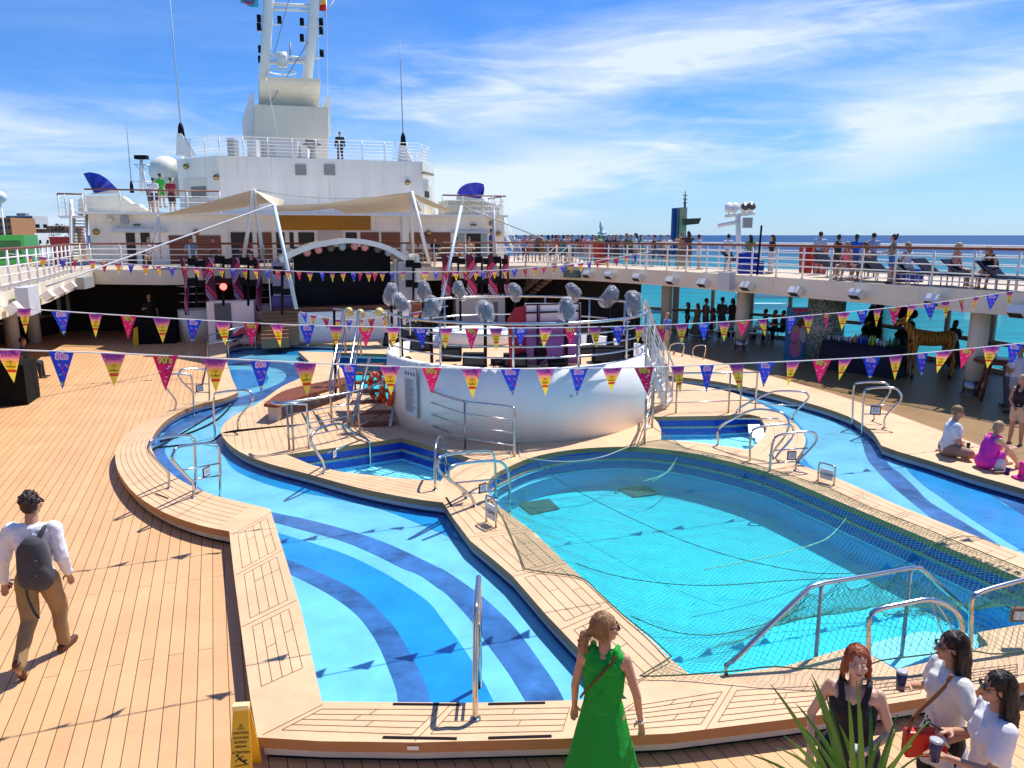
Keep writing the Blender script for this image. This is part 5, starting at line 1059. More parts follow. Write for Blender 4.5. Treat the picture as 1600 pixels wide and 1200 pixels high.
# striped banners
def banner(x0, x1, y0, y1, lab, off=0.55):
    r = on_edge((x0+x1)/2, 421)
    if not r: return
    w_, pl = r; s = 1 if pl.n.dot(-w_) > 0 else -1; t = thing('banner', lab, 'banner', w_, group='striped stage banners'); 
    a0, z1 = pl.sz(x0, y0, s*off); a1, z0 = pl.sz(x1, y1, s*off); wv_ = lambda z: 0.06*sin(z*2.2)
    m = MB(); n = 14; vs = []
    for k in range(n+1):
        z = lerp(z0, z1, k/n); sh = 0.10*sin(z*3.1+x0)
        for a in (a0, a1): vs.append(pl.at(a+sh*0.4, z, s*(off+wv_(z))))
    fs = [(2*i,2*i+1,2*i+3,2*i+2) for i in range(n)]; m.add(vs, fs, True); m.add([v-pl.n*s*0.05 for v in vs], [f[::-1] for f in fs], True); m.build('cloth', M['maroon'], t)
    for mm, o1, o2 in ((M['lilac'],0.0,0.10),(M['lilac'],0.17,0.25),(M['pink'],0.32,0.60)):
        m = MB(); per = (z1-z0)/1.9; wd_ = a1-a0
        for k in range(4):
            zc = z0-0.3+per*k*0.95
            for sgn in (1,):
                f1, f2 = (0, wd_) if k % 2 else (wd_, 0)
                vs = []
                for ff, base in ((f1, 0),(f2, per*0.62)):
                    for o_ in (o1, o2):
                        z = max(z0+0.01, min(z1-0.01, zc+base+o_*1.0)); sh = 0.10*sin(z*3.1+x0); vs.append(pl.at(a0+ff+sh*0.4, z, s*(off+wv_(z)+0.012)))
                q0, q1 = vs[0], vs[1]
                L1 = []; L2 = []
                for st in range(7):
                    u_ = st/6; 
                    for o_, LL in ((o1, L1),(o2, L2)):
                        z = max(z0+0.01, min(z1-0.01, zc+per*0.62*u_+o_)); sh = 0.10*sin(z*3.1+x0); LL.append(pl.at(a0+lerp(f1,f2,u_)+sh*0.4, z, s*(off+wv_(z)+0.012)))
                m.add(L1+L2, [(i,i+1,7+i+1,7+i) for i in range(6)])
        m.build('stripe', mm, t)
for x0, x1, y0, y1, l_ in [(283,297,402,492,'striped maroon banner farthest to port, above the curved balcony'),(316,338,402,472,'striped maroon banner above the white cabinet, second from port'),(360,380,402,472,'striped maroon banner third from port'),(396,411,402,486,'striped maroon banner next to the left stage panel'),(690,706,399,462,'striped maroon banner right of the right stage panel'),(729,746,398,462,'striped maroon banner behind the middle bagged lamps'),(762,777,398,461,'striped maroon banner third on the starboard side'),(787,796,398,462,'narrow striped maroon banner closest to the long staircase')]:
    banner(x0, x1, y0, y1, l_)
# stage light stands between the banners
def stand(x_, y0, y1, Y, lab, red=False):
    t = thing('light_stand', lab, 'light stand', D(x_,y1,Y), group='black stage light stands'); m = MB(); m.tube([D(x_,y0,Y), D(x_,y1,Y)], 0.05, 6); m.build('pole', M['black'], t)
    for yy in (y0+4, y0+35):
        m = MB(); p = D(x_,yy,Y); m.box((-0.3,-0.12,-0.14),(0.02,0.12,0.14), o=p); m.box((0.05,-0.1,-0.18),(0.3,0.1,0.05), o=p); m.build('lamp_head', M['black'], t)
    if red: m = MB(); m.ball(D(x_,448,Y-0.3), 0.13); m.build('lit_lamp', C(0.8,0.05,0.04,0.4,emit=(1,0.06,0.05,6)), t)
for x_, y0, y1, Y, l_, rd_ in [(307,405,480,30,'black light stand between the first two port banners',False),(349,402,478,30,'black light stand with a lit red lamp',True),(388,404,478,30,'black light stand between the third and fourth port banners',False),(441,418,492,28,'black light stand before the left stage panel',False),(646,408,470,31,'black light stand before the right stage panel',False),(716,402,462,33,'black light stand between the first two starboard banners',False),(753,402,462,33,'black light stand between the middle starboard banners',False),(782,402,462,33,'black light stand beside the narrow starboard banner',False)]: stand(x_, y0, y1, Y, l_, rd_)
# curved white balconies at the foot of the banners
def drum(px_, py_, w_px, h, lab, z=ZP, rail=True):
    p = G(px_, py_, z); r = w_px/2/1200*p.y; t = thing('balcony', lab, 'balcony', p); c = p+Vector((0,r,0)); m = MB(); m.lathe([(r,0),(r,h),(r-0.08,h),(r-0.08,h-0.1),(0.01,h-0.1)], c, 40); m.build('wall', M['white'], t)
    if rail:
        for dz in (0.35,0.7,1.0): MB().tube([c+Vector(((r-0.05)*cos(k*pi/16),(r-0.05)*sin(k*pi/16),h+dz)) for k in range(16,33)], 0.025, 6).build('rail', M['steel'], t)
drum(298,535,52,1.35,'curved white balcony drum with rails at the port side of the stage', z=0.0)
drum(414,505,36,0.8,'small curved white balcony beside the stage steps', z=0.6)
cb = thing('cabinet', 'white cabinet with grey door panels beside the curved port balcony', 'cabinet', G(360,535)); Pc = Pl(G(322,536).xy, ang=12)
wallrect(Pc,322,472,400,538,-0.8,0,zb=ZP+0.001).build('body', M['white2'], cb)
for x0,x1 in ((334,364),): wallrect(Pc,x0,474,x1,530,0.003,0.04).build('door', C(0.12,0.13,0.14,0.5,var=0.2,vscale=4), cb)
cb = thing('cabinet', 'white cabinet with a grey door behind the bandstand', 'cabinet', G(750,500)); Pc = Pl(G(712,508).xy, ang=14)
wallrect(Pc,712,461,789,512,-0.8,0,zb=ZP+0.001).build('body', M['lgrey'], cb); wallrect(Pc,771,472,778,507,0.003,0.04).build('door', C(0.16,0.17,0.18), cb)
boxat(247,512,0,1.0,0.8,2.4,M['black'],'speaker_stack','tall black loudspeaker stack under the port side of the rear deck','loudspeaker',rz=0.2)
boxat(247,535,0,1.6,1.0,1.0,M['black'],'mixing_desk','black mixing desk in front of the curved port balcony','mixing desk',rz=0.2)
boxat(15,628,0,1.2,1.2,1.1,M['black'],'equipment_case','black covered equipment at the left picture edge','equipment case',rz=0.3)
boxat(486,541,FR,1.9,0.5,0.55,C(0.40,0.58,0.66,0.5),'river_block','pale blue block at the far bank of the river','block',rz=0.3)
# ============================================================ light mast, harbour tower
lm = thing('light_mast', 'white mast with four floodlights on cross arms on the starboard deck', 'light mast', G(1152,424,ZU)); Yl = G(1152,424,ZU).y
MB().tube([D(1155,432,Yl), D(1153,334,Yl)], 0.10, 10).build('pole', M['white2'], lm)
m = MB(); m.tube([D(1133,338,Yl), D(1180,333,Yl)], 0.07, 6); m.tube([D(1122,353,Yl), D(1152,347,Yl)], 0.09, 6); m.build('cross_arm', M['white2'], lm)
for x_, y_, f_ in ((1139,325,0),(1148,325,0),(1163,325,1),(1173,324,1)):
    p = D(x_,y_,Yl); m = MB(); R = Matrix.Rotation(radians(65),3,'X') @ Matrix.Rotation(radians(20),3,'Z'); m.lathe([(0.06,-0.22),(0.14,-0.15),(0.19,0.10),(0.17,0.12)] , p, 14, R=R); m.tube([p, D(x_,335,Yl)], 0.03, 5); h_ = m.build('lamp_head', M['white2'], lm)
    if f_: g = MB(); g.lathe([(0.01,0.135),(0.165,0.13)], p, 14, R=R); g.build('lens', C(0.12,0.09,0.08,0.2), h_)
m = MB(); a = D(1162,340,Yl); m.box((0,-0.15,-0.4),(0.32,0.15,0.0), o=a); m.build('loudspeaker_box', M['grey'], lm)
for x_, l_ in ((1190,'tall thin black pole standing by the starboard rail'),): wire(D(1190,352,26), D(1183,430,26), 0.035, M['black'], l_, name='pole', cat='pole')
ct_ = thing('control_tower', 'beige and blue harbour control tower on the horizon', 'tower', D(1072,400,300)); T = lambda x, y: D(x, y, 300)
def tbox(name, m, x0, y0, x1, y1, d=6): 
    a = T(x0,y1); b = T(x1,y0); MB().box((a.x,300,a.z),(b.x,300+d,b.z)).build(name, m, ct_)
tbox('shaft', C(0.68,0.46,0.24), 1059, 324, 1074, 420); tbox('blue_wall', C(0.01,0.05,0.22), 1050, 325, 1058.9, 400, 4); 
m = MB(); F_ = [(1066,342),(1092,341),(1088,350),(1068,352)]; vs = [T(x,y) for x, y in F_]; m.add([v-Vector((0,4,0)) for v in vs]+[v+Vector((0,6,0)) for v in vs], [(3,2,1,0),(4,5,6,7),(0,1,5,4),(1,2,6,5),(2,3,7,6),(3,0,4,7)]); m.build('control_room', C(0.12,0.05,0.03,0.3), ct_)
MB().tube([T(1070,324), T(1071,298)], 0.5, 6, r2=0.15).build('aerial', C(0.3,0.15,0.12), ct_)
m = MB(); 
for y in (305,311,317): m.tube([T(1067,y), T(1074,y)], 0.2, 4)
m.build('aerial_crossbar', C(0.3,0.15,0.12), ct_)
sm_ = thing('ship_mast', 'distant pale ship mast behind the people at the rail', 'mast', D(940,372,90)); m = MB(); q = lambda x,y: D(x,y,90)
m.tube([q(940,380), q(939,346)], 0.18, 5); m.tube([q(934,364), q(948,364)], 0.12, 4); m.tube([q(936,353), q(943,356)], 0.08, 4); m.build('pole', M['lgrey'], sm_)
# small boats far away
for x_, y_, l_ in ((1195,432+63,'white motor yacht moored beyond the glass wall'),):
    Yb = 200; a = D(x_,y_,Yb); t = thing('yacht', l_, 'boat', (a.x,a.y,-24)); k = (24+H)/0.11
    p = G(1195, 492, -24); m = MB(); m.prism([(p.x-14,p.y-2),(p.x+10,p.y-3),(p.x+17,p.y),(p.x+10,p.y+3),(p.x-14,p.y+2)], -24.2, -21.8); m.build('hull', M['white2'], t); t.location = p
    m = MB(); m.prism([(p.x-10,p.y-1.6),(p.x+5,p.y-1.6),(p.x+8,p.y),(p.x+5,p.y+1.6),(p.x-10,p.y+1.6)], -21.79, -19.8); m.build('cabin', M['white2'], t)
bw_ = MB(); a, b = G(1010,400,-24), G(1600,384,-24); 
# ============================================================ promenade furniture
def chairs(p, rz, lab, proto=[]):
    if not proto:
        t = thing('dining_chair', lab, 'chair', p, rz, 'white dining chairs on the promenade'); mm = M['white2']
        m = MB(); m.box((-0.22,-0.22,0.43),(0.22,0.22,0.46)); link('seat', m.mesh('seat',[mm]), t, local=True)
        m = MB(); m.tube([(-0.22,0.22,0.46),(-0.22,0.26,0.88),(0.22,0.26,0.88),(0.22,0.22,0.46)], 0.018, 6)
        for k in range(4): m.box((-0.2,0.23,0.55+k*0.08),(0.2,0.25,0.59+k*0.08))
        link('backrest', m.mesh('backrest',[mm]), t, local=True)
        for x in (-0.2,0.2):
            for y in (-0.2,0.2): m = MB(); m.tube([(x,y,0),(x,y,0.43)], 0.016, 6); link('leg', m.mesh('leg',[mm]), t, local=True)
        proto.append(t); return t
    return dup(proto[0], p, rz, lab)
for x_, y_, rz, l_ in [(1145,534,0.2,'white dining chair just left of the starboard column'),(1177,537,-0.3,'white dining chair left of the blue cutout board, front one'),(1192,538,0.1,'white dining chair half behind the front chair near the cutout board'),(1222,530,1.2,'white dining chair turned sideways next to the cutout board'),(1090,526,0.6,'white dining chair by the standing group'),(1125,533,2.6,'white dining chair facing away at the table of the standing group')]: chairs(G(x_,y_,0.03), rz, l_)
# bar with dark cloth
bt = thing('bar_table', 'long promenade table under a dark cloth laden with bottles', 'table', G(1330,580,0.03)); a, b = G(1281,575,0.03), G(1392,592,0.03); d = (b-a).normalized(); nn = Vector((-d.y,d.x,0))*0.85; zt_ = 0.98; m = MB(); n = 30
vs = []; ring_ = [a+(b-a)*k/10 for k in range(11)]+[b+nn*k/4 for k in range(1,5)]+[b+nn-(b-a)*k/10 for k in range(1,11)]+[a+nn-nn*k/4 for k in range(1,4)]
cc = (a+b+nn)/2; mN = len(ring_)
for z, s_ in ((0.02,1.09),(0.5,1.03),(zt_,1.0)):
    for i, p in enumerate(ring_): q = cc+(p-cc)*(s_+(0.02*sin(i*2.4) if z < 0.9 else 0)); vs.append(Vector((q.x,q.y,z)))
fs = [(j*mN+i, j*mN+(i+1)%mN, (j+1)*mN+(i+1)%mN, (j+1)*mN+i) for j in range(2) for i in range(mN)]+[tuple(2*mN+i for i in range(mN))]; m.add(vs, fs, True); m.build('tablecloth', C(0.008,0.008,0.025), bt)
bc_ = [C(0.35,0.40,0.50,0.1),C(0.55,0.30,0.08,0.2),C(0.02,0.08,0.50,0.1),C(0.25,0.45,0.05,0.1),C(0.45,0.48,0.50,0.1),C(0.03,0.12,0.05,0.1)]
kinds = [0,0,0,0,0,0,1,2,2,3,3,4,4,4,5,5]
for i in range(30):
    f = (i+0.5)/30; p = lerp(a, b, 0.03+0.94*f)+nn*(0.25+0.5*((i*7)%5)/5); k = kinds[int(f*15.9)]; h_ = 0.30 if k in (1,2,3,5) else 0.17; r = 0.045 if k != 1 else 0.07
    m = MB(); m.lathe([(r,0),(r,h_*0.6),(r*0.4,h_*0.8),(r*0.35,h_)] if h_ > 0.2 else [(r*0.7,0),(r,h_),(r*0.9,h_)], (p.x,p.y,zt_+0.001), 10)
    o = m.build('bottle' if h_ > 0.2 else 'glass', bc_[k]); tag(o, ['clear upturned glass on the port half of the dark bar table','amber bottle in the middle of the dark bar table','blue bottle on the dark bar table','lime green bottle on the dark bar table','pale tumbler on the starboard half of the dark bar table','dark green bottle at the starboard end of the bar table'][k], 'bottle' if h_ > 0.2 else 'glass', ['clear glasses on the bar','amber bottles on the bar','blue bottles on the bar','green bottles on the bar','pale tumblers on the bar','dark green bottles on the bar'][k])
# cutout poster board
cu = thing('cutout_board', 'blue standing poster board with printed figures beside the mosaic column', 'poster board', G(1245,570,0.03)); Pq = Pl(G(1230,566,0.03).xy, ang=-8); wallrect(Pq,1230,480,1262,560,-0.03,0,zb=0.04).build('board', C(0.02,0.16,0.35,0.4), cu)
for i, (x0,y0,x1,y1,c_) in enumerate([(1240,482,1262,487,(0.45,0.03,0.10)),(1247,486,1251,494,(0.45,0.03,0.10))]): wallrect(Pq,x0,y0,x1,y1,0.003,0.006).build('print', C(*c_), cu)
m = MB()
for x_, y_, rx, ry, k in [(1243,524,7,16,0),(1243,545,9,14,0),(1256,520,6,16,1),(1252,505,6,7,2),(1243,514,5,6,3),(1256,512,4,5,3),(1247,540,3,10,3)]:
    c = Pq.q(x_,y_,0.012+0.002*k); m.cur = k; vs = [c+Pq.d*(rx/1200*c.y*cos(a*pi/8))+Vector((0,0,ry/1200*c.y*sin(a*pi/8))) for a in range(16)]; m.add(vs, [tuple(range(16))])
m.build('printed_figures', [C(0.55,0.16,0.32), C(0.42,0.42,0.44), C(0.12,0.03,0.02), C(0.45,0.25,0.18)], cu)
# bar stools / tall wooden table
tt = thing('bar_table', 'tall round dark red wooden bar table beside the white column', 'table', G(1548,622,0.03)); p = G(1552,625,0.03); m = MB(); m.lathe([(0.55,1.04),(0.58,1.06),(0.58,1.12),(0.55,1.14)], p, 32); m.build('tabletop', C(0.20,0.04,0.015,0.3,var=0.15), tt)
for a in (0.4,1.97,3.54,5.1): m = MB(); m.tube([p+Vector((0.28*cos(a),0.28*sin(a),1.05)), p+Vector((0.5*cos(a),0.5*sin(a),0))], 0.045, 6); m.build('leg', C(0.20,0.04,0.015,0.3,var=0.15), tt)
gb = thing('glass_bottle', 'small glass bottle on the tall wooden bar table', 'bottle', p+Vector((-0.15,-0.1,1.14))); MB().lathe([(0.035,0),(0.035,0.14),(0.014,0.2),(0.013,0.26)], p+Vector((-0.15,-0.1,1.141)), 12).build('body', C(0.5,0.5,0.45,0.1), gb)
# dark curly topiary shapes behind the bar
for x_, y_, h_, l_ in [(1358,552,1.9,'tall dark curly shaped plant behind the bar table, left one'),(1410,556,2.0,'tall dark curly shaped plant behind the bar table, right one')]:
    p = G(x_,y_,0.03); m = MB()
    for k in range(26): z = 0.5+(h_-0.6)*random.random(); a = random.uniform(0,6.28); m.ball(p+Vector((0.22*cos(a),0.22*sin(a),z)), random.uniform(0.12,0.2), nu=8, nv=6)
    m.tube([p,p+Vector((0,0,0.8))], 0.12, 8); o = m.build('plant', C(0.012,0.012,0.010,0.9)); tag(o, l_, 'plant')
# sunloungers on the upper deck
def lounger(p, rz, lab, proto=[]):
    if not proto:
        t = thing('sun_lounger', lab, 'sun lounger', p, rz, 'dark mesh sun loungers on the starboard deck')
        m = MB(); m.box((-0.33,-0.95,0.32),(0.33,0.35,0.35)); link('seat', m.mesh('seat',[M['navy']]), t, local=True)
        m = MB(); m.box((-0.33,0.0,0),(0.33,0.68,0.03)); R = Matrix.Rotation(radians(38),3,'X'); m.v = [tuple(R @ Vector(v)+Vector((0,0.35,0.33))) for v in m.v]; link('backrest', m.mesh('backrest',[M['navy']]), t, local=True)
        for x in (-0.33,0.33): m = MB(); m.tube([(x,-0.95,0.31),(x,0.6,0.31)], 0.02, 6); link('frame', m.mesh('frame',[M['lgrey']]), t, local=True)
        for x in (-0.3,0.3):
            for y in (-0.7,0.3): m = MB(); m.tube([(x,y,0),(x,y,0.3)], 0.02, 6); link('leg', m.mesh('leg',[M['lgrey']]), t, local=True)
        proto.append(t); return t
    return dup(proto[0], p, rz, lab)
for x_, y_, r_, l_ in [(1308,436,0.9,'dark lounger right of the red planters'),(1345,440,0.9,'dark lounger under the person in pink'),(1388,444,0.9,'dark reclining lounger left of the curly haired person in shorts'),(1440,447,1.2,'dark lounger with its back raised, right of the seated person in the white top'),(1475,450,0.9,'empty dark lounger in the middle of the gap before the blonde sunbather'),(1525,453,0.9,'dark lounger behind the blonde sunbather'),(1585,458,0.9,'dark lounger under the sunbather in black'),(1150,421,1.1,'dark lounger at the foot of the light mast'),(1040,414,1.1,'dark lounger left of the harbour tower')]: lounger(G(x_,y_,ZU)+VU*0.4+Vector((0,0.5,0)), -AX+r_, l_)
for x_, y_, l_ in ((1178,428,'blue towel covered seat under the person in green'),(1425,441,'blue cushioned seat under the person in the white top')): 
    p = G(x_,y_,ZU)+Vector((0,0.4,0)); m = MB(); m.box((-0.4,-0.3,0.0),(0.4,0.35,0.40)); m.box((-0.4,0.28,0.4),(0.4,0.36,0.75)) if x_ < 1200 else None; m.v = [tuple(Vector(v)+p) for v in m.v]; o = m.build('towel_seat', C(0.004,0.03,0.35)); tag(o, l_, 'seat')
# caution boards
def caution(p, rz, s, lab, text=True):
    t = thing('caution_sign', lab, 'caution sign', p, rz)
    W0, W1, Ht, sp_ = 0.185*s, 0.12*s, 0.62*s, 0.16*s
    for sg in (-1, 1):
        m = MB(); y0, y1 = sg*sp_, sg*0.012; th = 0.012*sg
        m.hexa([Vector(v) for v in ((-W0/2,y0,0),(W0/2,y0,0),(W0/2,y0+th,0),(-W0/2,y0+th,0),(-W1/2,y1,Ht),(W1/2,y1,Ht),(W1/2,y1+th,Ht),(-W1/2,y1+th,Ht))]); f = link('panel', m.mesh('panel',[M['yellow']]), t, local=True)
        if sg < 0 and text:
            m = MB(); up_ = Vector((0,(sp_-0.012)/Ht,1)).normalized(); nn = Vector((0,-up_.z,up_.y)); org = Vector((0,-sp_-0.012,0))+nn*0.003
            def at(h): return org+up_*h
            for h, tx, sz in ((0.43,'CAUTION',0.034),(0.395,'ACHTUNG',0.030),(0.362,'RUTSCH-',0.030),(0.330,'GEFAHR',0.030),(0.288,'ATTENTION',0.031)): put_text(m, tx, sz*s*0.78, at(h*s*1.06), (1,0,0), up_, 0.0008)
            def tri(c, r, r2):
                pts = [c+Vector((1,0,0))*r*cos(a)+up_*r*sin(a) for a in (pi/2, pi/2+2*pi/3, pi/2+4*pi/3)]; p2 = [c+Vector((1,0,0))*r2*cos(a)+up_*r2*sin(a) for a in (pi/2, pi/2+2*pi/3, pi/2+4*pi/3)]
                m.add(pts+p2, [(0,1,4,3),(1,2,5,4),(2,0,3,5)])
            tri(at(0.50*s), 0.030*s, 0.022*s); put_text(m, '!', 0.03*s, at(0.498*s), (1,0,0), up_, 0.0008)
            c = at(0.235*s); X = Vector((1,0,0))
            def bar(a, b, w): 
                a = c+X*a[0]*s+up_*a[1]*s; b = c+X*b[0]*s+up_*b[1]*s; d = (b-a).normalized(); e = d.cross(nn).normalized()*w*s; m.add([a-e,b-e,b+e,a+e], [(0,1,2,3)])
            for a, b, w in [((-0.02,0.03),(0.015,0.0),0.008),((0.015,0.0),(0.045,0.01),0.006),((0.015,0.0),(0.04,-0.02),0.006),((-0.015,0.025),(-0.045,0.0),0.004),((-0.012,0.028),(0.02,0.04),0.004),((-0.05,-0.035),(0.06,-0.022),0.003)]: bar(a, b, w)
            m.add([c+X*(-0.028+0.011*cos(k*pi/6))*s+up_*(0.047+0.011*sin(k*pi/6))*s for k in range(12)], [tuple(range(12))])
            put_text(m, 'CUIDADO', 0.026*s, at(0.155*s), (1,0,0), up_, 0.0008)
            link('print', m.mesh('print',[M['ink']]), f, local=True)
    m = MB(); m.box((-W1/2*1.05,-0.03,Ht-0.005),(W1/2*1.05,0.03,Ht+0.035*s)); link('handle', m.mesh('handle',[C(0.85,0.70,0.30,0.4)]), t, local=True)
# stands on the deck with its foot just below the picture
Yc = 5.74; ptop = D(377,1100,Yc); sc_ = ptop.z/0.655
caution(Vector((D(384,1200,Yc).x, Yc, 0)), radians(6), sc_, 'yellow A-frame wet floor sign with black lettering at the bottom edge')
pt = G(215,538,0.0); caution(pt, 0.1, 1.3, 'small yellow wet floor sign on the far port deck', text=False)
# ============================================================ more gear round the bandstand and pools
for i, (x_, y_, w_, d_, h_, l_) in enumerate([(616,540,.5,.4,.35,'black case at the far port rim of the bandstand'),(655,548,.55,.45,.4,'black amplifier behind the rules board rail'),(690,528,.4,.4,.7,'tall narrow black case left of the white round seat'),(912,556,.7,.4,.22,'flat black case right of the photo backdrop'),(965,545,.45,.4,.55,'upright black case near the starboard rim'),(1000,540,.4,.4,.5,'black case behind the rightmost lamp stand'),(780,570,.35,.25,.16,'small black stage box at the front rim'),(870,572,.4,.25,.14,'low red trimmed case in front of the backdrop')]):
    speaker_box(x_, y_, ZF, w_, d_, h_, l_, rz=random.uniform(-.5,.5))
for a_, l_ in [(-150,'port rim left of the rules board'),(-118,'front rim above the curved fence'),(-100,'front rim left of centre'),(-80,'front rim right of centre'),(-50,'starboard front rim'),(-28,'starboard rim by the stairs')]:
    p = bpt(a_, Rb-.30, ZF); t = thing('floor_lamp', 'small black floor spotlight on the '+l_, 'spotlight', p); R = Matrix.Rotation(radians(55),3,'X'); m = MB(); m.lathe([(.05,-.10),(.09,-.06),(.10,.10),(.09,.11)], p+Vector((0,0,.17)), 14, R=R); m.box((-.12,-.03,0),(.12,.03,.02), o=p); m.build('lamp_head', M['black'], t)
    m = MB(); m.lathe([(.005,.112),(.085,.108)], p+Vector((0,0,.17)), 14, R=R); m.build('lens', C(.45,.38,.15,.15), t)
for pts, l_ in [([bpt(-95,Rb-.5,ZF+.01), bpt(-85,Rb-.9,ZF+.01), bpt(-70,Rb-.5,ZF+.01), bpt(-55,Rb-.7,ZF+.01), bpt(-40,Rb-.4,ZF+.01)],'black cable snaking along the front of the bandstand floor'),([G(236,705,FR+.01),G(262,690,FR+.01),G(300,668,FR+.01),G(345,640,FR+.01),G(372,622,FR+.01)],'black hose lying in the river along the port coping'),([G(240,700,FR+.012),G(280,696,FR+.012),G(330,690,FR+.012),G(352,676,ZP+.01),G(420,668,ZP+.01),G(470,664,ZP+.01)],'black hose crossing the river bend onto the island'),([G(250,690,FR+.02),G(300,675,FR+.02),G(340,655,FR+.02),G(366,628,FR+.02)],'second black hose beside the port coping')]:
    o = MB().tube(smooth_pts(pts, 5), .022, 6).build('cable', M['black']); tag(o, l_, 'cable')
for k, (x_, y_) in enumerate([(545,486),(563,489),(592,487),(606,496)]):
    p = D(x_, y_, 20); t = thing('gold_lamp', ['leftmost of the four gold lamps hung before the stage','second gold lamp hung before the stage','third gold lamp hung before the stage','rightmost gold lamp hung before the stage'][k], 'lamp', p); m = MB(); m.lathe([(.04,.10),(.10,.04),(.12,-.08),(.10,-.10)], p, 12, R=Matrix.Rotation(radians(40+20*k),3,'X')); m.build('shade', C(.70,.55,.20,.3), t)
wire(D(520,482,20), D(625,492,20), .03, M['steel'], 'horizontal truss tube carrying four gold lamps', name='truss_tube', cat='truss', n=1)
for x_ in (522, 623): wire(D(x_,486,20), Vector((*D(x_,560,20).xy, ZP)), .035, M['black'], 'black truss post at the %s end of the lamp tube' % ('port' if x_ < 600 else 'starboard'), name='truss_post', cat='truss', n=1)
# white steps leaning in the small starboard pool
t = thing('pool_steps', 'white removable steps leaning in the starboard small pool', 'steps', G(1170,690)); a = G(1166,662,.16); b = G(1188,690,.16); w_ = Vector((-.25,-.45,-.35))
for k in range(4): p = lerp(a, b, (k+.5)/4); m = MB(); m.hexa([p, p+Vector((.28,.02,0)), p+Vector((.22,-.28,-.12)), p+Vector((-.06,-.30,-.12))]+[v+Vector((0,0,.03)) for v in (p, p+Vector((.28,.02,0)), p+Vector((.22,-.28,-.12)), p+Vector((-.06,-.30,-.12)))]); m.build('tread', M['white2'], t)
# brown handrail of the promenade bar, towels, bins and drinks
for x_, y_, c_, l_ in [(1330,447,(.02,.10,.45),'blue towel hung over the starboard railing below the sunbathers'),(1545,462,(.70,.68,.62),'white towel on the starboard railing near the right edge')]:
    r = on_edge(x_, y_-20)
    if r: w, pl = r; s = 1 if pl.n.dot(-w) > 0 else -1
wl_ = thing('wall_lamp', 'white bulkhead lamp on the bandstand wall below the rail', 'wall lamp', bpt(-70, Rb+.02, 1.2)); m = MB(); m.ball(bpt(-70, Rb+.03, 1.2), .03); m.build('body', M['lgrey'], wl_)
# ============================================================ stainless pool rails
def onplane(pl, pts): return [pl.q(x, y) for x, y in pts]
def hoopset(label, hoops, bars=(), sign=None, group='stainless pool grab rails', r=0.024):
    g0 = G(*hoops[0][0][0], hoops[0][0][2] if len(hoops[0][0]) > 2 else ZP) if False else G(*hoops[0]['a'])
    t = thing('grab_rail', label, 'grab rail', g0, group=group); pls = []
    for h in hoops:
        A_ = G(*h['a'], h.get('za', ZP)); B_ = G(*h['b'], h.get('zb', FR)); pl = Pl(A_.xy, B_.xy); pls.append(pl)
        P_ = onplane(pl, h['p']); P_[0] = A_; P_[-1] = B_ if not h.get('deep') else P_[-1]
        MB().tube(smooth_pts(P_, 4), r, 8).build('hoop', M['steel'], t)
        for q in ([A_] if h.get('zb', FR) == FR else [A_, B_]): MB().lathe([(r*2.2,0.001),(r*2.0,0.012)], q, 12).build('foot', M['steel_dk'], t)
    for k, a, b in bars: MB().tube([pls[k].q(*a), pls[k].q(*b)], r*0.6, 6).build('crossbar', M['steel'], t)
    if sign:
        k, x, y, w, h_ = sign; pl = pls[k]; c = pl.q(x, y); s = -1 if pl.n.dot(Vector((0,0,H))-c) < 0 else 1; wm = w/1200*c.length/2; hm = h_/1200*c.length/2; X = pl.d
        if X.x < 0: X = -X
        nn = pl.n*s
        def plate(mb, sx, sy, o0, o1): mb.hexa([c+X*a*sx+Vector((0,0,b*sy))+nn*o for o in (o0, o1) for a, b in ((-1,-1),(1,-1),(1,1),(-1,1))])
        m = MB(); plate(m, wm, hm, 0.02, 0.035); f = m.build('sign_frame', C(0.10,0.03,0.02,0.4), t)
        m = MB(); plate(m, wm*0.78, hm*0.72, 0.036, 0.040); m.build('sign_plate', C(0.70,0.72,0.76,0.4), f)
        m = MB()
        for k2 in range(3): z = hm*(0.35-0.32*k2); e = c+nn*0.043; m.add([e-X*wm*0.55+Vector((0,0,z)), e+X*wm*0.55+Vector((0,0,z)), e+X*wm*0.55+Vector((0,0,z+hm*0.12)), e-X*wm*0.55+Vector((0,0,z+hm*0.12))], [(0,1,2,3)])
        m.build('print', C(0.25,0.27,0.33), f)
    return t
hoopset('double grab rail with a sign at the curved port coping, nearest the left river basin', [
 dict(a=(264,763), b=(306,762), p=[(264,763),(263,740),(250,725),(233,706),(233,695),(242,686),(287,680),(300,685),(304,696),(306,762)]),
 dict(a=(302,778), b=(344,776), p=[(302,778),(302,756),(288,740),(270,719),(271,708),(281,698),(331,692),(340,698),(343,709),(344,776)])],
 [(1,(284,735),(342,724)),(1,(303,750),(342,743))], (1,320,737,17,14))
hoopset('double grab rail with a sign farther along the port coping, behind the first', [
 dict(a=(274,640), b=(303,651), p=[(274,640),(274,626),(264,612),(255,600),(256,590),(267,585),(292,585),(300,595),(303,651)]),
 dict(a=(303,630), b=(327,640), p=[(303,630),(300,612),(290,602),(280,590),(281,581),(288,577),(318,577),(326,588),(327,640)])],
 [(1,(290,600),(326,600)),(1,(301,613),(326,613))], (1,311,606,11,10))
hoopset('single grab rail on the island edge across the narrow river bend', [dict(a=(372,672), b=(336,684), p=[(372,672),(372,656),(382,642),(394,627),(394,618),(384,610),(345,613),(334,622),(336,684)])])
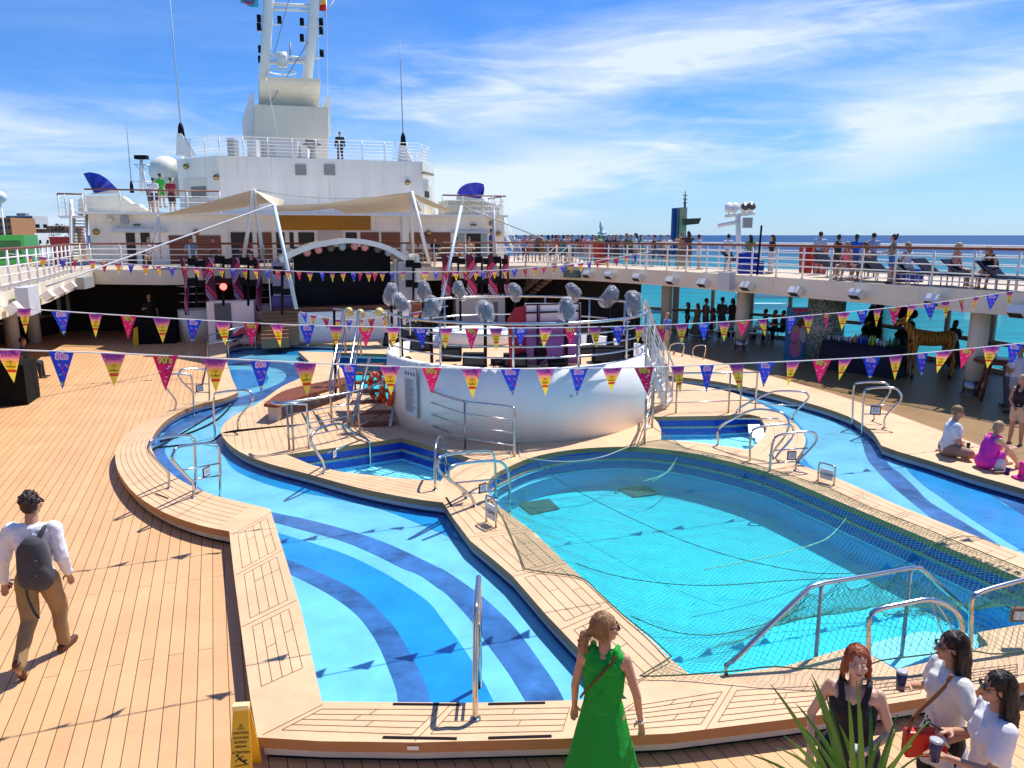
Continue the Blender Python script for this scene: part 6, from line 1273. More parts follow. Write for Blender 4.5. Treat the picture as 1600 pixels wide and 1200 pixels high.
hoopset('grab rail with a small sign leaning over the small port pool', [dict(a=(506,740), b=(578,741), zb=-0.4, p=[(506,740),(506,724),(495,706),(486,690),(487,681),(498,670),(530,662),(552,675),(577,692),(578,741)])],
 [(0,(512,707),(565,687))], (0,520,709,14,15))
hoopset('double grab rail with a sign at the inner port corner of the large pool', [
 dict(a=(730,778), b=(775,781), zb=-0.1, p=[(730,778),(722,765),(705,752),(688,738),(685,722),(696,711),(757,705),(772,716),(775,781)]),
 dict(a=(742,791), b=(796,801), zb=-0.1, p=[(742,791),(736,776),(720,762),(703,750),(701,737),(713,726),(772,720),(790,729),(796,748),(796,801)])],
 [(1,(707,755),(793,747)),(1,(722,772),(794,765))], (1,752,762,17,16))
hoopset('narrow grab rail at the front corner of the small port pool', [dict(a=(680,766), b=(697,739), zb=-0.1, p=[(680,766),(680,705),(684,686),(690,684),(697,704),(697,739)])])
hoopset('single grab rail seen edge on in the middle of the front coping', [
 dict(a=(742,1125), b=(745,1040), p=[(742,1125),(742,1090)]+[(743,950)]+[(745,1040)])], []) if False else None
t = thing('grab_rail', 'single grab rail seen edge on at the middle of the front coping', 'grab rail', G(743,1124), group='stainless pool grab rails')
a = G(743,1124); top_z = H-(a.y+0.32)*((H-D(744,947,a.y+0.32).z)/(a.y+0.32)); U = Vector((0,0,1)); d = Vector((0.0,1.0,0)); 
for dx in (0.0,):
    P_ = [a, a+U*0.30, a+d*0.12+U*0.62, a+d*0.22+U*0.9, a+d*0.34+U*0.96, a+d*0.72+U*0.96, a+d*0.85+U*0.86, Vector((a.x,a.y+0.86,FR))]; MB().tube(smooth_pts(P_, 4), 0.026, 10).build('hoop', M['steel'], t)
MB().tube([a+d*0.16+U*0.45, a+d*0.85+U*0.45], 0.015, 6).build('crossbar', M['steel'], t); MB().tube([a+d*0.1+U*0.3, a+d*0.85+U*0.3], 0.015, 6).build('crossbar', M['steel'], t)
MB().box((-0.008,0.35,0.31),(0.008,0.62,0.44), o=a).build('sign_plate', C(0.6,0.6,0.62), t); MB().lathe([(0.05,0.001),(0.048,0.014)], a, 14).build('foot', M['steel_dk'], t)
hoopset('double grab rail with a sign at the starboard river bank', [
 dict(a=(1366,657), b=(1332,669), p=[(1366,657),(1366,644),(1374,633),(1390,614),(1390,605),(1381,598),(1343,598),(1334,608),(1332,669)]),
 dict(a=(1382,669), b=(1347,682), p=[(1382,669),(1383,652),(1396,638),(1407,626),(1408,616),(1396,606),(1359,607),(1350,617),(1347,682)])],
 [(1,(1352,633),(1398,634)),(1,(1350,647),(1386,647))], (1,1368,641,14,13))
lt = hoopset('pool ladder with tall rails and a sign on the starboard side', [
 dict(a=(1210,718), b=(1172,731), zb=0.1, p=[(1210,718),(1218,707),(1237,685),(1239,672),(1230,663),(1185,668),(1173,682),(1172,731)]),
 dict(a=(1244,735), b=(1202,748), zb=0.1, p=[(1244,735),(1245,724),(1258,710),(1271,696),(1276,685),(1267,675),(1221,679),(1207,694),(1202,748)])],
 [(1,(1210,704),(1262,700)),(1,(1208,724),(1246,721))], (1,1236,711,14,14))
lt['label'] = 'pool ladder with tall rails and a sign on the starboard side'; tag(lt, None, 'pool ladder')
A1 = G(1172,731,0.1); A2 = G(1202,748,0.1)
for q in (A1, A2): MB().tube([q, q+Vector((0,0,-0.72))], 0.024, 8).build('leg', M['steel'], lt)
for z in (-0.02,-0.2,-0.38,-0.56): dd = (A2-A1).normalized(); nn = Vector((-dd.y,dd.x,0))*0.05; a = A1+Vector((0,0,z)); b = A2+Vector((0,0,z)); MB().hexa([a-nn,b-nn,b+nn,a+nn]+[v+Vector((0,0,0.025)) for v in (a-nn,b-nn,b+nn,a+nn)]).build('tread', M['base_white'] if z > -0.1 else M['steel_dk'], lt)
hoopset('long sloping grab rail over the small starboard pool, nearer one', [dict(a=(1205,712), b=(1122,696), za=ZP, zb=ZP, p=[(1205,712),(1214,698),(1226,682),(1233,664),(1228,651),(1214,643),(1180,640),(1150,652),(1124,669),(1122,696)])], [(0,(1150,654),(1216,654))])
hoopset('long sloping grab rail over the small starboard pool, farther one', [dict(a=(1238,655), b=(1149,648), za=ZP, zb=ZP, p=[(1238,655),(1246,640),(1262,624),(1262,617),(1252,612),(1210,612),(1180,624),(1155,638),(1149,648)])], [(0,(1172,630),(1250,634))])
hoopset('grab rail behind the river at the far starboard bank, left one', [dict(a=(1066,556), b=(1047,552), zb=ZP, p=[(1066,556),(1069,543),(1068,538),(1062,536),(1050,538),(1047,543),(1047,552)])], sign=(0,1054,550,5,6))
hoopset('grab rail behind the river at the far starboard bank, right one', [dict(a=(1100,560), b=(1083,556), zb=ZP, p=[(1100,560),(1103,546),(1102,541),(1097,539),(1087,541),(1083,547),(1083,556)])])
def fence(label, top_, posts, bars, z=ZP, group='steel fences on the pool island'):
    t = thing('steel_fence', label, 'fence', top_[0], group=group); MB().tube(top_, 0.026, 8).build('handrail', M['steel'], t)
    for a, b in posts: MB().tube([a, b], 0.022, 8).build('post', M['steel_dk'], t)
    for P_ in bars: MB().tube(P_, 0.013, 6).build('bar', M['steel'], t)
# front of the bandstand
hb = 0.98; wl = bpt(-126, Rb, 0); g1 = G(727,701); g2 = G(804,713); U = Vector((0,0,1))
w0 = Vector((wl.x, wl.y, 0)); g1 = Vector((g1.x,g1.y,0)); g2 = Vector((g2.x,g2.y,0)); zt_ = ZP+hb
fence('curved steel fence mounted on the front of the bandstand wall', smooth_pts([w0+U*(zt_), g1+U*zt_, g2-(g2-g1)*0.12+U*zt_, g2+U*(zt_-0.1), g2+U*(ZP+0.5), g2+U*ZP], 4), [(g1+U*ZP, g1+U*zt_)], [[w0+U*(ZP+hb*f), g1+U*(ZP+hb*f), g2+U*(ZP+hb*f)] for f in (0.22,0.48,0.74)])
wl = bpt(-160, Rb, 0); w0 = Vector((wl.x,wl.y,0)); g = [Vector((*G(x,y).xy,0)) for x, y in [(562,680),(489,700),(452,703),(436,695)]]; e1 = Vector((*G(483,701).xy,0)); e0 = Vector((*G(459,704).xy,0))
fence('long steel fence beside the small port pool', smooth_pts([w0+U*zt_, g[0]+U*zt_, g[2]+U*zt_, G(430,700).xy.to_3d()+U*zt_, G(437,706).xy.to_3d()+U*zt_, e0+U*(zt_-0.01)], 5)+[e1+U*(zt_-0.06), e1+U*(zt_-0.25), e1+U*ZP], [(g[0]+U*ZP, g[0]+U*zt_),(g[2]+U*ZP, g[2]+U*zt_),(e0+U*ZP, e0+U*zt_)], [[w0+U*(ZP+hb*f), g[0]+U*(ZP+hb*f), g[2]+U*(ZP+hb*f)] for f in (0.22,0.48,0.74)])
g = [Vector((*G(x,y).xy,0)) for x, y in [(1018,646),(1056,645),(1138,645),(1156,644),(1180,640)]]
fence('steel fence along the back of the small starboard pool', [g[0]+U*zt_, g[3]+U*zt_, g[4]+U*(zt_-0.05), g[4]+U*ZP], [(g[i]+U*ZP, g[i]+U*zt_) for i in (0,1,2,3)], [[g[0]+U*(ZP+hb*f), g[4]+U*(ZP+hb*f)] for f in (0.25,0.55)])
g = [Vector((*G(x,y).xy,0)) for x, y in [(1007,694),(1019,668),(1020,655)]]
fence('short steel fence at the starboard foot of the bandstand wall', [g[0]+U*ZP, g[0]+U*(zt_-0.05), lerp(g[0],g[1],0.3)+U*zt_, g[1]+U*zt_, g[2]+U*zt_, g[2]+U*ZP], [(g[1]+U*ZP, g[1]+U*zt_)], [[g[0]+U*(ZP+hb*f), g[2]+U*(ZP+hb*f)] for f in (0.25,0.5,0.75)])
g = [Vector((*G(x,y).xy,0)) for x, y in [(325,560),(358,560),(400,545)]]
fence('steel fence at the far port end of the river by the white cabinet', [g[0]+U*ZP, g[0]+U*(zt_-0.2), g[1]+U*zt_, g[2]+U*zt_, g[2]+U*ZP], [(g[1]+U*ZP, g[1]+U*zt_)], [[g[0]+U*(ZP+0.5), g[2]+U*(ZP+0.5)]])
# low sign stands on the coping
def lowsign(a, b, h, lab):
    A_ = G(*a); B_ = G(*b); t = thing('sign_stand', lab, 'sign', A_); MB().tube(smooth_pts([A_, A_+U*(h*0.85), A_+U*h+(B_-A_)*0.12, B_+U*h-(B_-A_)*0.12, B_+U*(h*0.85), B_], 3), 0.018, 8).build('frame', M['steel'], t)
    d = (B_-A_); m = MB(); nn = Vector((d.y,-d.x,0)).normalized(); nn = nn if nn.y < 0 else -nn; P_ = [A_+d*0.12+U*h*0.2, B_-d*0.12+U*h*0.2, B_-d*0.12+U*h*0.75, A_+d*0.12+U*h*0.75]; m.add([p+nn*0.01 for p in P_]+[p-nn*0.01 for p in P_], [(0,1,2,3),(7,6,5,4),(0,4,5,1),(1,5,6,2),(2,6,7,3),(3,7,4,0)]); m.build('plate', M['paper'], t)
    m = MB(); put_text(m, 'NO DIVING', h*0.2, (P_[0]+P_[2])/2+nn*0.013, d.normalized(), (0,0,1), 0.001); m.build('print', M['ink'], t)
lowsign((1278,751), (1303,758), 0.33, 'low framed sign on the starboard coping of the large pool')
lowsign((760,815), (775,824), 0.42, 'low framed sign on the diagonal coping at the port corner of the large pool')
# near rails the net hangs over
def path3(label, ga, gb, pts, r=0.026, posts=()):
    pl = Pl(G(*ga).xy, G(*gb, -0.5).xy); t = thing('steel_rail', label, 'rail', G(*ga), group='steel rails under the pool net'); P_ = [pl.q(x,y) for x,y in pts]; MB().tube(smooth_pts(P_, 3), r, 10).build('handrail', M['steel'], t)
    for a, b in posts: q = pl.q(*a); MB().tube([q, Vector((q.x,q.y,-0.7))], 0.022, 8).build('post', C(0.05,0.30,0.50,0.3), t)
    return pl, P_
nrA = G(1134,1054); nrB = D(1422,889,7.7); plA = Pl(nrA.xy, nrB.xy)
t = thing('steel_rail', 'long sloping steel handrail rising out of the near end of the large pool', 'rail', nrA, group='steel rails under the pool net'); RA = [nrA]+[plA.q(x,y) for x,y in [(1134,1040),(1150,1029),(1208,972),(1266,917),(1287,911),(1355,900),(1420,888),(1437,887),(1516,958)]]
MB().tube(RA, 0.026, 10).build('handrail', M['steel'], t)
for x_, y_ in ((1284,913),(1423,889)): q = plA.q(x_,y_); MB().tube([q, Vector((q.x,q.y,-0.7))], 0.022, 8).build('post', C(0.25,0.38,0.45,0.3), t)
def near_hoop(a, b, pts, lab):
    A_ = G(*a); B_ = G(*b); pl = Pl(A_.xy, B_.xy); t = thing('steel_rail', lab, 'rail', A_, group='steel rails under the pool net'); P_ = [A_]+[pl.q(x,y) for x,y in pts]+[B_]; MB().tube(smooth_pts(P_, 3), 0.026, 10).build('handrail', M['steel'], t); return P_
RB = near_hoop((1357,1040),(1503,1030),[(1357,1000),(1358,966),(1373,952),(1410,944),(1452,937),(1484,949),(1502,972)],'arched steel handrail behind the red haired woman')
RC = near_hoop((1516,1015),(1660,990),[(1517,970),(1519,937),(1532,925),(1600,906),(1645,900),(1660,925)],'steel handrail at the right picture edge with a wooden sign box')
sb = MB(); p = G(1592,985,0.9); pl = Pl(G(1516,1015).xy, G(1660,990).xy); c = pl.q(1594,960,0.03); sb.box((-0.10,-0.02,-0.075),(0.10,0.02,0.075), o=c); o = sb.build('sign_box', C(0.22,0.05,0.02,0.4)); tag(o, 'red brown sign box tied to the rail at the right picture edge', 'sign')
sp_ = MB(); sp_.box((-0.08,-0.026,-0.05),(0.08,-0.021,0.045), o=c); sp_.build('sign_plate', M['paper'], o)
# ---- the net
NETP = gl([(800,733),(835,717),(900,708),(960,702),(1010,692),(1038,688),(1072,702),(1140,716),(1205,735),(1290,762),(1360,795),(1450,830),(1560,876),(1700,930),(1740,1010),(1600,1048),(1440,1066),(1300,1074),(1180,1068),(1060,1062),(998,1062),(1028,1045),(1050,1034),(1017,1000),(970,961),(915,908),(898,902),(820,893),(812,870),(786,810),(768,785),(776,755)])
def seg_d(p, a, b):
    ab = (b-a).xy; ap = (p-a).xy; t = max(0, min(1, ap.dot(ab)/max(1e-9, ab.dot(ab)))); q = lerp(a, b, t); return ((p.xy-q.xy).length, q.z)
RSEG = [(RA[i], RA[i+1]) for i in range(1, len(RA)-1)]+[(RB[i], RB[i+1]) for i in range(1, len(RB)-2)]+[(RC[i], RC[i+1]) for i in range(1, len(RC)-2)]
POOLL = POOL
def edge_dist(p, poly): return min(seg_d(p, poly[i], poly[(i+1) % len(poly)])[0] for i in range(len(poly)))
cache = {}
def net_z(x, y):
    p = Vector((x, y, 0)); inp = inside(p, POOLL); d = edge_dist(p, POOLL)
    z = ZP+0.012
    if inp: z = ZP+0.012-0.24*(1-math.exp(-(d/0.45)**1.3))+0.02*noise.noise(Vector((x*0.8,y*0.8,0)))
    else: z = ZP+0.012+0.012*abs(noise.noise(Vector((x*3,y*3,1))))
    zr = z
    for a, b in RSEG:
        dd, qz = seg_d(p, a, b)
        if dd < 1.6: zr = max(zr, z+(qz+0.03-z)*math.exp(-dd/0.36) if dd > 0.02 else qz+0.03)
    return zr
def net():
    st = 0.052; ang = radians(-38); dx = Vector((cos(ang), sin(ang), 0)); dy = Vector((-sin(ang), cos(ang), 0))
    A = [p.x*dx.x+p.y*dx.y for p in NETP]; B = [p.x*dy.x+p.y*dy.y for p in NETP]; i0, i1 = int(min(A)/st)-1, int(max(A)/st)+1; j0, j1 = int(min(B)/st)-1, int(max(B)/st)+1
    co = 4; grid = {}
    # height on a coarse lattice, then interpolated
    hz = {}
    def hc(i, j):
        if (i, j) not in hz: q = dx*(i*st*co)+dy*(j*st*co); hz[(i, j)] = net_z(q.x, q.y)
        return hz[(i, j)]
    def rowspan(j):
        q0 = dy*(j*st); xs = []
        n = len(NETP)
        for k in range(n):
            b0, b1 = B[k]-j*st, B[(k+1) % n]-j*st
            if (b0 > 0) != (b1 > 0): xs.append(A[k]+(A[(k+1) % n]-A[k])*b0/(b0-b1))
        return sorted(xs)
    V = []; idx = {}
    for j in range(j0, j1+1):
        xs = rowspan(j)
        for s_ in range(0, len(xs)-1, 2):
            for i in range(math.ceil(xs[s_]/st), math.floor(xs[s_+1]/st)+1):
                fi, fj = i/co, j/co; a, b = math.floor(fi), math.floor(fj); u, v = fi-a, fj-b
                z = hc(a,b)*(1-u)*(1-v)+hc(a+1,b)*u*(1-v)+hc(a,b+1)*(1-u)*v+hc(a+1,b+1)*u*v
                w = dx*(i*st)+dy*(j*st); w = w+Vector((0.012*sin(i*0.7+j*0.31), 0.012*cos(j*0.6-i*0.23), 0)); idx[(i, j)] = len(V); V.append((w.x, w.y, z))
    V = np.array(V); E = []
    for (i, j), k in idx.items():
        for q in ((i+1, j), (i, j+1)):
            if q in idx: E.append((k, idx[q]))
    E = np.array(E); a = V[E[:,0]]; b = V[E[:,1]]; d = b-a; d /= np.linalg.norm(d, axis=1)[:,None]+1e-9
    up_ = np.array([0,0,1.0]); x = np.cross(d, up_); x /= np.linalg.norm(x, axis=1)[:,None]+1e-9; y = np.cross(x, d); r = 0.0026
    vs = np.stack([a+x*r, a-x*r*0.5+y*r*0.87, a-x*r*0.5-y*r*0.87, b+x*r, b-x*r*0.5+y*r*0.87, b-x*r*0.5-y*r*0.87], axis=1).reshape(-1,3)
    n = len(E); base = np.arange(n)[:,None]*6; F_ = np.concatenate([base+np.array([[0,1,4,3]]), base+np.array([[1,2,5,4]]), base+np.array([[2,0,3,5]])], axis=0)
    me = bpy.data.meshes.new('net_mesh'); me.vertices.add(len(vs)); me.vertices.foreach_set('co', vs.ravel().astype(np.float32)); me.loops.add(F_.size); me.loops.foreach_set('vertex_index', F_.ravel().astype(np.int32)); me.polygons.add(len(F_)); me.polygons.foreach_set('loop_start', (np.arange(len(F_))*4).astype(np.int32)); me.update(calc_edges=True); me.validate(); me.materials.append(M['net'])
    t = thing('pool_net', 'dark green safety net stretched over the large pool and its rails', 'safety net', NETP[0]); link('mesh', me, t)
    P_ = [Vector((p.x, p.y, net_z(p.x, p.y)+0.008)) for p in resample(NETP+[NETP[0]], 160)]; MB().tube(P_, 0.008, 5).build('border_rope', C(0.03,0.09,0.03), t)
    for L_ in ([(900,900),(1080,912),(1235,905),(1380,892),(1500,860),(1560,876)],[(985,985),(1070,1000),(1180,992),(1260,950)],[(835,730),(960,795),(1100,855),(1250,890),(1375,893),(1480,905),(1560,915)]):
        P_ = [Vector((p.x,p.y,net_z(p.x,p.y)+0.006)) for p in smooth_pts([G(x,y,0.05) for x,y in L_], 6)]; MB().tube(P_, 0.006, 5).build('seam_rope', C(0.02,0.14,0.08), t)
net()
def rope(pts, m, lab, r=0.008): o = MB().tube(smooth_pts(pts, 5), r, 5).build('rope', m); tag(o, lab, 'rope')
rope([G(812,690), G(815,712,0.30), G(850,719,0.28), G(892,721,0.24), G(940,714,0.26), G(985,697), G(1010,690)], M['rope'], 'pale rope sagging along the far rim of the large pool')
rope([G(1066,698,0.27), G(1052,725,0.05), G(1035,742,-0.02), G(1005,752,-0.02)], C(0.25,0.75,0.55), 'pale green rope trailing into the far side of the pool')
rope([G(1070,698,0.27), G(1062,715,0.05), G(1046,735,-0.02), G(1020,752,-0.02)], C(0.25,0.75,0.55), 'second pale green rope trailing beside the first')
rope([G(1352,776,0.28), G(1330,800,0.10), G(1300,835,0.0), G(1272,850,0.0), G(1200,870,0.01), G(1100,890,0.01)], C(0.30,0.80,0.55), 'pale green rope across the starboard half of the pool')
rope([G(1013,648,0.8), G(1018,665,0.5), G(1040,680,0.27), G(1070,700,0.27)], C(0.25,0.22,0.15), 'dark rope from the bandstand corner to the net')
rope([RB[5]+Vector((0,0,0.02)), RB[5]+Vector((0.12,-0.10,-0.35)), G(1462,1012,0.55)], M['rope'], 'twisted pale rope hanging from the arched handrail')
rope([RB[5]+Vector((0.03,0,0.02)), RB[5]+Vector((0.22,-0.10,-0.30)), G(1474,1000,0.6)], M['rope'], 'second twisted pale rope beside the first on the arched handrail')
rope([G(803,650,0.95), G(798,690,0.3), G(800,705,0.3), G(785,735,0.27)], M['rope'], 'pale rope tied from the bandstand fence to the pool corner')
# ============================================================ bunting
pk = MB()
def TF(r, g, b):   # thin printed cloth lets the sun through
    m = mat('pennant_print', (min(1, r*1.15), min(1, g*1.15), min(1, b*1.15)), 0.7); nt = m.node_tree; tl = nt.nodes.new('ShaderNodeBsdfTranslucent'); tl.inputs[0].default_value = (min(1, r*1.25), min(1, g*1.25), min(1, b*1.25), 1); mx = nt.nodes.new('ShaderNodeMixShader'); mx.inputs[0].default_value = 0.32
    nt.links.new(nt.nodes['Principled BSDF'].outputs[0], mx.inputs[1]); nt.links.new(tl.outputs[0], mx.inputs[2]); nt.links.new(mx.outputs[0], nt.nodes['Material Output'].inputs[0]); return m
def flag_proto():
    Wf, Hf = 0.118, 0.345; protos = []
    def tri_cut(z0, z1, o):   # band of the pennant between depths
        def w(z): return Wf*(1-z/Hf)
        return [(-w(z0),o,-z0),(w(z0),o,-z0),(w(z1),o,-z1),(-w(z1),o,-z1)]
    def base(m, bands):
        for i, (z0, z1, mi) in enumerate(bands): m.use(mi).add([Vector(v) for v in tri_cut(z0, z1, 0)], [(0,1,2,3)]); 
    def disc(m, c, r, o, n=14, half=False): m.add([Vector((c[0]+r*cos(k*2*pi/n), o, c[1]+r*sin(k*2*pi/n))) for k in range(n)], [tuple(range(n))])
    # sunset pennant
    mats = [TF(0.35,0.06,0.30),TF(0.72,0.16,0.26),TF(0.85,0.34,0.16),TF(0.90,0.62,0.05),TF(0.72,0.08,0.03),TF(0.06,0.02,0.01),TF(0.16,0.02,0.25)]
    m = MB(); base(m, [(0,0.05,0),(0.05,0.09,1),(0.09,0.13,2),(0.13,0.21,3),(0.21,0.235,4),(0.235,Hf*0.999,3)])
    m.use(3); disc(m, (0,-0.155), 0.052, -0.0015); m.use(6); put_text(m, 'ELECTRIC', 0.034, (0,-0.002,-0.027), (1,0,0), (0,0,1), 0.001); put_text(m, 'SUNSETS', 0.034, (0,-0.002,-0.060), (1,0,0), (0,0,1), 0.001)
    m.use(5); m.add([Vector((x,-0.003,z)) for x,z in ((-0.045,-0.172),(0.045,-0.172),(0.035,-0.180),(-0.035,-0.180))], [(0,1,2,3)])
    for a in (0.3,1.0,1.7,2.3,2.9): m.add([Vector((0.003,-0.003,-0.132)), Vector((0.022*cos(a)-0.003,-0.003,-0.132+0.022*sin(a))), Vector((0.020*cos(a)+0.003,-0.003,-0.136+0.018*sin(a)))], [(0,1,2)])
    m.add([Vector((x,-0.003,z)) for x,z in ((-0.002,-0.175),(0.003,-0.175),(0.004,-0.130),(0.001,-0.130))], [(0,1,2,3)]); m.use(4); m.add([Vector((x,-0.002,z)) for x,z in ((-0.04,-0.205),(0.04,-0.205),(0.03,-0.225),(-0.03,-0.225))], [(0,1,2,3)])
    protos.append(('s', m.mesh('flag', mats)))
    # 90's
    mats = [TF(0.60,0.01,0.10),TF(0.90,0.75,0.12),TF(0.85,0.80,0.80),TF(0.02,0.02,0.03)]
    m = MB(); base(m, [(0,Hf*0.999,0)]); m.use(1); put_text(m, "90's", 0.088, (0.0,-0.0035,-0.048), (1,0,0), (0,0,1), 0.004); m.use(3); put_text(m, "90's", 0.088, (0.004,-0.002,-0.052), (1,0,0), (0,0,1), 0.005)
    rnd = random.Random(3)
    for k in range(9): z = rnd.uniform(0.10,0.28); x = rnd.uniform(-0.8,0.8)*Wf*(1-z/Hf); m.use(2 if k % 3 else 3); a = rnd.uniform(0,3); d = Vector((cos(a),0,sin(a)))*0.012; e_ = Vector((-sin(a),0,cos(a)))*0.004; c = Vector((x,-0.002,-z)); m.add([c-d-e_,c+d-e_,c+d+e_,c-d+e_], [(0,1,2,3)])
    protos.append(('n', m.mesh('flag', mats)))
    mats = [TF(0.015,0.05,0.50),TF(0.90,0.85,0.92),TF(0.75,0.05,0.45),TF(0.10,0.55,0.75),TF(0.85,0.70,0.10),TF(0.80,0.30,0.45)]
    m = MB(); base(m, [(0,Hf*0.999,0)]); m.use(1); put_text(m, "80s", 0.088, (0.0,-0.002,-0.045), (1,0,0), (0,0,1), 0.006); m.use(2); put_text(m, "80s", 0.080, (0.003,-0.0035,-0.045), (1,0,0), (0,0,1), 0.0)
    for k in range(12): z = rnd.uniform(0.09,0.30); x = rnd.uniform(-0.75,0.75)*Wf*(1-z/Hf); m.use(2+k % 4); a = rnd.uniform(0,3); d = Vector((cos(a),0,sin(a)))*rnd.uniform(0.008,0.016); e_ = Vector((-sin(a),0,cos(a)))*0.008; c = Vector((x,-0.002,-z)); m.add([c-d-e_,c+d-e_,c+d+e_,c-d+e_], [(0,1,2,3)])
    protos.append(('e', m.mesh('flag', mats)))
    return [p[1] for p in protos]
FM = flag_proto()
# thickness so the pennants exist from both sides
def bunting(pts, pl, xs, order, label, sc=1.0, cord=0.009):
    """pts: cord in pixels on plane pl; xs: picture columns of the pennants"""
    t = thing('bunting', label, 'bunting', pl.q(*pts[0])); S_ = smooth_pts([Vector((*p,0)) for p in pts], 6); W_ = [pl.q(p.x, p.y) for p in S_]; MB().tube(W_, cord, 5).build('cord', C(0.75,0.74,0.72), t)
    for i, x in enumerate(xs):
        k = next((j for j in range(len(S_)-1) if S_[j].x <= x <= S_[j+1].x), None)
        if k is None: continue
        y = lerp(S_[k].y, S_[k+1].y, (x-S_[k].x)/(S_[k+1].x-S_[k].x)); p = pl.q(x, y); o = link('flag', FM[order[i % len(order)]], t); o.location = p; tw = random.uniform(-0.35,0.35); o.rotation_euler = (random.uniform(-0.35,0.30), random.uniform(-0.08,0.08), atan2(pl.d.y, pl.d.x)*0.4+tw*1.5); o.scale = (sc*random.uniform(0.88,1.05), sc, sc*random.uniform(0.92,1.06))
        if o.parent: o.matrix_parent_inverse = pinv(t)
P3 = Pl((-3.93,7.35), ang=19); P2 = Pl((-3.4,11.5), ang=19); P1 = Pl(D(600,424,27).xy, ang=19)
bunting([(-60,543),(0,546),(200,553),(400,563),(600,572),(740,576),(860,576),(1000,574),(1180,567),(1390,556),(1600,536),(1700,526)], P3,
        [12,96,177,258,336,407,477,545,609,674,737,797,851,905,957,1006,1059,1105,1151,1197,1240,1284,1321,1361,1400,1440,1475,1512,1549,1586], [0,2,0,1,0,2], 'nearest bunting string, crossing in front of the bandstand wall', 1.0, 0.008)
bunting([(-60,473),(12,480),(150,490),(400,505),(550,510),(700,513),(860,512),(1000,509),(1130,503),(1250,494),(1390,481),(1500,468),(1600,452),(1700,436)], P2,
        [38,95,149,201,253,303,348,393,432,480,525,572,614,657,697,737,775,814,853,892,929,966,1000,1033,1065,1099,1132,1162,1191,1237,1263,1291,1318,1347,1371,1398,1426,1453,1477,1502,1526,1551,1578], [0,2,0,1,0,2,0,1], 'middle bunting string, passing over the bandstand rail', 1.02, 0.008)
bunting([(10,396),(60,401),(140,407),(250,416),(400,421),(500,425),(625,425),(725,424),(780,422),(832,418),(911,411),(1016,393)], P1,
        [45,67,98,118,144,163,184,205,227,247,268,290,306,330,346,364,382,399,418,434,450,467,484,503,519,536,552,563,576,586,597,612,630,664,682,697,713,727,744,755,773,788,804,820,836,850,866,880,893,907,920,934,948,963,978,992], [0,0,2,1,0,1,0,2], 'farthest bunting string, stretched in front of the stage', 1.0, 0.012)
P4 = Pl(D(540,500,20.5).xy, ang=10)
bunting([(468,487),(500,495),(540,500),(590,497),(640,490),(700,478)], P4, [475,490,509,527,545,563,580,602,625,650,672], [2,0,1,0], 'short drooping bunting in front of the stage steps', 0.9, 0.01)
# ============================================================ people
SK = {'light': (0.62,0.36,0.25), 'tan': (0.50,0.26,0.16), 'mid': (0.36,0.18,0.10), 'dark': (0.10,0.045,0.025)}
ARM = {'down': ((0.06,-0.02,-0.28),(0.08,0.06,-0.52)), 'rail': ((0.09,0.10,-0.25),(0.03,0.36,-0.29)), 'phone': ((0.05,0.03,-0.27),(-0.10,0.25,-0.08)), 'hold': ((0.07,0.0,-0.27),(-0.07,0.24,-0.20)),
       'up': ((0.20,0.14,0.0),(0.02,0.16,0.18)), 'hip': ((0.20,-0.08,-0.21),(0.04,0.06,-0.38)), 'knee': ((0.02,0.20,-0.20),(-0.12,0.42,-0.20)), 'swing': ((0.09,0.10,-0.26),(0.12,0.26,-0.46)), 'back': ((0.08,-0.12,-0.25),(0.10,-0.14,-0.50)), 'low': ((0.05,0.06,-0.27),(-0.13,0.20,-0.42)), 'prop': ((0.10,-0.16,-0.24),(0.10,-0.26,-0.48))}
def V3(*a): return Vector(a)
